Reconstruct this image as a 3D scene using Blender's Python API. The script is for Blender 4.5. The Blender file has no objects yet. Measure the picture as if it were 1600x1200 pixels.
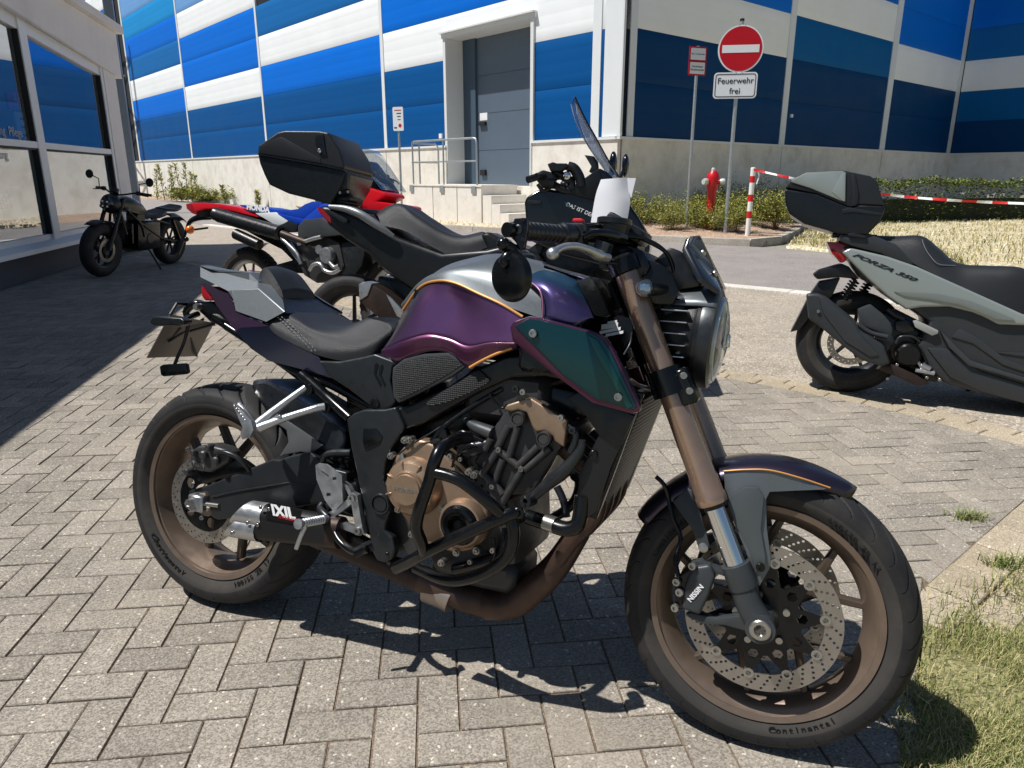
import bpy, bmesh, math, random
from mathutils import Vector, Matrix
from mathutils.geometry import tessellate_polygon
random.seed(7)
SC = bpy.context.scene
COL = SC.collection
PI = math.pi
# ---------------------------------------------------------------- camera
CAM_H, CAM_F, CAM_P = 1.1825, 1126.74, 0.2817
cd = bpy.data.cameras.new('camera'); cam = bpy.data.objects.new('camera', cd); COL.objects.link(cam)
cam.location = (0, 0, CAM_H); cam.rotation_euler = (PI/2 - CAM_P, 0, 0)
cd.sensor_width = 36; cd.lens = 36*CAM_F/1600; cd.clip_start = .05; cd.clip_end = 800
SC.camera = cam
# ---------------------------------------------------------------- light
SUN_DIR = Vector((-.55, -.11, 1.0)).normalized()          # towards the sun
w = bpy.data.worlds.new('World'); SC.world = w; w.use_nodes = True
nt = w.node_tree; nt.nodes.clear()
sky = nt.nodes.new('ShaderNodeTexSky'); sky.sky_type = 'NISHITA'; sky.sun_disc = False
sky.sun_elevation = math.asin(SUN_DIR.z); sky.sun_rotation = math.atan2(SUN_DIR.x, SUN_DIR.y)
sky.air_density = 1.0; sky.dust_density = .6; sky.ozone_density = 1.6
bg = nt.nodes.new('ShaderNodeBackground'); bg.inputs['Strength'].default_value = .062
wo = nt.nodes.new('ShaderNodeOutputWorld')
nt.links.new(sky.outputs[0], bg.inputs[0]); nt.links.new(bg.outputs[0], wo.inputs[0])
sl = bpy.data.lights.new('sun', 'SUN'); sl.energy = 5.0; sl.angle = math.radians(.53); sl.color = (1.0, .968, .925)
so = bpy.data.objects.new('sun', sl); COL.objects.link(so)
so.rotation_euler = SUN_DIR.to_track_quat('Z', 'Y').to_euler(); so.location = (-5, 0, 12)
SC.view_settings.view_transform = 'Standard'; SC.view_settings.look = 'None'
SC.view_settings.exposure = 0.10; SC.view_settings.gamma = 1.0; SC.view_settings.use_curve_mapping = False
SC.cycles.max_bounces = 8; SC.cycles.transparent_max_bounces = 12; SC.cycles.caustics_reflective = False
SC.cycles.caustics_refractive = False

# ---------------------------------------------------------------- colour / material helpers
def s2l(c): return tuple(((v/255)/12.92 if v/255 <= .04045 else ((v/255+.055)/1.055)**2.4) for v in c)
MATS = {}
def mat(name, col, rough=.5, metal=0.0, var=.0, vscale=30, bump=0.0, bscale=200, spec=.5, coat=0.0, alpha=None,
        rvar=0.0, dirt=None, dscale=4, damt=.5, dlo=.5, dhi=.7, emit=0):
    """principled material: colour (0-255 sRGB), noise value variation, optional dirt tint and fine bump"""
    if name in MATS: return MATS[name]
    m = bpy.data.materials.new(name); m.use_nodes = True; MATS[name] = m
    t = m.node_tree; N = t.nodes; L = t.links; b = N['Principled BSDF']
    c = s2l(col)+(1,)
    b.inputs['Base Color'].default_value = c; b.inputs['Roughness'].default_value = rough
    b.inputs['Metallic'].default_value = metal; b.inputs['Specular IOR Level'].default_value = spec
    b.inputs['Coat Weight'].default_value = coat; b.inputs['Coat Roughness'].default_value = .08
    if alpha is not None: b.inputs['Alpha'].default_value = alpha
    co = N.new('ShaderNodeTexCoord')
    last = None
    if var > 0 or rvar > 0:
        n = N.new('ShaderNodeTexNoise'); n.inputs['Scale'].default_value = vscale; n.inputs['Detail'].default_value = 5
        L.new(co.outputs['Object'], n.inputs['Vector'])
        if var > 0:
            r = N.new('ShaderNodeMapRange'); r.inputs['From Min'].default_value = .25; r.inputs['From Max'].default_value = .75
            r.inputs['To Min'].default_value = 1-var; r.inputs['To Max'].default_value = 1+var
            L.new(n.outputs['Fac'], r.inputs['Value'])
            mx = N.new('ShaderNodeVectorMath'); mx.operation = 'SCALE'; mx.inputs[0].default_value = c[:3]
            L.new(r.outputs['Result'], mx.inputs['Scale']); last = mx.outputs[0]
        if rvar > 0:
            r2 = N.new('ShaderNodeMapRange'); r2.inputs['From Min'].default_value = .3; r2.inputs['From Max'].default_value = .7
            r2.inputs['To Min'].default_value = max(.02, rough-rvar); r2.inputs['To Max'].default_value = min(1, rough+rvar)
            L.new(n.outputs['Fac'], r2.inputs['Value']); L.new(r2.outputs['Result'], b.inputs['Roughness'])
    if dirt:
        n2 = N.new('ShaderNodeTexNoise'); n2.inputs['Scale'].default_value = dscale; n2.inputs['Detail'].default_value = 8
        n2.inputs['Roughness'].default_value = .65
        L.new(co.outputs['Object'], n2.inputs['Vector'])
        r = N.new('ShaderNodeMapRange'); r.inputs['From Min'].default_value = dlo; r.inputs['From Max'].default_value = dhi
        r.inputs['To Max'].default_value = damt; L.new(n2.outputs['Fac'], r.inputs['Value'])
        mx = N.new('ShaderNodeMix'); mx.data_type = 'RGBA'; mx.inputs['A'].default_value = c; mx.inputs['B'].default_value = s2l(dirt)+(1,)
        if last: L.new(last, mx.inputs['A'])
        L.new(r.outputs['Result'], mx.inputs['Factor']); last = mx.outputs['Result']
    if last: L.new(last, b.inputs['Base Color'])
    if bump > 0:
        n3 = N.new('ShaderNodeTexNoise'); n3.inputs['Scale'].default_value = bscale; n3.inputs['Detail'].default_value = 3
        L.new(co.outputs['Object'], n3.inputs['Vector'])
        bp = N.new('ShaderNodeBump'); bp.inputs['Strength'].default_value = bump; bp.inputs['Distance'].default_value = .01
        L.new(n3.outputs['Fac'], bp.inputs['Height']); L.new(bp.outputs['Normal'], b.inputs['Normal'])
    if emit:
        b.inputs['Emission Color'].default_value = c; b.inputs['Emission Strength'].default_value = emit
    return m

def glass(name, tint=(255, 255, 255), refl=.25, trans=.9, rough=0.0):
    """thin pane: fresnel-like mix of clear transmission and mirror reflection"""
    if name in MATS: return MATS[name]
    m = bpy.data.materials.new(name); m.use_nodes = True; MATS[name] = m
    t = m.node_tree; N = t.nodes; L = t.links; N.clear()
    o = N.new('ShaderNodeOutputMaterial'); tr = N.new('ShaderNodeBsdfTransparent'); gl = N.new('ShaderNodeBsdfGlossy')
    mx = N.new('ShaderNodeMixShader'); fr = N.new('ShaderNodeLayerWeight'); fr.inputs['Blend'].default_value = .5; pw = N.new('ShaderNodeMath'); pw.operation = 'POWER'; pw.inputs[1].default_value = 4.0; L.new(fr.outputs['Facing'], pw.inputs[0])
    ma = N.new('ShaderNodeMath'); ma.operation = 'MULTIPLY_ADD'; ma.inputs[1].default_value = 1-refl; ma.inputs[2].default_value = refl
    ma.use_clamp = True
    c = s2l(tint); tr.inputs[0].default_value = tuple(v*trans for v in c)+(1,); gl.inputs[0].default_value = (.92, .95, 1, 1)
    gl.inputs['Roughness'].default_value = rough
    L.new(pw.outputs[0], ma.inputs[0]); L.new(ma.outputs[0], mx.inputs[0]); L.new(tr.outputs[0], mx.inputs[1]); L.new(gl.outputs[0], mx.inputs[2])
    L.new(mx.outputs[0], o.inputs[0]); return m

# ---------------------------------------------------------------- pixel rays of the photograph (1600 x 1200)
_cp, _sp = math.cos(CAM_P), math.sin(CAM_P)
CAMV = Vector((0, 0, CAM_H))
def ray(x, y):
    v = 600-y
    return Vector((x-800, CAM_F*_cp+v*_sp, -CAM_F*_sp+v*_cp))
def G(x, y, z=0.0):
    r = ray(x, y); return CAMV+r*((z-CAM_H)/r.z)
def zoomf(s, x0, y0): return lambda x, y: (x0+x/s, y0+y/s)

class Frame:
    """pose of a vehicle: turns a picture point on a known side plane into the vehicle's own coordinates"""
    def __init__(s, X, Y, yaw, lean, z=0):
        s.M = Matrix.Translation((X, Y, z)) @ Matrix.Rotation(yaw, 4, 'Z') @ Matrix.Rotation(-lean, 4, 'X'); s.I = s.M.inverted()
        s.c = s.I @ CAMV
    def on(s, p, val, ax=1):
        r = s.I.to_3x3() @ ray(*p); t = (val-s.c[ax])/r[ax]; return s.c+r*t
    def near(s, p, q):
        """point on the ray of p closest to the local point q"""
        r = (s.I.to_3x3() @ ray(*p)).normalized(); q = Vector(q); return s.c+r*((q-s.c).dot(r))

# ---------------------------------------------------------------- mesh builder
def catmull(P, n, closed=False):
    P = [Vector(p) for p in P]
    if len(P) < 3 and not closed:
        return [P[0].lerp(P[-1], i/(n-1)) for i in range(n)]
    out = []
    m = len(P)
    segs = m if closed else m-1
    def g(i):
        if closed: return P[i % m]
        if i < 0: return P[0]*2-P[1]
        if i >= m: return P[-1]*2-P[-2]
        return P[i]
    dense = []
    K = 12
    for i in range(segs):
        a, b, c, d = g(i-1), g(i), g(i+1), g(i+2)
        for k in range(K):
            t = k/K
            dense.append(.5*((2*b)+(c-a)*t+(2*a-5*b+4*c-d)*t*t+(3*b-a-3*c+d)*t**3))
    dense.append(P[0].copy() if closed else P[-1].copy())
    L = [0]
    for i in range(1, len(dense)): L.append(L[-1]+(dense[i]-dense[i-1]).length)
    T = L[-1] or 1e-9
    cnt = n if not closed else n+1
    j = 0
    for i in range(cnt):
        s_ = T*i/(cnt-1)
        while j < len(L)-2 and L[j+1] < s_: j += 1
        u = (s_-L[j])/max(1e-12, L[j+1]-L[j]); out.append(dense[j].lerp(dense[j+1], min(1, max(0, u))))
    if closed: out.pop()
    return out
def resample(P, n):
    P = [Vector(p) for p in P]
    L = [0]
    for i in range(1, len(P)): L.append(L[-1]+(P[i]-P[i-1]).length)
    out = []; j = 0
    for i in range(n):
        s_ = L[-1]*i/(n-1)
        while j < len(L)-2 and L[j+1] < s_: j += 1
        out.append(P[j].lerp(P[j+1], min(1, (s_-L[j])/max(1e-12, L[j+1]-L[j]))))
    return out
def basis(d):
    d = Vector(d).normalized(); a = Vector((0, 0, 1)) if abs(d.z) < .9 else Vector((1, 0, 0))
    u = d.cross(a).normalized(); return u, d.cross(u).normalized(), d

class MB:
    def __init__(s): s.V = []; s.F = []; s.mi = []; s.cur = 0
    def m(s, i): s.cur = i; return s
    def add(s, V, F):
        o = len(s.V); s.V += [tuple(v) for v in V]
        for f in F: s.F.append(tuple(i+o for i in f)); s.mi.append(s.cur)
        return s
    def from_bm(s, bm):
        bm.verts.index_update(); s.add([v.co.copy() for v in bm.verts], [[v.index for v in f.verts] for f in bm.faces]); bm.free(); return s
    def tube(s, P, r, seg=10, n=None, closed=False, caps=True, smooth=True, flat=None):
        P = [Vector(p) for p in P]
        R = r if isinstance(r, (list, tuple)) else None
        if n is None: n = 1 if len(P) < 3 else (len(P)-1)*5+1
        if smooth and len(P) > 2: Q = catmull(P, n, closed)
        else: Q = P
        N = len(Q); rr = []
        for i in range(N):
            if R:
                u = i/(N-1)*(len(R)-1); k = min(int(u), len(R)-2); rr.append(R[k]+(R[k+1]-R[k])*(u-k))
            else: rr.append(r)
        T = []
        for i in range(N):
            a = Q[i-1] if (i > 0 or closed) else Q[0]; b = Q[(i+1) % N] if (i < N-1 or closed) else Q[-1]
            T.append((b-a).normalized())
        u, v, _ = basis(T[0]); V = []; F = []
        for i in range(N):
            if i: 
                u = (u-T[i]*u.dot(T[i])).normalized(); v = T[i].cross(u)
            for k in range(seg):
                a = 2*PI*k/seg; V.append(Q[i]+(u*math.cos(a)+v*math.sin(a))*rr[i])
        M = N if closed else N-1
        for i in range(M):
            j = (i+1) % N
            for k in range(seg):
                k2 = (k+1) % seg; F.append((i*seg+k, i*seg+k2, j*seg+k2, j*seg+k))
        if caps and not closed: F.append(tuple(range(seg-1, -1, -1))); F.append(tuple((N-1)*seg+k for k in range(seg)))
        return s.add(V, F)
    def cyl(s, a, b, r, r2=None, seg=20):
        a, b = Vector(a), Vector(b); r2 = r if r2 is None else r2; u, v, d = basis(b-a)
        V = [a+(u*math.cos(2*PI*k/seg)+v*math.sin(2*PI*k/seg))*r for k in range(seg)]+[b+(u*math.cos(2*PI*k/seg)+v*math.sin(2*PI*k/seg))*r2 for k in range(seg)]
        F = [(k, (k+1) % seg, seg+(k+1) % seg, seg+k) for k in range(seg)]+[tuple(range(seg-1, -1, -1)), tuple(range(seg, 2*seg))]
        return s.add(V, F)
    def lathe(s, prof, o, d, seg=32, closed=False, a0=0, a1=2*PI):
        """prof: list of (radius, height along d)"""
        o = Vector(o); u, v, d = basis(d); full = abs(a1-a0-2*PI) < 1e-6; n = seg if full else seg+1
        V = []; F = []
        for k in range(n):
            a = a0+(a1-a0)*k/seg; e = u*math.cos(a)+v*math.sin(a)
            for r, t in prof: V.append(o+e*r+d*t)
        m = len(prof)
        for k in range(seg):
            k2 = (k+1) % n
            for j in range(m if closed else m-1):
                j2 = (j+1) % m; F.append((k*m+j, k2*m+j, k2*m+j2, k*m+j2))
        return s.add(V, F)
    def box(s, c, size, rot=None, bev=0, seg=1):
        c = Vector(c); bm = bmesh.new(); bmesh.ops.create_cube(bm, size=1)
        for v in bm.verts: v.co = Vector((v.co.x*size[0], v.co.y*size[1], v.co.z*size[2]))
        if bev: bmesh.ops.bevel(bm, geom=bm.edges[:], offset=bev, segments=seg, affect='EDGES', profile=.6)
        for v in bm.verts: v.co = (rot @ v.co if rot else v.co)+c
        return s.from_bm(bm)
    def prism(s, loop, ext, bev=0, holes=(), seg=2, taper=None):
        """planar outline extruded by a vector; optional holes; bevelled rim"""
        loop = [Vector(p) for p in loop]; ext = Vector(ext)
        bm = bmesh.new()
        if holes:
            loops = [loop]+[[Vector(p) for p in h] for h in holes]; flat = [p for l in loops for p in l]
            tris = tessellate_polygon(loops); a = [bm.verts.new(p) for p in flat]; b = [bm.verts.new(p+ext) for p in flat]
            for t in tris:
                try: bm.faces.new([a[i] for i in t]); bm.faces.new([b[i] for i in reversed(t)])
                except ValueError: pass
            o = 0
            for l in loops:
                k = len(l)
                for i in range(k): bm.faces.new([a[o+i], a[o+(i+1) % k], b[o+(i+1) % k], b[o+i]])
                o += k
            bmesh.ops.recalc_face_normals(bm, faces=bm.faces[:])
        else:
            c = sum(loop, Vector())/len(loop)
            a = [bm.verts.new(p) for p in loop]; b = [bm.verts.new((c+(p-c)*taper if taper else p)+ext) for p in loop]
            k = len(loop); fa = bm.faces.new(a); fb = bm.faces.new(b[::-1])
            for i in range(k): bm.faces.new([a[(i+1) % k], a[i], b[i], b[(i+1) % k]])
            bmesh.ops.recalc_face_normals(bm, faces=bm.faces[:])
            if bev:
                bmesh.ops.bevel(bm, geom=[e for e in bm.edges if e.calc_face_angle(0) > .5], offset=bev, segments=seg, affect='EDGES', clamp_overlap=True, profile=.6)
            bmesh.ops.triangulate(bm, faces=[f for f in bm.faces if len(f.verts) > 6])
        return s.from_bm(bm)
    def loft(s, rows, closed_u=False, closed_v=False, caps=False):
        n = len(rows); m = len(rows[0]); V = [p for r in rows for p in r]; F = []
        for i in range(n if closed_u else n-1):
            for j in range(m if closed_v else m-1):
                F.append((i*m+j, ((i+1) % n)*m+j, ((i+1) % n)*m+(j+1) % m, i*m+(j+1) % m))
        if caps and closed_v: F.append(tuple(range(m-1, -1, -1))); F.append(tuple((n-1)*m+j for j in range(m)))
        return s.add(V, F)
    def skin(s, curves, n=24, k=3, mirror=True, sharp=(), close=True):
        """curves run lengthwise from the centre line (y=0) down one side; the surface is spread smoothly between them
        and mirrored; 'sharp' lists curves where the cross-section has a crease"""
        C = [catmull(c, n) for c in curves]; rows = []
        for i in range(n):
            P = [c[i] for c in C]; sec = []
            cuts = [0]+sorted(sharp)+[len(P)-1]
            cuts = sorted(set(cuts))
            for a, b in zip(cuts[:-1], cuts[1:]):
                sub = P[a:b+1]
                if a == 0 and mirror and abs(sub[0].y) < 1e-4 and len(sub) > 1:
                    q = [Vector((p.x, -p.y, p.z)) for p in reversed(sub[1:])]+sub
                    m = (len(q)-1)*k+1; d = catmull(q, m*2-1)
                    d = d[len(d)//2:]; seg_ = resample(d, (len(sub)-1)*k+1)
                else: seg_ = catmull(sub, (len(sub)-1)*k+1)
                sec += seg_ if not sec else seg_[1:]
            if mirror:
                left = [Vector((p.x, -p.y, p.z)) for p in reversed(sec)]
                if abs(sec[0].y) < 1e-4: sec = left[:-1]+sec
                else: sec = left+sec
            rows.append(sec)
        return s.loft(rows, closed_v=(close and mirror), caps=(close and mirror))
    def ball(s, c, r, seg=12, sc=(1, 1, 1)):
        c = Vector(c); V = []; F = []; n = seg//2
        for i in range(n+1):
            a = PI*i/n
            for k in range(seg):
                b = 2*PI*k/seg; V.append(c+Vector((math.sin(a)*math.cos(b)*sc[0], math.sin(a)*math.sin(b)*sc[1], math.cos(a)*sc[2]))*r)
        for i in range(n):
            for k in range(seg): F.append((i*seg+k, (i+1)*seg+k, (i+1)*seg+(k+1) % seg, i*seg+(k+1) % seg))
        return s.add(V, F)
    def mesh(s, name, mats, angle=38):
        me = bpy.data.meshes.new(name); me.from_pydata(s.V, [], s.F)
        if not isinstance(mats, (list, tuple)): mats = [mats]
        for m_ in mats: me.materials.append(m_)
        if len(mats) > 1: me.polygons.foreach_set('material_index', s.mi)
        bm = bmesh.new(); bm.from_mesh(me)
        bmesh.ops.remove_doubles(bm, verts=bm.verts[:], dist=1e-5)
        bmesh.ops.recalc_face_normals(bm, faces=bm.faces[:])
        th = math.radians(angle)
        for f in bm.faces: f.smooth = True
        for e in bm.edges:
            if len(e.link_faces) == 2 and e.calc_face_angle(0) > th: e.smooth = False
        bm.to_mesh(me); bm.free(); return me
    def tidy(s):
        used = sorted({i for f in s.F for i in f}); ix = {i: k for k, i in enumerate(used)}; s.V = [s.V[i] for i in used]; s.F = [tuple(ix[i] for i in f) for f in s.F]; return s
    def obj(s, name, mats, parent=None, angle=38, label=None):
        o = bpy.data.objects.new(name, s.mesh(name, mats, angle)); COL.objects.link(o)
        if parent is not None: o.parent = parent
        if label: o['label'] = label
        return o
def raw(name, V, F, mats, parent=None, mi=None, smooth=False):
    me = bpy.data.meshes.new(name); me.from_pydata([tuple(v) for v in V], [], F)
    for m_ in (mats if isinstance(mats, (list, tuple)) else [mats]): me.materials.append(m_)
    if mi is not None: me.polygons.foreach_set('material_index', mi)
    if smooth: me.polygons.foreach_set('use_smooth', [True]*len(F))
    o = bpy.data.objects.new(name, me); COL.objects.link(o)
    if parent is not None: o.parent = parent
    return o
def inst(src, parent=None, M=None, name=None):
    o = src.copy(); COL.objects.link(o)
    if parent is not None: o.parent = parent
    if M is not None: o.matrix_basis = M
    return o
def thing(name, label, cat, M=None, group=None):
    o = bpy.data.objects.new(name, None); COL.objects.link(o); o.empty_display_size = .1
    o['label'] = label; o['category'] = cat
    if group: o['group'] = group
    if M is not None: o.matrix_basis = M
    return o
def tag(o, label, cat, group=None):
    o['label'] = label; o['category'] = cat
    if group: o['group'] = group
    return o
def struct(o): o['kind'] = 'structure'; return o
def stuff(o): o['kind'] = 'stuff'; return o
def Rz(a): return Matrix.Rotation(a, 4, 'Z')
def Tr(x, y=0, z=0): return Matrix.Translation((x, y, z) if not isinstance(x, Vector) else x)
def text(body, size, M, m_, parent, name='lettering', ext=.0006, align='CENTER', bold=0, sx=1.0, shear=0, spacing=1):
    """flat lettering in the XY plane of M"""
    cu = bpy.data.curves.new('t', 'FONT'); cu.body = body; cu.size = size; cu.align_x = align; cu.align_y = 'CENTER'
    cu.extrude = ext; cu.offset = bold; cu.resolution_u = 3; cu.shear = shear; cu.space_character = spacing; cu.fill_mode = 'BOTH'
    to = bpy.data.objects.new('t', cu); COL.objects.link(to)
    me = bpy.data.meshes.new_from_object(to.evaluated_get(bpy.context.evaluated_depsgraph_get()))
    bpy.data.objects.remove(to); bpy.data.curves.remove(cu)
    for v in me.vertices: v.co.x *= sx
    me.materials.clear(); me.materials.append(m_); me.name = name
    o = bpy.data.objects.new(name, me); COL.objects.link(o); o.parent = parent; o.matrix_basis = M
    return o
def facing(o, right, up):
    """matrix with X=right, Y=up, Z towards the reader, at o"""
    r = Vector(right).normalized(); u = Vector(up); u = (u-r*u.dot(r)).normalized(); n = r.cross(u)
    return Matrix(((r.x, u.x, n.x, o[0]), (r.y, u.y, n.y, o[1]), (r.z, u.z, n.z, o[2]), (0, 0, 0, 1)))
# ---------------------------------------------------------------- ground materials
def ground_mat(name, c1, c2, speck, sscale, samt, bump, patch=None, objvar=0.0, rough=.92, fine=None):
    """coarse mineral surface: two-tone large mottling, voronoi stone specks, bump; world-position mapped"""
    m = bpy.data.materials.new(name); m.use_nodes = True; t = m.node_tree; N = t.nodes; L = t.links; b = N['Principled BSDF']
    b.inputs['Roughness'].default_value = rough; b.inputs['Specular IOR Level'].default_value = .25
    g = N.new('ShaderNodeNewGeometry')
    n1 = N.new('ShaderNodeTexNoise'); n1.inputs['Scale'].default_value = 3.0; n1.inputs['Detail'].default_value = 10; n1.inputs['Roughness'].default_value = .7
    L.new(g.outputs['Position'], n1.inputs['Vector'])
    mx = N.new('ShaderNodeMix'); mx.data_type = 'RGBA'; mx.inputs['A'].default_value = s2l(c1)+(1,); mx.inputs['B'].default_value = s2l(c2)+(1,)
    r = N.new('ShaderNodeMapRange'); r.inputs['From Min'].default_value = .35; r.inputs['From Max'].default_value = .65
    L.new(n1.outputs['Fac'], r.inputs['Value']); L.new(r.outputs['Result'], mx.inputs['Factor'])
    last = mx.outputs['Result']
    # fine grain: every grain its own value
    v = N.new('ShaderNodeTexVoronoi'); v.inputs['Scale'].default_value = fine or sscale*1.6; L.new(g.outputs['Position'], v.inputs['Vector'])
    sc_ = N.new('ShaderNodeSeparateColor'); L.new(v.outputs['Color'], sc_.inputs[0])
    r2 = N.new('ShaderNodeMapRange'); r2.inputs['To Min'].default_value = .58; r2.inputs['To Max'].default_value = 1.36
    L.new(sc_.outputs[0], r2.inputs['Value'])
    vm = N.new('ShaderNodeVectorMath'); vm.operation = 'SCALE'; L.new(last, vm.inputs[0]); L.new(r2.outputs['Result'], vm.inputs['Scale']); last = vm.outputs[0]
    # sparse pale stones
    v2 = N.new('ShaderNodeTexVoronoi'); v2.inputs['Scale'].default_value = sscale; v2.inputs['Randomness'].default_value = 1
    nd = N.new('ShaderNodeTexNoise'); nd.inputs['Scale'].default_value = sscale*1.5
    L.new(g.outputs['Position'], nd.inputs['Vector'])
    mxv = N.new('ShaderNodeMix'); mxv.data_type = 'VECTOR'; mxv.inputs['Factor'].default_value = .012
    L.new(g.outputs['Position'], mxv.inputs['A']); L.new(nd.outputs['Color'], mxv.inputs['B']); L.new(mxv.outputs['Result'], v2.inputs['Vector'])
    s2 = N.new('ShaderNodeSeparateColor'); L.new(v2.outputs['Color'], s2.inputs[0])
    thr = N.new('ShaderNodeMath'); thr.operation = 'LESS_THAN'; thr.inputs[1].default_value = samt; L.new(s2.outputs[1], thr.inputs[0])
    dd = N.new('ShaderNodeMath'); dd.operation = 'LESS_THAN'; dd.inputs[1].default_value = .33; L.new(v2.outputs['Distance'], dd.inputs[0])
    an = N.new('ShaderNodeMath'); an.operation = 'MULTIPLY'; L.new(thr.outputs[0], an.inputs[0]); L.new(dd.outputs[0], an.inputs[1])
    m2 = N.new('ShaderNodeMix'); m2.data_type = 'RGBA'; L.new(an.outputs[0], m2.inputs['Factor']); L.new(last, m2.inputs['A']); m2.inputs['B'].default_value = s2l(speck)+(1,)
    last = m2.outputs['Result']
    if patch:
        n4 = N.new('ShaderNodeTexNoise'); n4.inputs['Scale'].default_value = 1.1; n4.inputs['Detail'].default_value = 8; n4.inputs['Roughness'].default_value = .62
        L.new(g.outputs['Position'], n4.inputs['Vector'])
        r4 = N.new('ShaderNodeMapRange'); r4.inputs['From Min'].default_value = .48; r4.inputs['From Max'].default_value = .68; r4.inputs['To Max'].default_value = .6
        L.new(n4.outputs['Fac'], r4.inputs['Value'])
        m4 = N.new('ShaderNodeMix'); m4.data_type = 'RGBA'; L.new(r4.outputs['Result'], m4.inputs['Factor']); L.new(last, m4.inputs['A']); m4.inputs['B'].default_value = s2l(patch)+(1,)
        last = m4.outputs['Result']
    if objvar:
        oi = N.new('ShaderNodeObjectInfo'); at = N.new('ShaderNodeAttribute'); at.attribute_name = 'tone'
        ad = N.new('ShaderNodeMath'); ad.operation = 'ADD'; L.new(oi.outputs['Random'], ad.inputs[0]); L.new(at.outputs['Fac'], ad.inputs[1])
        fr = N.new('ShaderNodeMath'); fr.operation = 'FRACT'; L.new(ad.outputs[0], fr.inputs[0])
        r5 = N.new('ShaderNodeMapRange'); r5.inputs['To Min'].default_value = 1-objvar; r5.inputs['To Max'].default_value = 1+objvar; L.new(fr.outputs[0], r5.inputs['Value'])
        v5 = N.new('ShaderNodeVectorMath'); v5.operation = 'SCALE'; L.new(last, v5.inputs[0]); L.new(r5.outputs['Result'], v5.inputs['Scale']); last = v5.outputs[0]
    L.new(last, b.inputs['Base Color'])
    bp = N.new('ShaderNodeBump'); bp.inputs['Strength'].default_value = bump; bp.inputs['Distance'].default_value = .004
    L.new(r2.outputs['Result'], bp.inputs['Height']); L.new(bp.outputs['Normal'], b.inputs['Normal'])
    MATS[name] = m; return m
M_PAVER = ground_mat('paver_concrete', (142, 135, 125), (159, 151, 139), (212, 205, 190), 95, .09, .55, patch=(170, 160, 144), objvar=.13, fine=270)
M_SANDP = ground_mat('sandy_paver', (168, 155, 134), (184, 171, 149), (222, 214, 198), 80, .08, .5, patch=(160, 142, 112), objvar=.09, fine=330)
M_JOINT = ground_mat('joint_sand', (112, 96, 80), (132, 116, 98), (170, 158, 138), 150, .1, .6)
M_ASPH = ground_mat('parking_asphalt', (158, 148, 134), (178, 166, 150), (216, 206, 190), 55, .30, .8, patch=(168, 160, 148), fine=110)
M_ROAD = ground_mat('road_asphalt', (140, 134, 130), (152, 145, 139), (180, 174, 166), 90, .12, .5, patch=(160, 152, 145), fine=160)
M_KERB = ground_mat('kerb_concrete', (178, 170, 158), (196, 188, 176), (214, 208, 198), 60, .1, .4, patch=(160, 150, 136), objvar=.06, fine=200)
M_STRIP = ground_mat('pale_kerb_concrete', (208, 203, 192), (222, 217, 206), (236, 232, 222), 60, .1, .4, objvar=.05, fine=200)
M_SOIL = ground_mat('dry_soil', (158, 132, 112), (184, 160, 138), (206, 180, 156), 26, .35, 1.0, fine=40)
M_PEB = ground_mat('pale_pebbles', (196, 176, 144), (214, 198, 168), (236, 226, 206), 16, .5, 1.0, fine=22)
M_TURF = ground_mat('turf_soil', (118, 118, 80), (144, 138, 98), (180, 170, 140), 60, .15, .8, fine=150)
M_DRY = ground_mat('dry_meadow_soil', (186, 172, 134), (206, 196, 164), (236, 232, 220), 14, .4, 1.0, fine=30)

def sheet(name, pts, z, m, thick=0):
    pts = [Vector((p[0], p[1], z)) for p in pts]
    tr = tessellate_polygon([pts])
    o = raw(name, pts, tr, m)
    for p in o.data.polygons:
        pass
    bm = bmesh.new(); bm.from_mesh(o.data)
    for f in bm.faces:
        f.normal_update()
        if f.normal.z < 0: f.normal_flip()
    bm.to_mesh(o.data); bm.free()
    return struct(o)
R_ = 400
sheet('ground', [(-R_, -R_), (R_, -R_), (R_, R_), (-R_, R_)], -.035, ground_mat('far_ground', (150, 145, 130), (140, 138, 120), (170, 160, 150), 20, .1, .3))

# paving outline ------------------------------------------------------------
ARC = [G(*p) for p in [(1600, 676), (1508, 652), (1417, 629), (1340, 614), (1267, 600), (1185, 585), (1130, 577)]]
ARC = [Vector((2.92, 2.62, 0)), Vector((2.72, 2.93, 0))]+ARC+[Vector(p) for p in [(.75, 4.75, 0), (-.1, 5.45, 0), (-1.5, 6.9, 0), (-3.2, 8.9, 0), (-6.25, 12.4, 0)]]
E1, E2 = G(1440, 922), G(1600, 782)
ed = (E2-E1).normalized()
EDGE = [G(1436, 1230), G(1434, 1080), E1, E2, E2+ed*.75]
def xy(P): return [(p[0], p[1]) for p in P]
PAV = xy(EDGE)+xy(ARC)+[(-5.84, 9.6), (-4.95, 5), (-4.17, 1), (-3.7, -1.5), (1.2, -1.5)]
def inside(p, poly):
    c = False; j = len(poly)-1
    for i in range(len(poly)):
        a, b = poly[i], poly[j]
        if (a[1] > p[1]) != (b[1] > p[1]) and p[0] < (b[0]-a[0])*(p[1]-a[1])/(b[1]-a[1])+a[0]: c = not c
        j = i
    return c
paving = sheet('paving', PAV, -.0034, M_JOINT)
# asphalt parking area: everything on the far side of the arc up to the flush kerb strip
STRIP = [Vector((-14, 26, 0)), G(316, 352), G(560, 381), G(800, 409), G(1094, 446), G(1258, 462), G(1392, 477), G(1600, 502), Vector((9.5, 4.6, 0)), Vector((16, 1.5, 0))]
park = xy(ARC)[::-1]+[(2.95, 2.6), (4, 1), (4, -3), (30, -3)]+xy(STRIP)[::-1]+[(-20, 30), (-8, 12)]
sheet('parking_area', park, .0, M_ASPH)
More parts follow.
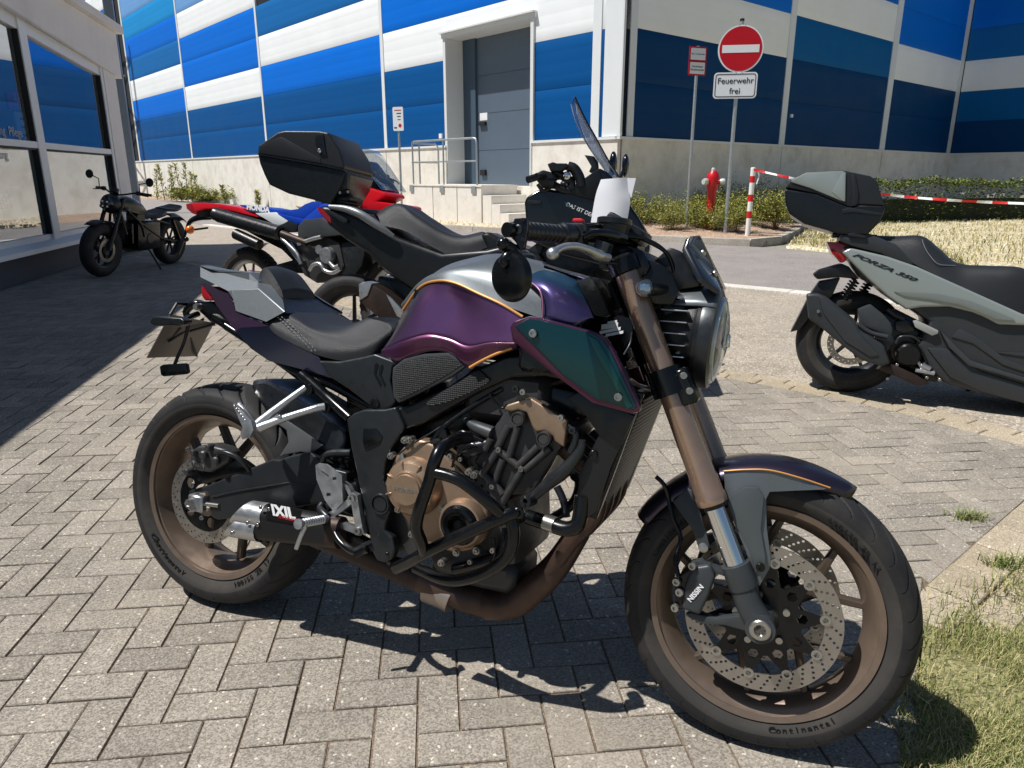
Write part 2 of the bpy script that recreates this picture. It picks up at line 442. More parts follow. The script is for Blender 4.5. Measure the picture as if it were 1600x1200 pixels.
# road beyond it
FARK = [G(-400, 300), G(60, 305), G(245, 312), G(420, 322), G(560, 345), G(655, 357), G(798, 366), G(900, 372), G(1018, 378), G(1140, 384), G(1225, 388), G(1293, 395), G(1400, 405), G(1500, 416), G(1600, 426), Vector((20, 7, 0)), Vector((40, 0, 0))]
sheet('road', xy(FARK)+[(30, -3)]+xy(STRIP)[::-1]+[(-60, 60)], .002, M_ROAD)
# flush kerb strip between parking area and road: single stones with joints
kerb = thing('kerb_strip', 'long pale flush kerb strip between the parking area and the road', 'kerb')
def strip_stones(path, w, L, z0, z1, m, parent, name, gap=.006, bev=.004, jit=.0, side=1, start=0.0):
    n = 0; d = start; tot = sum((b-a).length for a, b in zip(path[:-1], path[1:]))
    def at(s_):
        for a, b in zip(path[:-1], path[1:]):
            l = (b-a).length
            if s_ <= l: return a.lerp(b, s_/l), (b-a).normalized()
            s_ -= l
        return path[-1], (path[-1]-path[-2]).normalized()
    while d+L*.6 < tot:
        a, ta = at(d+gap/2); b, tb = at(min(tot, d+L-gap/2))
        na = Vector((-ta.y, ta.x, 0))*side; nb = Vector((-tb.y, tb.x, 0))*side
        q = [a, b, b+nb*w, a+na*w]
        h = z1-z0; dz = random.uniform(-jit, jit)
        bt = [Vector((p.x, p.y, z0)) for p in q]; tp = []
        c = sum(q, Vector())/4
        for p in q:
            e = (c-p); e.z = 0; e = e.normalized()*bev*1.4; tp.append((Vector((p.x, p.y, z1-bev+dz)), Vector((p.x+e.x, p.y+e.y, z1+dz))))
        V = bt+[t_[0] for t_ in tp]+[t_[1] for t_ in tp]
        F = [(0, 1, 5, 4), (1, 2, 6, 5), (2, 3, 7, 6), (3, 0, 4, 7), (4, 5, 9, 8), (5, 6, 10, 9), (6, 7, 11, 10), (7, 4, 8, 11), (8, 9, 10, 11)]
        if side < 0: F = [f[::-1] for f in F]
        o = raw(name, V, F, m, parent); n += 1
        d += L
    return n
strip_stones(STRIP[1:9], .21, 1.0, -.03, .02, M_STRIP, kerb, 'kerb_stone')

# herringbone pavers ---------------------------------------------------------
PA = math.radians(6.3); PW = .0955
O0 = G(235/3.2, 850+798/3.2)
ux, uy = Vector((math.cos(PA), math.sin(PA), 0)), Vector((-math.sin(PA), math.cos(PA), 0))
ARCI = []
for i, p in enumerate(ARC):                       # inner edge of the sandy border row
    a = ARC[max(0, i-1)]; b = ARC[min(len(ARC)-1, i+1)]; t_ = (b-a).normalized(); ARCI.append(p+Vector((-t_.y, t_.x, 0))*.205)
INNER = xy(EDGE)[:4]+[(E2+ed*.72)[:2]]+xy(ARCI)[1:]+PAV[-5:]
def clip(poly, a, b):
    """keep the part of poly on the left of a->b"""
    out = []; n = Vector((-(b[1]-a[1]), b[0]-a[0]))
    def d(p): return (p[0]-a[0])*n.x+(p[1]-a[1])*n.y
    for i in range(len(poly)):
        p, q = poly[i], poly[(i+1) % len(poly)]; dp, dq = d(p), d(q)
        if dp >= 0: out.append(p)
        if (dp > 0) != (dq > 0) and abs(dp-dq) > 1e-12:
            t = dp/(dp-dq); out.append((p[0]+(q[0]-p[0])*t, p[1]+(q[1]-p[1])*t))
    return out
def visible(x, y, mg=60):
    d = y*_cp+CAM_H*_sp
    if d < .4: return False
    u = y*_sp-CAM_H*_cp; px = 800+CAM_F*x/d; py = 600-CAM_F*u/d
    return -mg < px < 1600+mg and py < 1200+mg*1.5
bricks = []
for i in range(-80, 80):
    for j in range(-40, 150):
        k = (i-j) % 4
        if k == 0: cells = (0, 0, 2, 1)
        elif k == 3: cells = (0, 0, 1, 2)
        else: continue
        g_ = .0017+random.random()*.0016
        c = [(i*PW+g_, j*PW+g_), ((i+cells[2])*PW-g_, j*PW+g_), ((i+cells[2])*PW-g_, (j+cells[3])*PW-g_), (i*PW+g_, (j+cells[3])*PW-g_)]
        W_ = [O0+ux*a+uy*b for a, b in c]; poly = [(p.x, p.y) for p in W_]
        cx = sum(p[0] for p in poly)/4; cy = sum(p[1] for p in poly)/4
        if cy > 12 or cy < -.8 or cx < -6 or cx > 3.2: continue
        ins = [inside(p, INNER) for p in poly]
        if not any(ins): continue
        full = all(ins)
        if not full:
            for ei, (a, b) in enumerate(zip(INNER, INNER[1:]+INNER[:1])):
                if (ei < 2 and cy > E1.y-.03) or (ei == 2 and cx < E1.x-.03): continue
                mid = ((a[0]+b[0])/2, (a[1]+b[1])/2); l = math.hypot(b[0]-a[0], b[1]-a[1])
                # only boundary segments near this brick
                t = max(0, min(1, ((cx-a[0])*(b[0]-a[0])+(cy-a[1])*(b[1]-a[1]))/(l*l+1e-9)))
                if math.hypot(a[0]+(b[0]-a[0])*t-cx, a[1]+(b[1]-a[1])*t-cy) < .12: poly = clip(poly, a, b) if len(poly) > 2 else poly
            if len(poly) < 3: continue
        ar = abs(sum(poly[q][0]*poly[(q+1) % len(poly)][1]-poly[(q+1) % len(poly)][0]*poly[q][1] for q in range(len(poly))))/2
        if ar < .0009: continue
        bricks.append((cy, cx, poly, full, k))
# is the INNER outline counter-clockwise? (clip keeps the left side)
def brick_geo(poly, dz, tone, deep=True, ch=.0024):
    n = len(poly); cx = sum(p[0] for p in poly)/n; cy = sum(p[1] for p in poly)/n
    tx, ty = random.uniform(-.008, .008), random.uniform(-.008, .008)
    def zz(x, y): return .0015+dz+(x-cx)*tx+(y-cy)*ty
    V = []
    if deep: V += [(x, y, -.03) for x, y in poly]
    V += [(x, y, zz(x, y)-ch) for x, y in poly]
    for x, y in poly:
        l = math.hypot(cx-x, cy-y) or 1; e = ch*1.3/l; X, Y = x+(cx-x)*e, y+(cy-y)*e; V.append((X, Y, zz(X, Y)))
    F = []; o = 0
    for L_ in range(2 if deep else 1):
        for q in range(n): F.append((o+q, o+(q+1) % n, o+n+(q+1) % n, o+n+q))
        o += n
    F.append(tuple(range(o, o+n)))
    return V, F
bricks.sort(key=lambda b: b[0]*b[0]+.7*b[1]*b[1])
protos = []
for q in range(6):
    for k in (0, 3):
        g_ = .0024; a, b = (2, 1) if k == 0 else (1, 2)
        hw, hh = a*PW/2-g_, b*PW/2-g_
        V, F = brick_geo([(-hw, -hh), (hw, -hh), (hw, hh), (-hw, hh)], 0, 0)
        me = bpy.data.meshes.new('paver'); me.from_pydata(V, [], F); me.materials.append(M_PAVER); protos.append((k, me))
bV, bF, bT = [], [], []
cnt = 0
for cy, cx, poly, full, k in bricks:
    n_ = (1 if cnt < 290 else 0) and visible(cx, cy, 5)
    if n_:
        dz = random.uniform(-.0012, .0014)
        if full:
            me = random.choice([m_ for kk, m_ in protos if kk == k]); o = bpy.data.objects.new('paver', me); COL.objects.link(o)
            o.location = (cx, cy, dz); o.rotation_euler = (random.uniform(-.004, .004), random.uniform(-.004, .004), PA+random.uniform(-.006, .006)+(PI if random.random() < .5 else 0))
        else:
            V, F = brick_geo([(p[0]-cx, p[1]-cy) for p in poly], dz, 0); o = raw('paver', V, F, M_PAVER); o.location = (cx, cy, 0)
        o.parent = paving; cnt += 1
    else:
        V, F = brick_geo(poly, random.uniform(-.0015, .0015), 0, deep=cy < 4)
        o_ = len(bV); bV += V; bF += [tuple(v+o_ for v in f) for f in F]; bT += [random.random()]*len(F)
o = raw('paver_field', bV, bF, M_PAVER, paving); stuff(o)
at = o.data.attributes.new('tone', 'FLOAT', 'FACE'); at.data.foreach_set('value', bT)
# sandy border stones along the arc and the straight edge
ARCV = ARC
strip_stones(ARCV, .098, .2, -.03, .003, M_SANDP, paving, 'border_stone', gap=.006, jit=.001, side=1)
ARCM = []
for i, p in enumerate(ARCV):
    a = ARCV[max(0, i-1)]; b = ARCV[min(len(ARCV)-1, i+1)]; t_ = (b-a).normalized(); ARCM.append(p+Vector((-t_.y, t_.x, 0))*.102)
strip_stones(ARCM, .098, .2, -.03, .003, M_SANDP, paving, 'border_stone', gap=.006, jit=.001, side=1, start=.1)
EP = [E1-ed*.16, E2+ed*.75]
strip_stones(EP, .135, .2, -.03, .002, M_SANDP, paving, 'border_stone', gap=.007, jit=.0015, side=-1)
nE = Vector((ed.y, -ed.x, 0))
strip_stones([p+nE*.142 for p in EP], .1, .2, -.03, .001, M_SANDP, paving, 'border_stone', gap=.008, jit=.002, side=-1, start=.1)

# turf corner at lower right ------------------------------------------------
GP = [G(1405, 1260), G(1402, 1120), G(1428, 1040), G(1455, 1000), G(1490, 955), G(1545, 915), G(1600, 882), Vector((2.3, 2.45, 0)), Vector((3.2, 2.3, 0)), Vector((3.6, -.6, 0)), Vector((.9, -.6, 0))]
sheet('turf_ground', xy([G(1436, 1230), G(1434, 1080), E1+nE*.02, E1+nE*.25+ed*.1, E2+nE*.25, Vector((2.9, 2.6, 0)), Vector((4, 1, 0)), Vector((4, -3, 0)), Vector((.8, -3, 0))]), -.004, M_TURF)
M_BL = [mat('blade_green', (112, 126, 66), .6, spec=.3), mat('blade_olive', (140, 144, 86), .6, spec=.3), mat('blade_straw', (190, 180, 130), .7, spec=.2), mat('blade_dark', (74, 92, 44), .6, spec=.3)]
def blades(name, pts, h0, h1, w, bend, weights, z=0, lay=.6):
    V, F, MI = [], [], []
    for p in pts:
        a = random.uniform(0, 2*PI); h = random.uniform(h0, h1); l = random.uniform(.1, lay)*h*bend
        d = Vector((math.cos(a), math.sin(a), 0)); s_ = Vector((-d.y, d.x, 0))*w*random.uniform(.6, 1.3)
        b = Vector(p); b.z = p[2] if len(p) > 2 else z
        m1 = b+d*l*.45+Vector((0, 0, h*.6)); t = b+d*l*1.4+Vector((0, 0, h*random.uniform(.75, 1)))
        o = len(V); V += [b-s_, b+s_, m1+s_*.8, m1-s_*.8, t]
        F += [(o, o+1, o+2, o+3), (o+3, o+2, o+4)]; k = random.choices(range(len(weights)), weights)[0]; MI += [k, k]
    return V, F, MI
def scatter(poly, n, dens=None):
    xs = [p[0] for p in poly]; ys = [p[1] for p in poly]; out = []
    while len(out) < n:
        p = (random.uniform(min(xs), max(xs)), random.uniform(min(ys), max(ys)))
        if inside(p, poly) and (dens is None or random.random() < dens(p)): out.append((p[0], p[1], 0))
    return out
from mathutils import noise as mnoise
def dn(p):
    if not visible(p[0], p[1], 220): return 0
    v = mnoise.noise(Vector((p[0]*4, p[1]*4, 0)))
    # thinner near the paved edge
    e = min(1, max(0, ((Vector((p[0], p[1], 0))-E1).dot(nE)-.10)/.22))
    return max(.12, min(1, (.62+v*1.3)))*(.15+.85*e)
V, F, MI = blades('g', scatter(xy(GP), 62000, dn), .007, .030, .0009, 1.2, [.22, .32, .40, .06])
g_ = tag(stuff(raw('lawn_grass', V, F, M_BL, mi=MI)), 'short green and straw coloured lawn grass beside the front wheel', 'grass')
pts = []
for q in range(260):                                # sparse longer blades, tufts in the joints
    c = random.choice([G(1432, 1010), G(1470, 985), G(1500, 950), G(1420, 1130), G(1440, 1085), G(1545, 925)]); pts += [(c.x+random.gauss(0, .05), c.y+random.gauss(0, .04), 0)]
V, F, MI = blades('g', pts, .03, .075, .0014, 1.3, [.4, .3, .2, .1])
tag(stuff(raw('grass_tufts', V, F, M_BL, mi=MI)), 'longer loose grass tufts along the edge of the lawn', 'grass')
for c, s_, lb in (((1513, 812), .055, 'small green weed tuft growing in a joint between the grey pavers'), ((1570, 884), .06, 'green weed tuft growing from the sandy edge stones near the lawn')):
    c = G(*c); pts = [(c.x+random.gauss(0, s_*.55), c.y+random.gauss(0, s_*.3), 0) for _ in range(150)]
    V, F, MI = blades('g', pts, .02, .05, .0017, 1.8, [.5, .3, .1, .1]); tag(stuff(raw('weed_tuft', V, F, M_BL, mi=MI)), lb, 'weed')

# ---------------------------------------------------------------- far kerb, bed, verge
CW = Vector((2.19, 15.5, 0)); AL = math.radians(41)
dL = Vector((-math.sin(AL), math.cos(AL), 0)); dR = Vector((math.cos(AL), math.sin(AL), 0)); nL = Vector((-dR.x, -dR.y, 0)); nR = Vector((dR.y, -dR.x, 0))
KERB2 = [G(640, 356), G(700, 360), G(798, 366), G(900, 372), G(1018, 378), G(1140, 384), G(1195, 384), G(1226, 378), G(1246, 368), G(1262, 357), G(1290, 348)]
kb = thing('raised_kerb', 'raised concrete kerb curving round the shrub bed across the road', 'kerb')
strip_stones(catmull(KERB2, 60), .14, 1.0, -.03, .12, M_KERB, kb, 'kerb_stone', gap=.012, bev=.012, side=1)
def bed(name, A, B, za, zb, m, nu=60, nv=14, amp=.02):
    A = catmull(A, nu); B = catmull(B, nu); V = []; F = []
    for i in range(nu):
        for j in range(nv):
            t = j/(nv-1); p = A[i].lerp(B[i], t); z_ = za+(zb-za)*min(1, t*1.6)
            V.append((p.x, p.y, z_+amp*mnoise.noise(p*3)+amp*.5*mnoise.noise(p*11)))
    for i in range(nu-1):
        for j in range(nv-1): F.append((i*nv+j, (i+1)*nv+j, (i+1)*nv+j+1, i*nv+j+1))
    o_ = len(V); V += [(A[i].x, A[i].y-.02, -.04) for i in range(nu)]
    for i in range(nu-1): F.append((o_+i, o_+i+1, (i+1)*nv, i*nv))
    return struct(raw(name, V, F, m, smooth=True))
off = [p+Vector((0, .15, 0)) for p in KERB2]
bed('shrub_bed', off[2:], [CW+dL*1.8, CW+dL*.6, CW+dR*1.2, CW+dR*3, CW+dR*4.2, CW+dR*5.2, CW+dR*6.5, CW+dR*8, CW+dR*9.5], .10, .26, M_SOIL)
bed('pebble_strip', [G(560, 346), G(640, 354), G(700, 358), G(798, 364), G(830, 366)], [CW+dL*9, CW+dL*6.5, CW+dL*5, CW+dL*2.5, CW+dL*1.0], .06, .08, M_PEB)
bed('verge', [G(-400, 300), G(60, 304), G(245, 311), G(420, 321), G(562, 345)], [CW+dL*70, CW+dL*45, CW+dL*34, CW+dL*20, CW+dL*9], .02, .12, M_SOIL)
DG0 = [G(1228, 386), G(1262, 388), G(1293, 393), G(1400, 403), G(1500, 413), G(1600, 423), Vector((14, 10, 0)), Vector((24, 7, 0))]
DG1 = [G(1275, 352), G(1300, 344), G(1340, 341), G(1420, 340), G(1510, 339), G(1600, 338), Vector((24, 20, 0)), Vector((34, 18, 0))]
bed('dry_meadow', DG0, DG1, .02, .05, M_DRY, nu=80, nv=30, amp=.04)
M_DB = [mat('straw_blade', (182, 166, 118), .8, spec=.15), mat('pale_blade', (204, 192, 152), .8, spec=.15), mat('meadow_green', (112, 118, 62), .7, spec=.2), mat('flower_white', (240, 240, 232), .7, spec=.2)]
pts = []
A = catmull(DG0, 60); B = catmull(DG1, 60)
for q in range(23000):
    i = random.random()*38; k = int(i); t = random.random()**1.0; a = A[k].lerp(A[k+1], i-k); b = B[k].lerp(B[k+1], i-k); p = a.lerp(b, t)
    if mnoise.noise(p*1.6) > -.25-.2*random.random(): pts.append((p.x, p.y, .03))
V, F, MI = blades('g', pts, .03, .12, .006, 1.6, [.40, .20, .36, .04])
tag(stuff(raw('meadow_grass', V, F, M_DB, mi=MI)), 'sun-bleached dry meadow grass across the road behind the silver scooter', 'grass')
pts = []
for q in range(500):
    i = 14+random.random()*26; k = int(i); a = A[k].lerp(A[k+1], i-k); b = B[k].lerp(B[k+1], i-k); p = a.lerp(b, .9+random.random()*.1); pts.append((p.x, p.y, .03))
V, F, MI = blades('g', pts, .25, .75, .005, .5, [.3, .3, .35, .05])
for q in range(0, len(pts), 6):
    p = pts[q]; z_ = random.uniform(.3, .75)
    for r in range(7):
        c = Vector((p[0]+random.gauss(0, .03), p[1]+random.gauss(0, .03), z_+random.gauss(0, .02))); o = len(V); e = .016
        V += [c+Vector((-e, 0, -e)), c+Vector((e, 0, -e)), c+Vector((e, 0, e)), c+Vector((-e, 0, e))]; F.append((o, o+1, o+2, o+3)); MI.append(3)
tag(stuff(raw('tall_stalks', V, F, M_DB, mi=MI)), 'tall thin flowering stalks at the back of the dry meadow', 'wildflowers')
# ---------------------------------------------------------------- big blue and white hall
PC = {'D': (0, 78, 140), 'B': (0, 108, 212), 'W': (238, 241, 242), 'T': (22, 104, 172), 'G': (112, 160, 214), 'L': (30, 142, 208), 'N': (0, 58, 104), 'M': (0, 92, 152)}
def panel_mat(k):
    n = 'wall_panel_'+{'D': 'deep_blue', 'B': 'bright_blue', 'W': 'white', 'T': 'teal_blue', 'G': 'grey_blue', 'L': 'light_blue', 'N': 'navy', 'M': 'mid_blue'}[k]
    return mat(n, PC[k], .55, 0, var=.03, vscale=1.2, spec=.12, rvar=.06, bump=.02, bscale=2.5)
M_TRIM = mat('white_trim', (222, 226, 226), .4, 0, var=.02, vscale=3)
M_CONC = mat('plinth_concrete', (230, 226, 216), .85, 0, var=.05, vscale=6, dirt=(188, 180, 164), dscale=2.2, damt=.6, dlo=.46, dhi=.72, bump=.15, bscale=60, spec=.2)
M_GALV = mat('galvanised_steel', (176, 182, 184), .42, .75, var=.08, vscale=30, rvar=.1)
M_GDOOR = mat('door_grey', (84, 98, 112), .45, 0, var=.03, vscale=2)
M_DARK = mat('dark_void', (18, 20, 24), .8)
hall = thing('industrial_hall', 'large hall clad in blue and white panels above a concrete base', 'building')
ZB = 1.95
def wallbox(bm, P, d, n, s0, s1, z0, z1, o0, o1):
    """box along wall line: s range, z range, outward offset range"""
    a = [P+d*s0+n*o0, P+d*s1+n*o0, P+d*s1+n*o1, P+d*s0+n*o1]
    V = [Vector((p.x, p.y, z)) for z in (z0, z1) for p in a]
    bm.add(V, [(0, 1, 2, 3), (4, 7, 6, 5), (0, 4, 5, 1), (1, 5, 6, 2), (2, 6, 7, 3), (3, 7, 4, 0)])
def wall_piece(name, P, d, n, s0, s1, z0, z1, o0, o1, m, parent=hall):
    b = MB(); wallbox(b, P, d, n, s0, s1, z0, z1, o0, o1); return b.obj(name, m, parent)
def rib_panel(P, d, n, s0, s1, z0, z1, m, gap=.003):
    """sandwich panel: recessed horizontal joint, bevelled lips, very shallow ribs"""
    b = MB(); prof = [(z0+gap, -.012), (z0+gap, -.002), (z0+gap+.004, 0)]
    nr = 4
    for k in range(1, nr):
        z = z0+(z1-z0)*k/nr; prof += [(z-.004, 0), (z, -.0003), (z+.004, 0)]
    prof += [(z1-gap-.004, 0), (z1-gap, -.002), (z1-gap, -.012)]
    A = [P+d*s0+n*o+Vector((0, 0, z)) for z, o in prof]; B = [P+d*s1+n*o+Vector((0, 0, z)) for z, o in prof]
    V = A+B; k = len(prof); F = [(i, i+1, k+i+1, k+i) for i in range(k-1)]+[tuple(range(k)), tuple(range(2*k-1, k-1, -1))]
    b.add(V, F); return b.obj('wall_panel', m, hall)
def bay(P, d, n, s0, s1, rows, skip=None):
    for z0, z1, k in rows:
        if skip and z0 < skip[3]-.01:
            if skip[0] > s0: rib_panel(P, d, n, s0, skip[0], z0, z1, panel_mat(k))
            if skip[1] < s1: rib_panel(P, d, n, skip[1], s1, z0, z1, panel_mat(k))
            if z1 > skip[3]: rib_panel(P, d, n, skip[0], skip[1], skip[3], z1, panel_mat(k))
        else: rib_panel(P, d, n, s0, s1, z0, z1, panel_mat(k))
def rows(spec, z=2.0):
    out = []
    for c in spec: out.append((z if z > 2 else ZB, z+1, c)); z += 1
    return out
# backing core so nothing is see-through; the tall far piece also casts added shade
wall_piece('wall_core', CW, dL, nL, .0, 2.55, .0, 7.2, -.3, -.05, M_DARK)
wall_piece('wall_core', CW, dL, nL, 5.97, 17.42, .0, 7.2, -.3, -.05, M_DARK)
wall_piece('wall_core', CW, dL, nL, 2.5, 6.0, 4.65, 7.2, -.3, -.05, M_DARK)
wall_piece('wall_core', CW, dL, nL, 17.42, 60, .0, 12, -.3, -.05, M_DARK)
wall_piece('wall_core', CW, dR, nR, .06, 10, .0, 7.2, -.3, -.05, M_DARK); wall_piece('wall_core', CW, dR, nR, 10, 18, .0, 15, -.3, -.05, M_DARK)  # far piece raised unseen above the panels to shade the third wall
bay(CW, dL, nL, .80, 8.87, rows('DDWBB'), skip=(2.63, 5.88, .9, 4.52))
bay(CW, dL, nL, 9.02, 17.35, rows('DDBWT'))
bay(CW, dL, nL, 17.5, 25.85, rows('DDWBBWGT'))
bay(CW, dL, nL, 26.0, 34.4, rows('DDBWTBLGWB'))
bay(CW, dL, nL, 35.6, 44, rows('DBWDBWGTWB'))
bay(CW, dL, nL, 44.2, 59, rows('DWBDWBGTWB'))
rib_panel(CW, dL, nL, .47, .57, ZB, 4.0, panel_mat('D')); rib_panel(CW, dL, nL, .47, .57, 4.0, 7.0, panel_mat('W'))
bay(CW, dR, nR, .39, 6.18, rows('NNWBB')); bay(CW, dR, nR, 6.44, 12.14, rows('NNMWB')); bay(CW, dR, nR, 12.5, 17.7, rows('NNWBB'))
rib_panel(CW, dR, nR, .045, .19, ZB, 3.95, panel_mat('N')); rib_panel(CW, dR, nR, .045, .19, 3.95, 7.0, panel_mat('W'))
# white vertical joint trims, standing proud
for s0, s1, top in ((.57, .80, 7.05), (8.87, 9.02, 7.05), (17.35, 17.5, 10), (25.85, 26.0, 11.9), (34.4, 34.62, 11.9), (43.9, 44.2, 11.9)): wall_piece('joint_trim', CW, dL, nL, s0, s1, ZB, top, -.05, .022, M_TRIM)
wall_piece('corner_trim', CW, dL, nL, .0, .47, ZB, 7.05, -.05, .022, M_TRIM)
for s0, s1 in ((.19, .39), (6.18, 6.44), (12.14, 12.5)): wall_piece('joint_trim', CW, dR, nR, s0, s1, ZB, 7.05, -.05, .022, M_TRIM)
wall_piece('corner_trim', CW, dR, nR, -.02, .045, ZB, 7.05, -.05, .022, M_TRIM)
IC = CW+dR*18.0
bay(IC, -dL, nL, .06, 7.0, rows('NMWTB')); wall_piece('wall_core', IC, -dL, nL, 0, 7.2, 0, 7.2, -.3, -.05, M_DARK)
wall_piece('corner_trim', CW, dR, nR, 17.7, 18.0, ZB, 7.05, -.05, .03, M_TRIM)
# plinth with joints, drip flashing on top
for a, b in ((0, 2.63), (5.88, 8.9), (8.92, 17.4), (17.42, 25.9), (25.92, 34.5), (34.52, 44), (44.02, 60)): wall_piece('plinth', CW, dL, nL, a+.006, b-.006, -.05, ZB-.06, -.25, .05, M_CONC)
for a, b in ((.06, 6.3), (6.32, 12.3), (12.32, 18)): wall_piece('plinth', CW, dR, nR, a+.004, b-.004, -.05, ZB-.06, -.25, .045, M_CONC)
wall_piece('plinth', IC, -dL, nL, .05, 7.2, -.05, ZB-.06, -.25, .05, M_CONC)
for a, b in ((0, 2.60), (5.91, 60)): wall_piece('drip_flashing', CW, dL, nL, a, b, ZB-.06, ZB-.008, -.05, .085, M_TRIM)
wall_piece('drip_flashing', CW, dR, nR, -.085, 18, ZB-.06, ZB-.008, -.05, .08, M_TRIM); wall_piece('drip_flashing', IC, -dL, nL, 0, 7.2, ZB-.06, ZB-.008, -.05, .085, M_TRIM)
# goods door in its recess
dr = MB(); 
for z0, z1 in ((.90, 1.62), (1.63, 2.60), (2.61, 3.52), (3.53, 4.44)): pass
door = wall_piece('door', CW, dL, nL, 2.66, 5.86, .93, 4.5, -.62, -.58, M_GDOOR)
for z0, z1 in ((.93, 1.80), (1.812, 2.70), (2.712, 3.60), (3.612, 4.5)):
    wall_piece('door_section', CW, dL, nL, 2.67, 5.85, z0, z1, -.58, -.565, M_GDOOR, door)
wall_piece('side_frame', CW, dL, nL, 5.35, 5.85, .93, 4.5, -.565, -.50, mat('door_frame_dark', (64, 82, 98), .5), door)
wall_piece('door_handle', CW, dL, nL, 4.98, 5.25, 2.42, 2.50, -.565, -.49, M_DARK, door)
wall_piece('door_latch', CW, dL, nL, 5.0, 5.2, 1.18, 1.32, -.565, -.50, M_DARK, door)
nt_ = wall_piece('door_notice', CW, dL, nL, 4.95, 5.25, 2.54, 2.72, -.565, -.56, mat('notice_white', (235, 235, 235), .5), door)
MR = mat('print_red', (178, 30, 44), .5); MK = mat('print_black', (22, 24, 30), .5); MW = mat('print_white', (238, 240, 240), .5)
# recess lining
M_LIN = mat('recess_lining', (216, 218, 216), .5, var=.02)
wall_piece('door_jamb', CW, dL, nL, 5.86, 5.96, .93, 4.5, -.62, .05, M_LIN); wall_piece('door_jamb', CW, dL, nL, 2.56, 2.66, .93, 4.5, -.62, .05, M_LIN)
wall_piece('door_lintel', CW, dL, nL, 2.50, 6.02, 4.5, 4.60, -.62, .06, M_LIN)
wall_piece('lintel_flashing', CW, dL, nL, 2.50, 6.02, 4.604, 4.64, -.02, .14, M_TRIM)
wall_piece('door_threshold', CW, dL, nL, 2.62, 5.9, .0, .93, -.9, -.0, M_CONC)
wall_piece('wall_outlet', CW, dL, nL, 6.1, 6.22, 2.12, 2.24, .0, .06, MW)
tagp = wall_piece('wall_outlet', CW, dR, nR, 6.62, 6.70, 2.62, 2.70, .0, .05, MW)
# loading platform with railing and steps
plat = thing('loading_platform', 'raised concrete platform with steps in front of the grey goods door', 'platform')
M_CONC2 = mat('platform_concrete', (228, 224, 216), .85, 0, var=.05, vscale=8, dirt=(196, 188, 174), dscale=3, damt=.5, bump=.1, bscale=80, spec=.2)
PD = 1.15
sP = [(6.05, 5.02), (5.0, 4.02), (4.0, 3.08)]
for a, b in sP: wall_piece('platform_block', CW, dL, nL, b+.012, a, -.05, .93, .06, PD, M_CONC2, plat)
for k, (a, b) in enumerate(((3.06, 2.75), (2.74, 2.45), (2.44, 2.15), (2.14, 1.85))):
    wall_piece('step', CW, dL, nL, b, a, -.05, .93-.19*(k+1)+.0, .06, PD-.02, M_CONC2, plat)
wall_piece('platform_deck', CW, dL, nL, 3.06, 6.08, .93, .965, .06, PD+.02, M_CONC2, plat)
rail = thing('railing', 'galvanised tube railing round the loading platform', 'railing')
def wp(s, o, z): p = CW+dL*s+nL*o; return Vector((p.x, p.y, z))
b = MB(); zt = 2.0; o_ = PD-.05
b.tube([wp(3.3, o_, .96), wp(3.3, o_, zt-.12), wp(3.33, o_, zt-.02), wp(3.42, o_, zt), wp(4.7, o_, zt), wp(5.85, o_, zt), wp(5.96, o_-.03, zt-.02), wp(6.0, o_-.1, zt-.03), wp(6.0, .35, zt-.03), wp(6.0, .25, zt-.12), wp(6.0, .25, .96)], .024, 10, smooth=False)
b.obj('handrail', M_GALV, rail, 80)
b = MB(); b.tube([wp(3.3, o_, 1.5), wp(5.97, o_, 1.5), wp(6.0, .25, 1.5)], .018, 8, smooth=False); b.obj('knee_rail', M_GALV, rail, 80)
for s, o in ((5.93, o_), (4.6, o_), (6.0, o_-.25)):
    b = MB(); b.cyl(wp(s, o, .9), wp(s, o, zt-.01), .022, seg=10); b.obj('post', M_GALV, rail)
for s in (5.93, 4.6, 3.35):
    b = MB(); wallbox(b, CW, dL, nL, s-.08, s+.08, .78, .94, PD, PD+.03); b.obj('foot_plate', M_GALV, rail)

# galvanised lattice mast and grey post between the two buildings
mp = G(216, 300, .0)
def colm(px_top, px_bot, Y, r, z1):
    a = ray(*px_bot); a = CAMV+a*((Y)/a.y); return Vector((a.x, Y, -.05))
p0 = colm(None, (209, 292), 24.0, .1, 0)
pm = thing('grey_post', 'tall dark grey steel post standing beside the showroom corner', 'post')
M_POST = mat('post_grey', (108, 118, 128), .5, .3, var=.06, vscale=10)
b = MB(); b.box((p0.x, p0.y, 5.2), (.26, .26, 10.6), Rz(.3).to_3x3(), .02); b.obj('mast', M_POST, pm)
b = MB(); b.box((p0.x, p0.y, 4.15), (.34, .34, .06), Rz(.3).to_3x3(), .01); b.obj('collar', M_POST, pm)
fr = thing('steel_bracing', 'white cross-braced steel frame behind the grey post', 'steel frame')
q0 = CW+dL*35.0+nL*2.2; q1 = CW+dL*41.5+nL*2.2
for s in (35.0, 41.5, 47):
    q = CW+dL*s+nL*2.2; b = MB(); b.box((q.x, q.y, 6), (.2, .2, 12), Rz(AL).to_3x3()); b.obj('column', M_TRIM, fr)
for k in range(3):
    z0 = 2.0+k*3.2
    for a, c in ((q0, q1), (q1, CW+dL*47+nL*2.2)):
        for e, f in ((a, c), (c, a)):
            b = MB(); b.cyl(Vector((e.x, e.y, z0)), Vector((f.x, f.y, z0+3.1)), .05, seg=6); b.obj('brace', M_TRIM, fr)
        b = MB(); b.cyl(Vector((a.x, a.y, z0+3.15)), Vector((c.x, c.y, z0+3.15)), .07, seg=6); b.obj('beam', M_TRIM, fr)

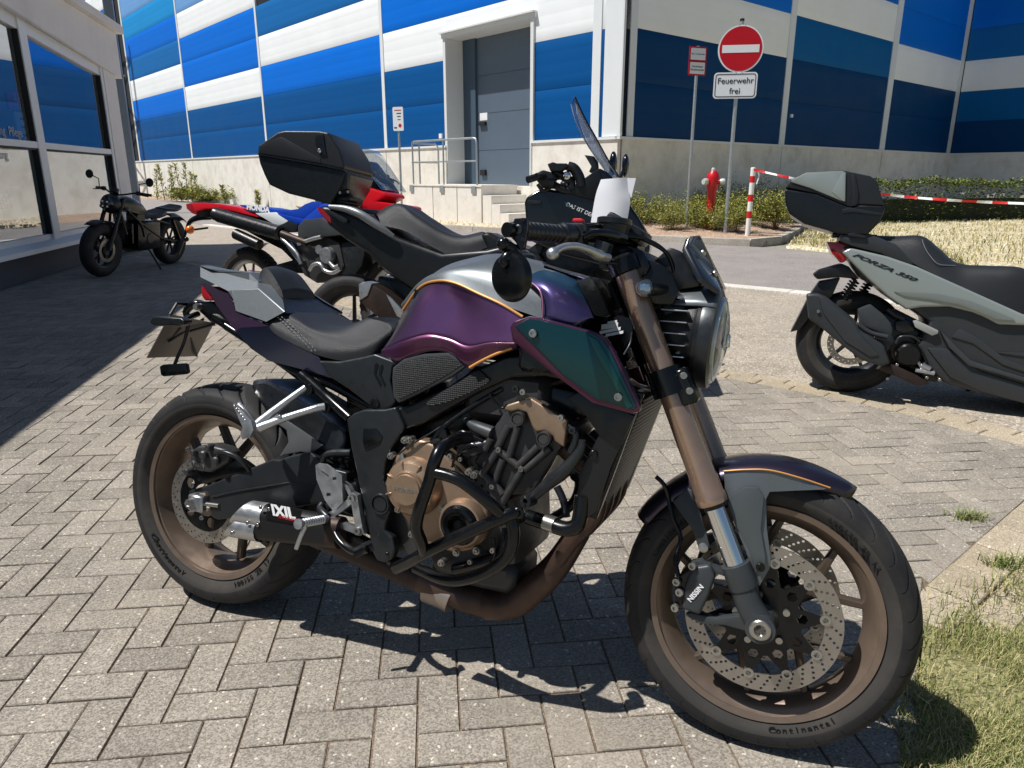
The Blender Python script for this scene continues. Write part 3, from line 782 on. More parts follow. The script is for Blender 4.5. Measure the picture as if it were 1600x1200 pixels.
# ---------------------------------------------------------------- signs, hydrant, bollard
def plate_M(p, yaw, tilt=0):
    """upright plate facing the camera side; X to the right"""
    return Matrix.Translation(p) @ Rz(yaw) @ Matrix.Rotation(PI/2-tilt, 4, 'X')
def rrect(w, h, r, n=4):
    out = []
    for cx, cy, a0 in ((w/2-r, h/2-r, 0), (-w/2+r, h/2-r, PI/2), (-w/2+r, -h/2+r, PI), (w/2-r, -h/2+r, 1.5*PI)):
        for k in range(n+1): a = a0+PI/2*k/n; out.append(Vector((cx+r*math.cos(a), cy+r*math.sin(a), 0)))
    return out
def place(o, M): o.matrix_basis = M; return o
M_RED = mat('sign_red', (190, 8, 30), .38, spec=.4, var=.04, vscale=3); M_SWH = mat('sign_white', (232, 236, 238), .4, var=.02, vscale=8)
M_BACK = mat('sign_grey_rim', (150, 154, 156), .4, .6)
ns = G(1133, 362, .17)
yaw = math.radians(-9)
sign = thing('no_entry_sign', 'round red no entry sign with Feuerwehr frei plate on a steel post', 'road sign')
d_ = ns.y
def zat(y, Y): r = ray(800, y); return CAM_H+Y*r.z/r.y
zc = zat(77, ns.y); dep = ns.y*_cp+.0
R0 = 34.5/CAM_F*(ns.y*_cp-(zc-CAM_H)*_sp)
b = MB(); b.cyl((ns.x, ns.y, -.05), (ns.x, ns.y, zc+R0+.06), .034, seg=14); b.obj('post', M_GALV, sign)
b = MB(); b.cyl((ns.x, ns.y, zc+R0+.06), (ns.x, ns.y, zc+R0+.10), .038, seg=14); b.obj('post_cap', M_DARK, sign)
Mz = plate_M(Vector((ns.x, ns.y-.05, zc)), yaw)
b = MB(); b.cyl((0, 0, -.02), (0, 0, 0), R0, seg=64); disc = place(b.obj('sign_disc', M_BACK, sign), Mz)
b = MB(); b.cyl((0, 0, 0), (0, 0, .004), R0*.992, seg=64); b.obj('white_rim', M_SWH, disc)
b = MB(); b.cyl((0, 0, .004), (0, 0, .007), R0*.93, seg=64); b.obj('red_field', M_RED, disc)
b = MB(); b.box((0, 0, .0085), (R0*1.62, R0*.32, .003)); b.obj('white_bar', M_SWH, disc)
zp = zat(134, ns.y); pw = 63/CAM_F*dep*1.0/ math.cos(.1); ph = 36/CAM_F*dep*1.02
Mp = plate_M(Vector((ns.x-.045, ns.y-.05, zp)), yaw)
b = MB(); b.prism(rrect(pw, ph, .06), (0, 0, -.015)); plq = place(b.obj('sign_plate', M_SWH, sign), Mp)
b = MB(); b.prism(rrect(pw-.05, ph-.05, .045)[::-1], (0, 0, .003), holes=[rrect(pw-.075, ph-.075, .035)]); b.obj('border_line', MK, plq)
text('Feuerwehr', .138, Tr(0, ph*.17, .003), MK, plq, bold=.001, sx=1.02); text('frei', .138, Tr(0, -ph*.22, .003), MK, plq, bold=.001, sx=1.02)
b = MB(); b.cyl((-.05, R0*.97, .01), (-.05, R0*.97, .014), .01, seg=8); b.cyl((.05, R0*.97, .01), (.05, R0*.97, .014), .01, seg=8); b.cyl((-.05, -R0*.97, .01), (-.05, -R0*.97, .014), .01, seg=8); b.cyl((.05, -R0*.97, .01), (.05, -R0*.97, .014), .01, seg=8); b.obj('rivet', M_GALV, disc)
# two small red-framed signs on the second post
q = ray(1074, 330); Y2 = 14.6; q = CAMV+q*(Y2/q.y)
rs = thing('hydrant_sign', 'two small white plates with red frames on a thin steel post', 'sign')
zt_, zm = zat(85, Y2), zat(107, Y2)
b = MB(); b.cyl((q.x, Y2, -.05), (q.x, Y2, zat(72, Y2)), .03, seg=12); b.obj('post', M_GALV, rs)
ww = 30/CAM_F*Y2*.96; hh = 20.5/CAM_F*Y2*.96
for z_, tx in ((zt_, ['Nur f. d. Feuerwehr']), (zm, ['Löschwasser', 'Entnahmestelle'])):
    Mq = plate_M(Vector((q.x, Y2-.04, z_)), math.radians(20))
    b = MB(); b.prism(rrect(ww, hh, .012), (0, 0, -.012)); pl = place(b.obj('sign_plate', M_RED, rs), Mq)
    b = MB(); b.prism(rrect(ww-.055, hh-.055, .01), (0, 0, .003)); b.obj('white_field', M_SWH, pl)
    for k, t_ in enumerate(tx): text(t_, .048 if len(tx) > 1 else .036, Tr(0, (.028-.056*k) if len(tx) > 1 else 0, .004), MK, pl, bold=.0006)
# small white info sign left of the platform
q = ray(625, 250); Y3 = 19.6; q = CAMV+q*(Y3/q.y)
isg = thing('info_sign', 'small white notice sign with red heading on a thin post near the platform', 'sign')
b = MB(); b.cyl((q.x, Y3, -.05), (q.x, Y3, zat(172, Y3)), .03, seg=12); b.obj('post', M_GALV, isg)
w3 = 17/CAM_F*Y3; h3 = 34/CAM_F*Y3*.97
b = MB(); b.prism(rrect(w3, h3, .03), (0, 0, -.015)); pl = place(b.obj('sign_plate', M_SWH, isg), plate_M(Vector((q.x, Y3-.05, zat(186, Y3))), math.radians(-20)))
for k, (w_, m_) in enumerate(((.19, MR), (.13, MK), (.10, MK), (.09, MR))):
    b = MB(); b.box((0 if k == 0 else .03, h3*(.36-.13*k), .001), (w_, .022, .003)); b.obj('print_line', m_, pl)
b = MB(); b.cyl((.05, -h3*.28, 0), (.05, -h3*.28, .003), .045, seg=20); b.obj('red_dot', MR, pl)
b = MB(); b.box((-.08, -h3*.37, .002), (.08, .03, .003)); b.obj('black_mark', MK, pl)
# red hydrant
q = ray(1111, 318); Y4 = 14.4; q = CAMV+q*(Y4/q.y); hx = q.x
hy = thing('fire_hydrant', 'red pillar hydrant with pale outlet caps rising behind the bushes', 'hydrant')
zt4 = zat(262, Y4); M_HR = mat('hydrant_red', (196, 20, 30), .35, var=.06, vscale=14); M_HC = mat('hydrant_cap', (200, 204, 200), .4, .3)
z0 = .15; H_ = zt4-z0
b = MB(); b.lathe([(.11, 0), (.11, .03), (.085, .05), (.082, H_*.62), (.095, H_*.66), (.115, H_*.72), (.12, H_*.84), (.105, H_*.9), (.06, H_*.95), (.0, H_*.955)], (hx, Y4, z0), (0, 0, 1), 24); b.obj('barrel', M_HR, hy)
b = MB(); b.lathe([(.0, 0), (.04, 0), (.045, .04), (.03, .07), (0, .07)], (hx, Y4, z0+H_*.94), (0, 0, 1), 12); b.obj('top_cap', M_HC, hy)
for a in (-1, 1):
    d = Vector((a*.9, -.5, 0)).normalized(); b = MB(); b.cyl(Vector((hx, Y4, z0+H_*.78)), Vector((hx, Y4, z0+H_*.78))+d*.17, .05, seg=14); b.obj('outlet', M_HR, hy)
    b = MB(); b.lathe([(0, .16), (.062, .16), (.066, .2), (.05, .24), (0, .24)], (hx, Y4, z0+H_*.78), d, 14); b.obj('outlet_cap', M_HC, hy)
d = Vector((.35, -1, 0)).normalized(); b = MB(); b.lathe([(0, .1), (.09, .1), (.1, .14), (.08, .17), (0, .18)], (hx+.03, Y4, z0+.2), d, 18); b.obj('lower_cap', M_HC, hy)
# striped bollard with barrier tape
bb = G(1168, 366, .15); bl = thing('striped_bollard', 'red and white striped steel bollard holding the barrier tape', 'bollard')
zt5 = zat(263, bb.y); M_BW = mat('bollard_white', (232, 232, 228), .45); M_BR = mat('bollard_red', (206, 24, 28), .45)
edges_ = [365, 341, 330, 315, 304, 285.5, 275, 263]
zs = [.02]+[zat(y, bb.y) for y in edges_[1:]]
for k in range(7):
    b = MB(); b.cyl((bb.x, bb.y, zs[k]), (bb.x, bb.y, zs[k+1]), .045, seg=18); b.obj('red_band' if k % 2 else 'white_band', M_BR if k % 2 else M_BW, bl)
b = MB(); b.lathe([(.045, 0), (.04, .015), (0, .02)], (bb.x, bb.y, zt5), (0, 0, 1), 18); b.obj('cap', M_BW, bl)
tp = thing('barrier_tape', 'red and white barrier tape strung from the striped bollard to the right', 'barrier tape')
def at_(px, py, Y): r = ray(px, py); return CAMV+r*(Y/r.y)
P0 = at_(1178, 265, bb.y-.05); P1 = at_(1600, 318, 11.2); P2 = at_(1900, 350, 10.2)
path = [P0.lerp(P1, t)+Vector((0, 0, -.13*math.sin(PI*t))) for t in [i/60 for i in range(61)]]+[P1.lerp(P2, t) for t in (.2, .4, .6, .8, 1)]
for k in range(len(path)-1):
    col_ = (k//3) % 2; q = []
    for i in (k, k+1):
        tw = math.sin(i*.35)*.6; up = Vector((0, math.sin(tw), math.cos(tw)))*.021; q += [path[i]-up, path[i]+up]
    raw('tape_segment', [q[0], q[2], q[3], q[1]], [(0, 1, 2, 3)], M_BR if col_ == 0 else M_BW, tp)
b = MB(); b.tube([P0+Vector((.05, 0, 0)), P0+Vector((.1, 0, -.1)), P0+Vector((.07, 0, -.25))], .012, 6); b.obj('loose_end', M_BW, tp)
# ---------------------------------------------------------------- showroom at the left
F0 = Vector((-6.42, 12.49, 0)); dF = Vector((.1908, -.9816, 0)).normalized(); nF = Vector((.9816, .1908, 0)).normalized()
def fp(s, o, z): p = F0+dF*s+nF*o; return Vector((p.x, p.y, z))
show = thing('showroom_building', 'beige showroom with large mirroring windows and a sloping roof edge', 'building')
M_REND = mat('beige_render', (226, 222, 218), .8, var=.03, vscale=5, bump=.12, bscale=120, spec=.2, dirt=(200, 194, 188), dscale=1.5, damt=.4)
M_FRAME = mat('window_frame_white', (224, 226, 226), .4, var=.02)
M_BASE = mat('base_paint_dark', (70, 76, 86), .7, var=.08, vscale=6, bump=.1)
M_GASKET = mat('rubber_gasket', (14, 15, 18), .6)
M_WIN = glass('window_glass', (214, 228, 234), .32, .72)
def fbox(bm, s0, s1, o0, o1, z00, z01, z10, z11):
    """z00,z01: bottom/top at s0; z10,z11: bottom/top at s1"""
    V = [fp(s0, o0, z00), fp(s1, o0, z10), fp(s1, o1, z10), fp(s0, o1, z00), fp(s0, o0, z01), fp(s1, o0, z11), fp(s1, o1, z11), fp(s0, o1, z01)]
    return bm.add(V, [(0, 1, 2, 3), (4, 7, 6, 5), (0, 4, 5, 1), (1, 5, 6, 2), (2, 6, 7, 3), (3, 7, 4, 0)])
def fo(name, s0, s1, o0, o1, z00, z01, z10=None, z11=None, m=M_REND, parent=show, bev=0):
    b = MB(); fbox(b, s0, s1, o0, o1, z00, z01, z00 if z10 is None else z10, z01 if z11 is None else z11); return b.obj(name, m, parent)
LEN = 14.2
zt = lambda s: 3.52+.02*s      # roof trim top
zb = lambda s: 2.73+.078*s      # fascia underside
zg = lambda s: 2.63+.066*s     # glass head
fo('fascia', -.30, LEN, -.25, .06, zb(-.3), zt(-.3)-.12, zb(LEN), zt(LEN)-.12)
fo('roof_trim', -.42, LEN, -.4, .15, zt(-.42)-.115, zt(-.42), zt(LEN)-.115, zt(LEN))
fo('roof', -.34, LEN, -6, -.4, zt(-.3)-.1, zt(-.3)-.01, zt(LEN)-.1, zt(LEN)-.01, m=mat('roof_grey', (120, 118, 114), .8))
fo('pillar', -.06, .50, -.25, .03, .0, zb(-.06)-.003, .0, zb(.5)-.003)
fo('side_wall', -.055, -.0, -6, -.252, .0, 3.3)
fo('base_wall', .502, LEN, -.25, .0, -.03, .30, m=M_BASE)
fo('pillar_base', -.065, .502, -.26, .034, -.03, .10, m=M_BASE)
# sill of sheet metal with folded nose
b = MB(); pr = [(-.05, .303), (-.05, .42), (.03, .405), (.10, .355), (.11, .305), (.095, .305), (.09, .34), (.0, .355), (.0, .303)]
A = [fp(.502, o, z) for o, z in pr]; B_ = [fp(LEN, o, z) for o, z in pr]; k = len(pr)
b.add(A+B_, [(i, (i+1) % k, k+(i+1) % k, k+i) for i in range(k)]+[tuple(range(k))]); b.obj('window_sill', M_FRAME, show)
muls = [(.502, .60), (3.08, 3.30), (5.80, 6.02), (8.5, 8.72), (11.2, 11.42), (13.9, 14.12)]
for i, (a, c) in enumerate(zip(muls[:-1], muls[1:])):
    s0, s1 = a[1], c[0]
    wd = thing('window', '', ''); del wd['label']; del wd['category']; wd.parent = show
    fo('bottom_frame', s0, s1, -.08, -.01, .405, .475, m=M_FRAME, parent=wd)
    fo('transom', s0, s1, -.075, .012, 1.50, 1.575, m=M_FRAME, parent=wd)
    fo('gasket', s0, s1, -.06, .0, 1.477, 1.499, m=M_GASKET, parent=wd)
    b = MB(); fbox(b, s0, s1, -.08, .0, zg(s0)-.02, zb(s0)-.004, zg(s1)-.02, zb(s1)-.004); b.obj('head_frame', M_FRAME, wd)
    for z0, z1a, z1b in ((.475, 1.477, 1.477), (1.576, zg(s0)-.021, zg(s1)-.021)):
        V = [fp(s0, -.045, z0), fp(s1, -.045, z0), fp(s1, -.045, z1b), fp(s0, -.045, z1a)]; raw('pane', V+[v+nF*-.006 for v in V], [(0, 1, 2, 3), (7, 6, 5, 4)][:1], M_WIN, wd)
    fo('gasket', s0, s0+.014, -.06, .006, .475, zg(s0)-.02, m=M_GASKET, parent=wd)
for a, c in muls: fo('mullion', a+(.0 if a < 1 else .012), c, -.09, .02, .405, zb(a)-.004, .405, zb(c)-.004, m=M_FRAME)
# room behind
M_ROOM = mat('room_wall', (150, 146, 140), .8); M_RFL = mat('room_floor', (150, 140, 128), .35)
fo('interior_wall', .2, LEN, -5.0, -4.9, .0, 3.0, m=M_ROOM); fo('interior_floor', -.0, LEN, -4.9, -.26, .0, .06, m=M_RFL)
fo('interior_ceiling', .04, LEN, -4.9, -.26, zb(.2)+.10, zb(.2)+.2, zb(LEN)+.1, zb(LEN)+.2, m=mat('room_ceiling', (196, 194, 190), .8))
def ftxt(body, size, s, z, o, m_, parent, **k): return text(body, size, facing(fp(s, o, z), -dF, (0, 0, 1)), m_, parent, **k)
M_BLUL = mat('sticker_blue', (96, 104, 150), .5); M_GRYL = mat('sticker_grey', (150, 156, 170), .5)
st = thing('window_sticker', 'pale lettering sticker on the upper window at the left edge', 'sticker')
ftxt('Abholung  Pflege', .15, 4.05, 1.66, -.038, M_GRYL, st, bold=.001); ftxt('Finanzierung', .13, 4.35, 1.40, -.038, M_GRYL, st, bold=.001)
bn = thing('window_banner', 'white banner with blue lettering behind the lower left window', 'banner')
b = MB(); fbox(b, 3.72, 5.6, -.13, -.12, .60, 1.06, .60, 1.06); b.obj('banner_board', mat('banner_white', (226, 228, 230), .5), bn)
ftxt('Auto lines', .32, 4.55, .92, -.116, M_BLUL, bn, bold=.006, spacing=.95); ftxt('Partner Ihrer Region · seit 1986', .098, 4.62, .68, -.116, MK, bn, bold=.001)
ds = thing('promotion_display', 'red topped promotion display reading Aktionen behind the window glass', 'display')
b = MB(); rad = []
for k in range(13):
    t = k/12; s_ = 3.0-.92*t; a = math.sin(PI*t)*.05; rad.append(fp(s_, -.35, 2.16+a+.03*t))
lo = [p-Vector((0, 0, .20)) for p in rad]
b.prism(rad+lo[::-1], nF*-.03); b.obj('header', M_RED, ds)
b = MB(); fbox(b, 2.15, 2.9, -.37, -.35, 1.40, 1.95, 1.40, 1.95); b.obj('poster', mat('poster_white', (214, 222, 230), .5), ds)
b = MB(); b.cyl(fp(2.5, -.37, .06), fp(2.5, -.37, 1.40), .02, seg=8); b.obj('stand', M_GALV, ds)
ftxt('Aktionen', .165, 2.54, 2.11, -.346, mat('display_letter', (216, 196, 210), .5), ds, bold=.002)
for k in range(4):
    b = MB(); fbox(b, 2.3+.05*(k % 2), 2.75, -.35, -.347, 1.86-.1*k, 1.89-.1*k, 1.86-.1*k, 1.89-.1*k); b.obj('print_line', M_BLUL, ds)
# ---------------------------------------------------------------- shrubs, hedge, weeds
def leaf_mat(n, c, tr=.35):
    m = mat(n, c, .6, spec=.25, var=.18, vscale=9); return m
M_LF = [leaf_mat('leaf_yellow_green', (152, 152, 70)), leaf_mat('leaf_green', (114, 128, 60)), leaf_mat('leaf_dark', (62, 78, 40)), leaf_mat('leaf_tip', (178, 168, 96))]
M_TWIG = mat('twig_brown', (104, 80, 60), .8)
def bush_mesh(name, r, h, n, seed, leaf=.03, up=.6):
    rnd = random.Random(seed); V, F, MI = [], [], []
    stems = []
    for k in range(int(12+n/90)):
        a = rnd.uniform(0, 2*PI); l = rnd.uniform(.5, 1.0)*(1.12 if rnd.random() < .25 else 1); sp = rnd.uniform(.2, 1.0)
        tip = Vector((math.cos(a)*r*sp, math.sin(a)*r*sp, h*l*(1.06-.45*sp*sp))); stems.append(tip)
        o = len(V); s_ = Vector((.004, 0, 0)); V += [Vector((0, 0, 0))-s_, Vector((0, 0, 0))+s_, tip]; F.append((o, o+1, o+2)); MI.append(4)
    for q in range(n):
        t_ = rnd.choice(stems); u = rnd.uniform(.18, 1.0)**.7; c = t_*u+Vector((rnd.gauss(0, .045), rnd.gauss(0, .045), rnd.gauss(0, .035)))
        if c.z < .01: continue
        a = rnd.uniform(0, 2*PI); d = Vector((math.cos(a), math.sin(a), rnd.uniform(-.1, 1.2)*up)).normalized(); sd = d.cross(Vector((rnd.gauss(0, .5), rnd.gauss(0, .5), 1))).normalized()
        L_ = leaf*rnd.uniform(.6, 1.35); o = len(V); V += [c, c+d*L_*.5+sd*L_*.24, c+d*L_, c+d*L_*.5-sd*L_*.24]; F.append((o, o+1, o+2, o+3))
        MI.append(rnd.choices((0, 1, 2, 3), (.38, .3, .12, .2))[0])
    me = bpy.data.meshes.new(name); me.from_pydata([tuple(v) for v in V], [], F)
    for m_ in M_LF+[M_TWIG]: me.materials.append(m_)
    me.polygons.foreach_set('material_index', MI); return me
bm_ = [bush_mesh('bush', .58, .74, 3200, k, leaf=.038) for k in range(4)]
bp = []
ORD = 'first second third fourth fifth sixth seventh eighth ninth tenth eleventh twelfth thirteenth fourteenth fifteenth sixteenth seventeenth eighteenth nineteenth twentieth'.split()
ORD += ['twenty-'+w for w in ORD[:9]]
for k, (px, py, zz, sc_) in enumerate([(1006, 356, .14, 1.0), (1038, 352, .18, .95), (1050, 362, .13, .8), (1078, 353, .18, 1.0), (1104, 356, .16, .95), (1128, 352, .18, 1.0), (1150, 364, .14, .85), (1156, 350, .2, 1.1), (1192, 354, .18, 1.05), (1212, 358, .15, .95), (1238, 350, .18, 1.0), (1022, 343, .2, 1.1), (1062, 342, .2, 1.1), (1100, 341, .22, 1.1), (1140, 340, .22, 1.15), (1178, 340, .22, 1.2), (1218, 341, .22, 1.1), (990, 348, .2, 1.0), (1090, 360, .14, .8), (1116, 362, .14, .85)]):
    g = G(px, py, zz); bp.append((g, sc_))
for k, (g, sc_) in enumerate(bp):
    o = bpy.data.objects.new('bush', bm_[k % 4]); COL.objects.link(o); o.location = (g.x, g.y, g.z-.02); o.rotation_euler = (0, 0, k*1.7); o.scale = (sc_, sc_, sc_*random.uniform(.85, 1.15))
    fr_ = [i for i, q in enumerate(bp) if q[0].y < 15.9]; row_ = fr_ if k in fr_ else [i for i in range(len(bp)) if i not in fr_]; row_ = sorted(row_, key=lambda i: bp[i][0].x/bp[i][0].y)
    lb = 'low yellow-green shrub, %s from the left in the %s row of the kerbed bed' % (ORD[row_.index(k)], 'front' if k in fr_ else 'back')
    tag(o, lb, 'shrub', 'low shrubs in the kerbed bed')
# verge plants on the left, in front of the sunlit concrete base
M_VG = [bush_mesh('verge_plant', .6, .55, 1100, 40+k, leaf=.07, up=1.3) for k in range(3)]
n = 0
for k in range(26):
    t = k/25; px = 285+t*200; py = 312+t*7; g = G(px, py, .08)
    o = bpy.data.objects.new('verge_plant', M_VG[k % 3]); COL.objects.link(o); o.location = (g.x+random.uniform(-.3, .3), g.y, .05); s_ = random.uniform(.9, 1.5); o.scale = (s_*1.5, s_*1.1, s_*random.uniform(.55, 1.0)); o.rotation_euler = (0, 0, k)
    tag(o, 'ragged low plant, %s from the left in the strip along the sunlit concrete base' % ORD[k], 'plant', 'low plants along the concrete base')
def stalk(px, py, hpx, seed):
    od = ORD[seed]
    g = G(px, py, .05); rnd = random.Random(seed); d = g.y; H_ = hpx/CAM_F*d; V, F, MI = [], [], []
    lean = rnd.uniform(-.12, .12)
    for q in range(int(150)):
        u = rnd.random(); z_ = H_*u; wdt = (.34*(1-u)+.05)*H_*.35; c = Vector((lean*z_+rnd.gauss(0, wdt*.5), rnd.gauss(0, wdt*.5), z_)); a = rnd.uniform(0, 2*PI)
        dd = Vector((math.cos(a), math.sin(a), .7)); sd = Vector((-dd.y, dd.x, .3)); L_ = rnd.uniform(.09, .2); o = len(V); V += [c, c+dd*L_*.5+sd*L_*.16, c+dd*L_, c+dd*L_*.5-sd*L_*.16]; F.append((o, o+1, o+2, o+3)); MI.append(rnd.choices((0, 1, 2, 3), (.3, .2, .1, .4))[0])
    o = len(V); V += [Vector((-.02, 0, 0)), Vector((.02, 0, 0)), Vector((lean*H_+.008, 0, H_)), Vector((lean*H_-.008, 0, H_))]; F.append((o, o+1, o+2, o+3)); MI.append(4)
    me = bpy.data.meshes.new('tall_weed'); me.from_pydata([tuple(v) for v in V], [], F)
    for m_ in M_LF+[M_TWIG]: me.materials.append(m_)
    me.polygons.foreach_set('material_index', MI); ob = bpy.data.objects.new('tall_weed', me); COL.objects.link(ob); ob.location = g
    tag(ob, 'tall yellowing weed stalk, %s from the left against the sunlit concrete base' % od, 'weed', 'tall weeds against the concrete base')
for k, (px, hp) in enumerate([(246, 44), (258, 52), (268, 50), (276, 40), (284, 54), (294, 56), (301, 42), (310, 38), (352, 26), (404, 22)]): stalk(px, 312+(px-246)*.06, hp, k)
# shaded hedge at the right in front of the hall
V, F, MI = [], [], []
hA = [at_(1255, 330, 17.5), at_(1380, 330, 18.6), at_(1500, 330, 19.5), at_(1600, 330, 20.0), at_(1750, 330, 21)]
path = catmull([Vector((p.x, p.y, 0)) for p in hA], 80)
for q in range(16000):
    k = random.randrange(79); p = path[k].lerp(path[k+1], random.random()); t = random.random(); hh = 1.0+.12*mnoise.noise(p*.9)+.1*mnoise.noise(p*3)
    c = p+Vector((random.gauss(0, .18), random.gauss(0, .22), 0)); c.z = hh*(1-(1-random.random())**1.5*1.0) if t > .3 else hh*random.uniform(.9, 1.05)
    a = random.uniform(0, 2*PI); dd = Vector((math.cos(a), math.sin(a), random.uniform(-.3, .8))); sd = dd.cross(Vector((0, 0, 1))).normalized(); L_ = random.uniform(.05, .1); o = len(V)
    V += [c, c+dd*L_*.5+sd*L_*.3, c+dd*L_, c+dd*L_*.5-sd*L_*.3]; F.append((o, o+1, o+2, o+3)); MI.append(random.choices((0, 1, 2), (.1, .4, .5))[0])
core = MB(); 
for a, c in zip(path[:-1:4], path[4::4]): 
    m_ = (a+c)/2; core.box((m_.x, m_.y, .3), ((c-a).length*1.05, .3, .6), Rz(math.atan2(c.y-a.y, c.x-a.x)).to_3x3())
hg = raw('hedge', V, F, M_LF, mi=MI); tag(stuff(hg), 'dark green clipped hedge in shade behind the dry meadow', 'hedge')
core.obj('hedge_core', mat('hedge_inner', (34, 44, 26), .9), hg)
# pebbles near the platform
M_ST = mat('pebble', (212, 196, 166), .8, var=.2, vscale=3)
V, F = [], []
A = catmull([G(560, 350), G(640, 354), G(700, 358), G(798, 364), G(830, 366)], 40); B = catmull([CW+dL*9+nL*.15, CW+dL*6.5+nL*1.2, CW+dL*5+nL*1.25, CW+dL*2.5+nL*1.2, CW+dL*1.0+nL*.3], 40)
for q in range(1800):
    k = random.randrange(39); t = random.random(); p = A[k].lerp(A[k+1], random.random()).lerp(B[k], t); r = random.uniform(.03, .085); o = len(V)
    c = Vector((p.x, p.y, .08+r*.2)); sq = random.uniform(.5, .8)
    V += [c+Vector((r, 0, 0)), c+Vector((0, r*.8, 0)), c+Vector((-r, 0, 0)), c+Vector((0, -r*.8, 0)), c+Vector((r*.1, 0, r*sq))]
    F += [(o, o+1, o+4), (o+1, o+2, o+4), (o+2, o+3, o+4), (o+3, o, o+4)]
tag(stuff(raw('pebbles', V, F, M_ST)), 'pale loose pebbles along the foot of the loading platform', 'pebbles')
# ---------------------------------------------------------------- shared vehicle materials
M_RUB = mat('tyre_rubber', (36, 36, 38), .66, var=.10, vscale=25, bump=.10, bscale=420, spec=.3, dirt=(92, 86, 78), dscale=9, damt=.30, dlo=.45, dhi=.8)
M_PLA = mat('black_plastic', (19, 21, 23), .33, var=.06, vscale=40, bump=.06, bscale=900, spec=.5, rvar=.08)
M_PLG = mat('grey_plastic', (56, 60, 63), .42, var=.05, vscale=40, bump=.06, bscale=900, spec=.4, dirt=(96, 92, 86), dscale=12, damt=.15)
M_SAT = mat('satin_black_metal', (14, 16, 18), .22, .2, var=.05, vscale=40, rvar=.08, spec=.5)
M_GUN = mat('gunmetal', (54, 57, 60), .34, .6, var=.07, vscale=40, rvar=.08)
M_CAST = mat('cast_dark', (68, 68, 69), .44, .45, var=.12, vscale=60, bump=.12, bscale=500, rvar=.08, dirt=(88, 76, 62), dscale=20, damt=.25)
M_BRZ = mat('bronze_wheel', (124, 108, 95), .38, .5, var=.05, vscale=30, rvar=.06, dirt=(76, 64, 54), dscale=12, damt=.3)
M_BRZD = mat('bronze_spoke', (88, 76, 66), .42, .4, var=.05, vscale=30)
M_FORK = mat('bronze_fork', (172, 144, 124), .26, .7, var=.04, vscale=30, rvar=.04)
M_ENG = mat('bronze_cover', (158, 134, 112), .42, .65, var=.05, vscale=30, bump=.08, bscale=700, rvar=.06, dirt=(96, 76, 60), dscale=18, damt=.3)
M_ALU = mat('raw_aluminium', (186, 188, 190), .36, .85, var=.06, vscale=50, rvar=.1, bump=.05, bscale=500)
M_CHR = mat('chrome', (222, 224, 226), .10, 1.0)
M_BOLT = mat('bolt_steel', (176, 174, 168), .3, .9)
M_DISC = mat('brake_disc_steel', (166, 160, 152), .34, .85, var=.06, vscale=60, rvar=.08)
M_HDR = mat('header_pipe_heat', (84, 66, 57), .42, .5, var=.2, vscale=14, dirt=(58, 44, 40), dscale=11, damt=.7, dlo=.42, dhi=.62, rvar=.1)
M_PIPE = mat('dark_pipe', (58, 48, 44), .5, .6, var=.15, vscale=14, dirt=(96, 74, 58), dscale=10, damt=.5)
M_LEA = mat('seat_vinyl', (36, 38, 41), .44, var=.05, vscale=60, bump=.28, bscale=700, spec=.45)
M_TAILR = mat('tail_lens_red', (150, 12, 26), .16, spec=.6, coat=.5)
M_AMB = mat('amber_lens', (230, 110, 16), .2, spec=.6, coat=.5)
M_CLR = glass('clear_lens', (235, 240, 242), .14, .94)
M_SMOKE = glass('smoked_lens', (60, 62, 66), .12, .8)
M_SILV = mat('silver_matte_paint', (106, 112, 116), .40, .55, var=.03, vscale=200, rvar=.03, dirt=(120, 118, 112), dscale=8, damt=.15)
M_ORG = mat('orange_pinstripe', (214, 152, 84), .34, .2)
M_PINK = mat('pink_pinstripe', (168, 112, 140), .34, .3)
def flip(name, stops, rough=.3, metal=.72):
    """chameleon pearl paint: the pigment's interference colour runs with the angle of the surface"""
    m = bpy.data.materials.new(name); m.use_nodes = True; N = m.node_tree.nodes; L = m.node_tree.links; b = N['Principled BSDF']
    lw = N.new('ShaderNodeLayerWeight'); lw.inputs['Blend'].default_value = .5; cr = N.new('ShaderNodeValToRGB')
    L.new(lw.outputs['Facing'], cr.inputs[0]); e = cr.color_ramp.elements
    while len(e) < len(stops): e.new(.5)
    for k, (p, c) in enumerate(stops): e[k].position = p; e[k].color = s2l(c)+(1,)
    co = N.new('ShaderNodeTexCoord'); n = N.new('ShaderNodeTexNoise'); n.inputs['Scale'].default_value = 700; n.inputs['Detail'].default_value = 2
    L.new(co.outputs['Object'], n.inputs['Vector']); r = N.new('ShaderNodeMapRange'); r.inputs['To Min'].default_value = .70; r.inputs['To Max'].default_value = 1.30
    L.new(n.outputs['Fac'], r.inputs['Value']); v = N.new('ShaderNodeVectorMath'); v.operation = 'SCALE'; L.new(cr.outputs[0], v.inputs[0]); L.new(r.outputs['Result'], v.inputs['Scale'])
    L.new(v.outputs[0], b.inputs['Base Color']); b.inputs['Roughness'].default_value = rough; b.inputs['Metallic'].default_value = metal
    b.inputs['Coat Weight'].default_value = .55; b.inputs['Coat Roughness'].default_value = .14
    MATS[name] = m; return m
M_FLIP = flip('chameleon_purple', [(.0, (122, 80, 128)), (.3, (100, 68, 110)), (.55, (84, 64, 90)), (.8, (66, 64, 76)), (1, (110, 86, 80))])
M_FLIPG = flip('chameleon_teal', [(.0, (10, 66, 70)), (.35, (18, 58, 68)), (.6, (42, 48, 74)), (.85, (84, 50, 72)), (1, (130, 70, 80))], .33)
M_FLIPM = flip('chameleon_maroon', [(.0, (92, 46, 66)), (.5, (84, 46, 84)), (1, (60, 60, 100))], .33)
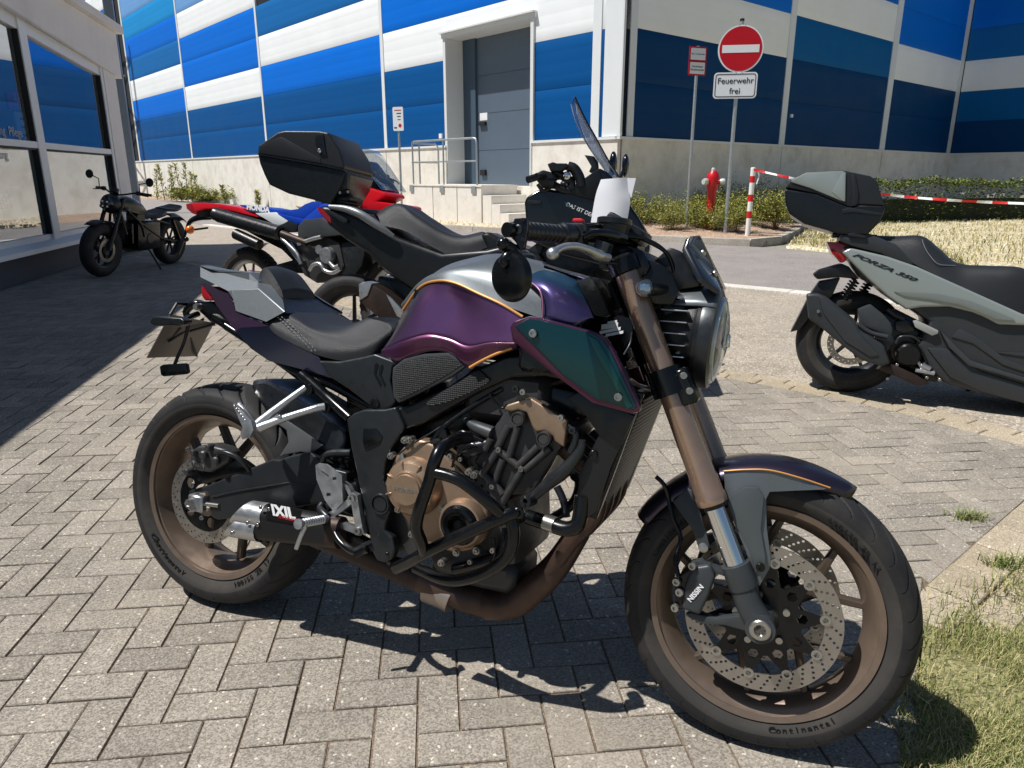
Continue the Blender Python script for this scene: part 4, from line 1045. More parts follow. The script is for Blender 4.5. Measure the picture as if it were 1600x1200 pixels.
def pad_mat():
    m = bpy.data.materials.new('honeycomb_rubber'); m.use_nodes = True; N = m.node_tree.nodes; L = m.node_tree.links; b = N['Principled BSDF']
    co = N.new('ShaderNodeTexCoord'); v = N.new('ShaderNodeTexVoronoi'); v.feature = 'DISTANCE_TO_EDGE'; v.inputs['Scale'].default_value = 210; v.inputs['Randomness'].default_value = .12
    L.new(co.outputs['Object'], v.inputs['Vector']); r = N.new('ShaderNodeMapRange'); r.inputs['From Max'].default_value = .22; L.new(v.outputs['Distance'], r.inputs['Value'])
    bp = N.new('ShaderNodeBump'); bp.inputs['Strength'].default_value = .9; bp.inputs['Distance'].default_value = .002; L.new(r.outputs['Result'], bp.inputs['Height']); L.new(bp.outputs['Normal'], b.inputs['Normal'])
    b.inputs['Base Color'].default_value = s2l((34, 36, 38))+(1,); b.inputs['Roughness'].default_value = .5; return m
M_PAD = pad_mat()
def grid_mat(name, c1, c2, sc):
    m = bpy.data.materials.new(name); m.use_nodes = True; N = m.node_tree.nodes; L = m.node_tree.links; b = N['Principled BSDF']
    co = N.new('ShaderNodeTexCoord'); w_ = N.new('ShaderNodeTexWave'); w_.inputs['Scale'].default_value = sc; w_.bands_direction = 'Z'; L.new(co.outputs['Object'], w_.inputs['Vector'])
    mx = N.new('ShaderNodeMix'); mx.data_type = 'RGBA'; mx.inputs['A'].default_value = s2l(c1)+(1,); mx.inputs['B'].default_value = s2l(c2)+(1,); L.new(w_.outputs['Fac'], mx.inputs['Factor']); L.new(mx.outputs['Result'], b.inputs['Base Color'])
    bp = N.new('ShaderNodeBump'); bp.inputs['Strength'].default_value = .8; bp.inputs['Distance'].default_value = .002; L.new(w_.outputs['Fac'], bp.inputs['Height']); L.new(bp.outputs['Normal'], b.inputs['Normal'])
    b.inputs['Roughness'].default_value = .5; b.inputs['Metallic'].default_value = .3; return m
M_RADI = grid_mat('radiator_fins', (8, 9, 10), (60, 60, 58), 32)

M_SIDE = mat('tyre_sidewall', (60, 58, 56), .8, var=.08, vscale=20, bump=.06, bscale=500, spec=.25, dirt=(92, 86, 78), dscale=9, damt=.35)
M_ARM = mat('swingarm_grey', (40, 43, 46), .40, .3, var=.05, vscale=20, rvar=.06)
M_HUG = mat('hugger_grey', (96, 99, 101), .42, .3, var=.04, vscale=20)
def tyre_mesh(R, rim, hw, grooves=0, seg=160, gw=.0046, gd=.0065, lug=0):
    """tyre section swept round the y axis; real cut grooves (or lugs) on the crown"""
    sec = [(rim-.006, hw*.70), (rim+.006, hw*.80), (rim+(R-rim)*.25, hw*.95), (rim+(R-rim)*.42, hw*1.0), (rim+(R-rim)*.54, hw*.985)]
    half = []
    n = 28 if grooves else 7
    for k in range(n+1):
        a = PI/2*(1-k/n)*.93; half.append((R-(R-rim)*.40*(1-math.cos(a))**1.0*1.02, hw*.955*math.sin(a)/math.sin(PI/2*.93)))
    prof = sec+half; prof = prof+[(r, -y) for r, y in reversed(prof[:-1])]
    V, F = [], []; m = len(prof)
    for i in range(seg):
        th = 2*PI*i/seg; c, s_ = math.cos(th), math.sin(th)
        for r, y in prof:
            rr = r
            if grooves and r > R-(R-rim)*.44 and abs(y) > hw*.10:
                u = abs(y)/hw; side = 0 if y < 0 else .5
                ph = (th/(2*PI)*grooves+side+1.25*u**1.7) % 1; L_ = ph*2*PI*R/grooves
                dist = min(L_, 2*PI*R/grooves-L_)
                k_ = int((th/(2*PI)*grooves+side+1.25*u**1.7)) % 2
                lim = .99 if k_ else .86
                wd = gw*(1 if u < lim*.8 else max(0, (lim-u)/(lim*.2)))*min(1, (u-.1)/.12+.2)
                if dist < wd: rr -= gd*(1-(dist/max(wd, 1e-6))**4)
            if lug and r > R-(R-rim)*.34:
                ph = (th/(2*PI)*lug+(.5 if abs(y) > hw*.45 else 0)) % 1
                if ph > .58: rr -= .012
            V.append((rr*c, y, rr*s_))
    for i in range(seg):
        for j in range(m-1): F.append((i*m+j, ((i+1) % seg)*m+j, ((i+1) % seg)*m+j+1, i*m+j+1))
    return V, F
def ring_holes(mb, R1, R0, y, th, rows, nrow, hr, seg=72, wave=0):
    """drilled brake disc in the xz plane"""
    L0 = [(R1*(1+wave*math.cos(10*2*PI*k/seg)), 2*PI*k/seg) for k in range(seg)]
    out = [Vector((r*math.cos(a), y, r*math.sin(a))) for r, a in L0]
    inn = [Vector((R0*math.cos(-2*PI*k/seg), y, R0*math.sin(-2*PI*k/seg))) for k in range(seg)]
    holes = [inn]
    for i in range(nrow):
        for q, rr in enumerate(rows):
            a = 2*PI*(i+q/len(rows)*1.0)/nrow; c = Vector((rr*math.cos(a), y, rr*math.sin(a)))
            holes.append([c+Vector((hr*math.cos(-2*PI*k/8), 0, hr*math.sin(-2*PI*k/8))) for k in range(8)])
    mb.prism(out, (0, th, 0), holes=holes); return mb
def arc_text(body, size, r, a_mid, y, m_, parent, M0, out=True, bold=0, name='lettering', step=None):
    """letters standing round a wheel sidewall facing -y"""
    step = step or size*.62; n = len(body)
    for k, ch in enumerate(body):
        if ch == ' ': continue
        a = a_mid-(k-(n-1)/2)*step/r if out else a_mid+(k-(n-1)/2)*step/r
        up = Vector((math.cos(a), 0, math.sin(a)))*(1 if out else -1); rt = Vector((math.sin(a), 0, -math.cos(a)))*(1 if out else -1)
        p = Vector((r*math.cos(a), y, r*math.sin(a)))
        text(ch, size, M0 @ facing(p, rt, up), m_, parent, name, ext=.0008, bold=bold)
M_LET = mat('tyre_lettering', (24, 24, 25), .6, spec=.3)
def sidewall_text(parent, items, hw, R, rim):
    for body, size, rr, deg, out in items:
        pass
def wheel(parent, c, R, rimR, hw, rimhw, spokes, disc, m_rim, m_sp, grooves=0, gw=.0046, seg=160, name='wheel', split=True, rot=.3, sp_w=.011, lug=0, hub=.035):
    """complete wheel as thing > wheel (tyre) > rim, spokes, discs"""
    V, F = tyre_mesh(R, rimR, hw, grooves, seg, lug=lug, gw=gw)
    lim = R-(R-rimR)*.49; w_ = raw(name, V, F, [M_RUB, M_SIDE], parent, smooth=True, mi=[1 if math.hypot(V[f[0]][0], V[f[0]][2]) < lim and math.hypot(V[f[3]][0], V[f[3]][2]) < lim+.002 and abs(V[f[0]][1]) > hw*.6 else 0 for f in F]); w_.location = c
    if lug:
        for p in w_.data.polygons: p.use_smooth = False
    b = MB(); f = rimR+.004
    pr = [(rimR-.008, -rimhw), (f, -rimhw-.003), (f, -rimhw+.003), (rimR-.012, -rimhw+.008), (rimR-.022, -rimhw*.62), (rimR-.034, -rimhw*.3), (rimR-.036, 0), (rimR-.034, rimhw*.3), (rimR-.022, rimhw*.62), (rimR-.012, rimhw-.008), (f, rimhw-.003), (f, rimhw+.003), (rimR-.008, rimhw), (rimR-.006, rimhw*.5), (rimR-.008, 0), (rimR-.006, -rimhw*.5)]
    b.lathe(pr, (0, 0, 0), (0, 1, 0), 96, closed=True); b.obj('rim', m_rim, w_, 30)
    for k in range(spokes):
        a = rot+2*PI*k/spokes; b = MB()
        def P(r, a_, y=0): return Vector((r*math.cos(a_), y, r*math.sin(a_)))
        def bar(p, q, w0, w1, t0, t1):
            d = (q-p).normalized(); n_ = Vector((-d.z, 0, d.x)); yv = Vector((0, 1, 0)); V = []
            for o, w_0, t_0 in ((p, w0, t0), (q, w1, t1)):
                for u, v in ((-1, -.6), (-.6, -1), (.6, -1), (1, -.6), (1, .6), (.6, 1), (-.6, 1), (-1, .6)): V.append(o+n_*u*w_0+yv*v*t_0)
            b.add(V, [(i, (i+1) % 8, 8+(i+1) % 8, 8+i) for i in range(8)]+[tuple(range(7, -1, -1)), tuple(range(8, 16))])
        if split:
            bar(P(hub*.8, a), P(rimR*.46, a), sp_w*1.25, sp_w, .018, .014)
            for s_ in (-1, 1): bar(P(rimR*.43, a), P(rimR-.028, a+s_*PI/spokes*.52), sp_w*.85, sp_w*.7, .013, .011)
        else: bar(P(hub*.8, a), P(rimR-.026, a+.10), sp_w, sp_w*.8, .013, .010)
        b.obj('spoke', m_sp, w_, 40)
    b = MB(); b.lathe([(.0, -.05), (hub, -.05), (hub*1.1, -.03), (hub*.9, 0), (hub*1.1, .03), (hub, .05), (0, .05)], (0, 0, 0), (0, 1, 0), 28); b.obj('hub', m_sp, w_)
    return w_
def bolt(parent, p, r=.006, d=(0, -1, 0), h=.004, m_=None, name='bolt', b=None):
    """hex socket bolt head"""
    own = b is None; b = b or MB(); p = Vector(p); d = Vector(d).normalized()
    b.lathe([(r, 0), (r, h*.7), (r*.85, h), (r*.5, h), (r*.5, h*.45), (0, h*.45)], p, d, 12)
    if own: return b.obj(name, m_ or M_BOLT, parent)
# ================================================================ the purple naked motorcycle in front
FB = Frame(-.8245, 1.8501, -.3848, .1778)
Z1 = zoomf(3.636, 200, 380); Z2 = zoomf(4, 560, 600); Z3 = zoomf(4, 600, 320); Z4 = zoomf(3.636, 740, 300); Z5 = zoomf(2.142, 960, 640); Z6 = zoomf(3.157, 200, 580); Z7 = zoomf(3.077, 380, 700)
ZF = lambda x, y: (x, y)
def L(Z, pts, y=None, F=None):
    """picture points (x, y[, side]) to vehicle coordinates"""
    F = F or FB; return [F.on(Z(p[0], p[1]), p[2] if len(p) > 2 else y) for p in pts]
bike = thing('motorcycle', 'purple and silver naked motorcycle with bronze wheels parked in front', 'motorcycle', FB.M)
def mir(o, name=None):
    """left-hand twin of a part"""
    c = o.copy(); COL.objects.link(c); c.parent = o.parent; me = o.data.copy(); me.transform(Matrix.Scale(-1, 4, (0, 1, 0))); me.flip_normals(); c.data = me; return c
def plate(name, Z, pts, y, th, m, parent=bike, bev=.003, holes=(), F=None, mirror=False, smooth=0, seg=2, angle=38, label=None):
    P = L(Z, pts, y, F)
    if smooth: P = catmull(P, smooth, closed=True)
    b = MB(); b.prism(P, (0, th, 0), bev=bev, holes=[L(Z, h, y, F) for h in holes], seg=seg); o = b.obj(name, m, parent, angle, label)
    if mirror: mir(o)
    return o
def pipe(name, Z, pts, r, m, parent=bike, y=None, seg=12, F=None, mirror=False, caps=True, n=None):
    b = MB(); b.tube(L(Z, pts, y, F), r, seg, n=n, caps=caps); o = b.obj(name, m, parent, 60)
    if mirror: mir(o)
    return o
AXF = Vector((1.45, 0, .300)); AXR = Vector((0, 0, .315))
# ---- wheels
fw = wheel(bike, AXF, .300, .228, .060, .049, 5, None, M_BRZ, M_BRZD, grooves=30, seg=1300, name='front_wheel', rot=.55, gw=.0058)
rw = wheel(bike, AXR, .315, .228, .091, .074, 5, None, M_BRZ, M_BRZD, grooves=26, seg=1300, name='rear_wheel', rot=.2, sp_w=.015, hub=.05, gw=.0085)
I4 = Matrix.Identity(4)
arc_text('Continental', .020, .2455, math.radians(-65), -.0575, M_LET, fw, I4, out=False, bold=.0006, step=.0125)
arc_text('120/70 ZR 17', .018, .2455, math.radians(50), -.0575, M_LET, fw, I4, bold=.0006, step=.0115)
arc_text('ContiRoadAttack', .018, .2455, math.radians(140), -.0575, M_LET, fw, I4, bold=.0006, step=.0115)
arc_text('180/55 ZR 17', .020, .2485, math.radians(-50), -.0875, M_LET, rw, I4, out=False, bold=.0008, step=.013)
arc_text('Continental', .022, .2485, math.radians(-128), -.0875, M_LET, rw, I4, out=False, bold=.0008, step=.0145)
# ---- front brake discs, drilled and floating
for sgn in (-1, 1):
    b = MB(); ring_holes(b, .155, .119, sgn*.072, .0045, (.149, .1405, .132, .1245), 34, .0031); dk = b.obj('brake_disc', M_DISC, fw)
    b = MB()
    for k in range(10):
        a = 2*PI*k/10+.2; p = Vector((.121*math.cos(a), sgn*.072+.002, .121*math.sin(a))); b = MB(); b.lathe([(.0, -.002), (.0055, -.002), (.0055, -.006), (.0105, -.006), (.0105, .006), (.0055, .006), (.0055, .002), (.0, .002)], p, (0, 1, 0), 18); b.obj('bobbin', M_BOLT, dk)
    b = MB()
    out = []
    for k in range(20):
        a = 2*PI*k/20+.2; r = .115 if k % 2 == 0 else .078; out += [Vector((r*math.cos(a-.05), sgn*.074, r*math.sin(a-.05))), Vector((r*math.cos(a+.05), sgn*.074, r*math.sin(a+.05)))]
    hs = []
    for k in range(10):
        a = 2*PI*k/10+.2; c = Vector((.078*math.cos(a), sgn*.074, .078*math.sin(a))); hs.append([c+Vector((.011*math.cos(-t*2*PI/6), 0, .011*math.sin(-t*2*PI/6))) for t in range(6)])
    inn = [Vector((.034*math.cos(-2*PI*k/20), sgn*.074, .034*math.sin(-2*PI*k/20))) for k in range(20)]
    b.prism(out, (0, .005, 0), holes=hs+[inn]); b.obj('disc_carrier', M_SAT, dk)
    b = MB()
    for k in range(5):
        a = 2*PI*k/5+.5; b.lathe([(0, -.008), (.007, -.008), (.007, .004), (0, .004)], (.052*math.cos(a), sgn*.074, .052*math.sin(a)), (0, 1, 0), 10)
    b.obj('carrier_bolt', M_BOLT, dk)
b = MB(); b.lathe([(0, -.10), (.024, -.10), (.028, -.075), (.036, -.05), (.030, -.03)], (0, 0, 0), (0, 1, 0), 24); b.obj('hub_cover', M_CAST, fw)
# ---- fork
SD = Vector((-math.sin(math.radians(25.5)), 0, math.cos(math.radians(25.5))))
def leg(s, z, dx=0): 
    t = (z-.915)/SD.z; return Vector((1.151+SD.x*t+dx, s*.105, z))
for s in (-1, 1):
    b = MB(); b.lathe([(.0, 0), (.0305, 0), (.0315, .004), (.0315, .018), (.0295, .021), (.0295, .055), (.0275, .062), (.0272, .14), (.0262, .2), (.0262, .5), (0, .5)], leg(s, .532), SD, 32)
    lg = b.obj('fork_tube', M_FORK, bike, 35)
    b = MB(); b.cyl(leg(s, .545), leg(s, .385), .0206, seg=28); b.obj('fork_stanchion', M_CHR, lg)
    b = MB(); b.lathe([(.0, 0), (.026, 0), (.027, .01), (.0225, .016), (0, .016)], leg(s, .524), SD, 28); b.obj('dust_seal', M_SAT, lg)
    # cast foot
    b = MB(); a0 = leg(s, .415); b.lathe([(.0, 0), (.029, 0), (.030, -.045), (.029, -.05), (.0, -.05)], a0, SD, 24)
    b.tube([leg(s, .37), Vector((1.425, s*.105, .335)), Vector((1.448, s*.105, .302))], [.027, .027, .028], 16)
    b.cyl((1.45, s*.07, .30), (1.45, s*.132, .30), .029, seg=28); ft = b.obj('fork_foot', M_PLG, bike, 45)
    b = MB(); b.lathe([(.021, 0), (.021, .004), (.019, .006), (.012, .006), (.010, .001), (0, .001)], (1.45, s*.131, .30), (0, s, 0), 6 if 0 else 24); b.obj('axle_end', M_BOLT, ft)
    # caliper bracket and caliper behind the leg
P_cal = plate('caliper_bracket', Z5, [(235, 690), (255, 680), (340, 700), (430, 690), (455, 640), (430, 610), (370, 560), (280, 530), (255, 510), (290, 505), (345, 530), (420, 590), (480, 640), (510, 690), (510, 740), (450, 745), (370, 722), (290, 718)], -.108, .022, M_PLG, bev=.003)
mir(P_cal)
b = MB(); cal = L(Z5, [(262, 528), (320, 520), (338, 560), (318, 620), (285, 690), (225, 668), (232, 600), (245, 560)], -.120)
b.prism(cal, (0, .034, 0), bev=.008, seg=3); calo = b.obj('front_caliper', M_PLG, bike, 40); mir(calo)
b = MB(); b.prism(L(Z5, [(215, 560), (262, 530), (240, 600), (228, 660), (200, 670), (200, 600)], -.115), (0, .075, 0), bev=.006); b.obj('caliper_rear_half', M_SAT, calo)
for p in ((210, 575), (205, 662), (263, 522), (220, 610)): bolt(calo, FB.on(Z5(*p), -.118), .009, (-.2, -1, 0), .008)
pt = FB.on(Z5(272, 615), -.1215); text('NISSIN', .015, facing(pt, (.52, 0, .85), (-.85, 0, .5)), MW, calo, bold=.0003)
pipe('brake_hose', Z5, [(215, 560, -.11), (205, 500, -.1), (222, 430, -.08), (195, 360, -.075), (180, 290, -.07), (165, 250, -.075), (140, 225, -.07)], .0048, M_SAT)
# ---- front mudguard
b = MB(); rows_ = []
def fen(a, y, r): a = math.radians(a); return AXF+Vector((r*math.cos(a), y, r*math.sin(a)))
def fsec(a, r, w, k=9):
    return [fen(a, w*math.sin(PI/2*t/k*1.0), r-(.034*(abs(t)/k)**2.3)) for t in range(-k, k+1)]
for i in range(29):
    u = i/28; a = 150-u*88; w_ = .052+.026*math.sin(PI*min(1, u*1.05+.02))**.6
    if u > .8: w_ *= 1-.55*((u-.8)/.2)**1.6
    rows_.append(fsec(a, .327-.004*max(0, (u-.7)/.3), w_))
b.loft(rows_); o = b.obj('front_mudguard', M_FLIPM if 0 else MATS['chameleon_purple'], bike, 60)
sm = o.modifiers.new('s', 'SOLIDIFY'); sm.thickness = .003; sm.offset = -1
M_FEND = flip('chameleon_dark_violet', [(.0, (58, 50, 68)), (.5, (48, 43, 60)), (1, (34, 34, 46))], .36)
o.data.materials[0] = M_FEND
sp = plate('mudguard_side', Z5, [(365, 208, -.078), (440, 203, -.079), (520, 204, -.079), (620, 228, -.074), (722, 262, -.058), (700, 268, -.066), (600, 272, -.076), (520, 276, -.08), (508, 300, -.083), (510, 400, -.086), (524, 500, -.088), (518, 535, -.09), (485, 592, -.095), (462, 560, -.095), (450, 500, -.093), (400, 380, -.088), (372, 300, -.083), (368, 240, -.08)], None, .006, M_SILV, bev=.0015, mirror=True)
plate('mudguard_brace', Z5, [(372, 300, -.09), (440, 260, -.092), (480, 262, -.092), (500, 290, -.092), (490, 400, -.094), (505, 490, -.098), (505, 520, -.1), (470, 545, -.1), (450, 470, -.098), (402, 380, -.093)], None, .006, mat('brace_grey_paint', (88, 94, 96), .42, .5, var=.03), bev=.0015)
bolt(bike, FB.on(Z5(489, 527), -.103), .009, (0, -1, 0), .005, M_SAT)
pipe('pinstripe', Z5, [(366, 206, -.0795), (440, 201, -.0805), (520, 203, -.0805), (620, 228, -.0755), (722, 262, -.0595)], .0018, M_ORG, n=40)
plate('mudguard_stay', Z5, [(195, 310, -.082), (240, 265, -.08), (262, 270, -.082), (290, 350, -.09), (318, 455, -.1), (310, 478, -.1), (285, 475, -.1), (260, 400, -.095)], None, .01, M_PLG, bev=.002, mirror=True)
b = MB(); b.lathe([(.0, 0), (.010, 0), (.010, .006), (.005, .008), (0, .008)], FB.on(Z5(298, 460), -.1), (0, -1, 0), 16); b.obj('stay_bolt', M_BOLT, bike)
# ---- yokes and steering head
b = MB()
for s in (-1, 1): b.cyl(leg(s, .795), leg(s, .745), .038, seg=24)
b.box((1.222, 0, .775), (.065, .20, .042), Matrix.Rotation(-.445, 3, 'Y'), .006); b.box(tuple(leg(-1, .765)+Vector((.035, .0, 0))), (.035, .05, .075), Matrix.Rotation(-.445, 3, 'Y'), .005); b.obj('lower_yoke', M_SAT, bike)
for p in ((1192, 1043), (1226, 1130)): bolt(bike, FB.on(Z4(*p), -.132), .0075, (.25, -1, 0), .005)
b = MB()
for s in (-1, 1): b.cyl(leg(s, .985), leg(s, 1.012), .034, seg=24)
b.prism([Vector((1.06, -.12, .990)), Vector((1.14, -.12, .986)), Vector((1.15, 0, .986)), Vector((1.14, .12, .986)), Vector((1.06, .12, .990)), Vector((1.05, .04, .992)), Vector((1.05, -.04, .992))], (0, 0, .022), bev=.004); b.obj('top_yoke', M_SAT, bike)
for s in (-1, 1):
    b = MB(); b.lathe([(0, .0), (.022, .0), (.022, .012), (.012, .014), (0, .014)], leg(s, 1.008), SD, 20); b.obj('fork_cap', M_BRZ, bike)
b = MB(); b.cyl(Vector((1.115, 0, .915))+SD*-.16, Vector((1.115, 0, .915))+SD*.07, .036, seg=24); b.box((1.03, 0, .83), (.16, .12, .14), Matrix.Rotation(-.3, 3, 'Y'), .02); b.obj('steering_head', M_SAT, bike)
hs_ = plate('head_gusset', Z4, [(640, 770), (830, 700), (900, 720), (905, 800), (850, 900), (840, 960), (880, 1010), (760, 850)], -.07, .14, M_SAT, bev=.008)
for k, (a, c, w_) in enumerate((((760, 745), (815, 735), .003), ((725, 768), (820, 755), .0055), ((715, 800), (835, 775), .0035), ((750, 815), (850, 795), .003))):
    p, q = FB.on(Z4(*a), -.073), FB.on(Z4(*c), -.073); b = MB(); b.prism([p+Vector((0, 0, w_)), q+Vector((0, 0, w_)), q-Vector((0, 0, w_)), p-Vector((0, 0, w_))], (0, .001, 0)); b.obj('type_plate_print', MW, hs_)
pipe('cable', Z4, [(905, 780, -.06), (890, 860, -.09), (855, 925, -.1)], .003, M_GUN)
# ---- handlebar
hb = MB(); hb.tube([Vector((.983, -.392, 1.036)), Vector((1.035, -.25, 1.045)), Vector((1.06, -.17, 1.05)), Vector((1.085, -.10, 1.052)), Vector((1.098, -.04, 1.055)), Vector((1.098, .04, 1.055)), Vector((1.085, .10, 1.052)), Vector((1.06, .17, 1.05)), Vector((1.035, .25, 1.045)), Vector((.983, .392, 1.036))], .0125, 14); hb.obj('handlebar', M_SAT, bike, 60)
b = MB(); b.box((1.098, 0, 1.035), (.045, .09, .05), None, .008); b.obj('bar_clamp', M_SAT, bike)
gp = Vector((1.035, -.25, 1.045))-Vector((.983, -.392, 1.036)); gp.normalize()
for s in (-1, 1):
    o_ = Vector((.983, s*.392, 1.036)); d = Vector((gp.x, -s*abs(gp.y), gp.z)) if s > 0 else gp
    b = MB(); pr = [(0, -.004), (.0172, -.004)]
    for k in range(9): z = .004+k*.0125; pr += [(.0172, z), (.0162, z+.001), (.0162, z+.0022), (.0172, z+.0032)]
    pr += [(.0172, .118), (.021, .122), (.022, .128), (0, .128)]
    b.lathe(pr, o_, d, 24); g1 = b.obj('grip', M_PLA, bike, 30)
    b = MB(); b.lathe([(0, .128), (.021, .128), (.022, .14), (.02, .165), (0, .165)], o_, d, 24); b.box(tuple(o_+d*.172), (.040, .045, .044), None, .008, 2); b.obj('switch_housing', M_PLA, bike)
b = MB(); b.prism(L(Z3, [(1175, 105), (1180, 84), (1235, 84), (1245, 105)], -.20), (0, .02, 0), bev=.002); b.obj('kill_switch', mat('switch_red', (206, 16, 40), .4), bike)
# bar-end mirror, arm seen from the back
b = MB(); e0 = Vector((.983, -.392, 1.036)); b.cyl(e0-gp*.03, e0+gp*.0, .013, seg=18); b.obj('bar_end', M_SAT, bike)
plate('mirror_clamp', Z3, [(803, 160), (812, 85), (885, 80), (895, 100), (893, 165), (880, 235), (875, 270), (850, 290), (830, 270), (826, 240), (805, 215), (797, 185)], -.408, .012, M_SAT, bev=.002)
for p, r in (((840, 155), .0085), ((870, 95), .0035), ((868, 218), .0035)): bolt(bike, FB.on(Z3(*p), -.409), r, (0, -1, 0), .003, M_GUN)
b = MB(); m0 = FB.on(Z3(745, 245), -.42); m1 = FB.on(Z3(825, 285), -.405); b.cyl(m0, m1, .0095, seg=16); b.ball(m0, .012, 14); b.obj('mirror_joint', M_SAT, bike)
mc = FB.on(Z3(778, 450), -.415); b = MB()
md = (Vector((-.34, -.93, -.1))).normalized()
b.lathe([(0, .006), (.030, .005), (.040, .001), (.0445, -.006), (.045, -.011), (.042, -.014), (0, -.014)], mc, md, 40); mo = b.obj('bar_end_mirror', M_SAT, bike, 30)
b = MB(); b.lathe([(0, -.0145), (.041, -.0145), (.041, -.0155), (0, -.0155)], mc, md, 40); b.obj('mirror_glass', M_CHR, mo)
b = MB(); b.tube([m1, m0.lerp(mc, .5)+md*.004, mc+md*.006+Vector((0, 0, .02))], [.010, .012, .008], 12); b.obj('mirror_neck', M_SAT, mo)
# brake lever and master cylinder
b = MB(); lv = L(Z3, [(1055, 305, -.365), (1080, 285, -.355), (1130, 262, -.335), (1210, 262, -.30), (1290, 290, -.26), (1340, 315, -.235), (1400, 330, -.205)])
b.tube(lv, [.0075, .0065, .007, .0075, .009, .011, .009], 12); b.ball(lv[0], .0115, 16); lvo = b.obj('brake_lever', M_ALU, bike, 60)
b = MB(); b.tube(L(Z3, [(1240, 205, -.25), (1280, 185, -.24), (1340, 178, -.225), (1420, 190, -.19), (1500, 215, -.15)]), [.006, .008, .010, .012, .010], 12); b.obj('master_cylinder', M_SAT, bike, 60)
b = MB(); b.box(tuple(FB.on(Z3(1370, 265), -.21)), (.03, .035, .022), Matrix.Rotation(.3, 3, 'Y'), .004, 2); b.obj('lever_perch', M_GUN, bike)
rv = FB.on(Z4(800, 172), -.12); b = MB(); b.lathe([(0, -.035), (.030, -.035), (.034, -.005), (.036, -.004), (.036, .006), (.032, .008), (0, .008)], rv, (0.05, 0, 1), 30); b.obj('fluid_reservoir', M_PLA, bike)
b = MB(); b.box(tuple(FB.on(Z4(880, 215), -.03)), (.09, .11, .03), Matrix.Rotation(.5, 3, 'Y'), .01, 2); b.obj('instrument_panel', M_PLA, bike)
pipe('cable', Z4, [(620, 190, -.2), (760, 200, -.13), (900, 240, -.09), (1010, 290, -.08), (1090, 340, -.07), (1130, 420, -.06), (1140, 520, -.05)], .0045, M_SAT)
pipe('cable', Z4, [(600, 230, -.22), (700, 245, -.18), (860, 250, -.12), (980, 270, -.08), (1080, 330, -.05), (1110, 420, -.05), (1100, 520, -.05)], .004, M_SAT)
pipe('cable', Z4, [(740, 400, -.15), (880, 410, -.12), (960, 440, -.09), (1000, 520, -.08)], .0045, M_SAT)
b = MB(); b.prism(L(Z4, [(730, 300), (880, 300), (960, 330), (1010, 420), (980, 470), (900, 500), (820, 520), (740, 400)], -.11), (0, .2, 0), bev=.01); b.obj('bar_wiring_cover', M_SAT, bike)
plate('headlight_bracket', Z4, [(880, 440), (1000, 380), (1080, 420), (1130, 470), (1170, 560), (1130, 640), (1060, 640), (920, 620), (860, 660), (840, 540)], -.10, .02, M_SAT, bev=.004, mirror=True)
plate('lower_shell', Z4, [(1060, 600), (1190, 600), (1240, 700), (1220, 980), (1130, 1010), (1060, 860)], -.075, .15, M_SAT, bev=.01)
# ---- front indicators
for s in (-1, 1):
    c = FB.on(Z4(975, 542), -.165); c.y *= -s
    b = MB(); b.tube([Vector((c.x+.03, s*.08, c.z+.002)), Vector((c.x+.012, s*.13, c.z)), c+Vector((0, s*-.012, 0))], [.010, .014, .017], 14); i_ = b.obj('front_indicator', M_PLA, bike, 60)
    b = MB(); b.lathe([(0, -.006), (.017, -.004), (.019, .004), (.015, .016), (0, .02)], c, (.15, s, 0), 10); b.obj('indicator_lens', M_CLR, i_)
    b = MB(); b.box(tuple(c+Vector((0, s*.004, 0))), (.022, .006, .016), None, .002); b.obj('indicator_reflector', M_CHR, i_)
# ---- headlight
HC = Vector((1.262, 0, .862)); HD = Vector((1, 0, -.06)).normalized()
b = MB(); b.lathe([(.0, -.105), (.055, -.10), (.082, -.075), (.094, -.03), (.100, -.006), (.1035, .0), (.1035, .012), (.094, .016)], HC, HD, 56); hl = b.obj('headlight_shell', M_PLA, bike, 30)
b = MB(); b.lathe([(.094, .010), (.1055, .008), (.1075, .016), (.1065, .034), (.098, .038), (.094, .03)], HC, HD, 56, closed=True); b.obj('headlight_bezel', M_GUN, hl, 30)
b = MB(); b.lathe([(.098, .034), (.094, .040), (.080, .048), (.055, .055), (.025, .060), (0, .062)], HC, HD, 56); b.obj('headlight_lens', M_CLR, hl)
b = MB(); b.lathe([(0, .012), (.03, .012), (.05, .02), (.09, .03), (.094, .018)], HC, HD, 48); b.obj('headlight_reflector', mat('reflector_dark', (70, 74, 78), .18, .9), hl, 25)
b = MB(); b.lathe([(.080, .034), (.090, .036), (.090, .044), (.080, .044)], HC, HD, 48, closed=True); b.obj('light_ring', mat('light_ring', (214, 222, 226), .3), hl)
b = MB(); b.box(tuple(HC+HD*.026), (.03, .16, .020), None, .005); b.box(tuple(HC+HD*.028), (.032, .03, .05), None, .005); b.obj('light_module', MATS['reflector_dark'], hl)
b = MB(); b.box(tuple(HC+HD*.061), (.006, .03, .03), None, .002); b.obj('lens_emblem', M_CHR, hl)
for k in range(5):
    z = .055-.0235*k; b = MB(); b.prism([HC+Vector((-.070, -.098, z)), HC+Vector((-.014, -.1070, z)), HC+Vector((-.014, -.1070, z-.0025)), HC+Vector((-.070, -.098, z-.0025))], (0, .03, -.002), bev=.001); b.obj('cooling_fin', M_ALU, hl)
cp = MB(); rr_ = []
for i in range(13):
    a = math.radians(38+104*i/12); rr_.append([HC+HD*t+Vector((0, math.cos(a)*r, math.sin(a)*r)) for t, r in ((-.09, .080), (-.05, .102), (0, .109), (.03, .1105), (.04, .1085))])
cp.loft(rr_); o = cp.obj('headlight_hood', M_SILV, hl, 60); s_ = o.modifiers.new('s', 'SOLIDIFY'); s_.thickness = .004
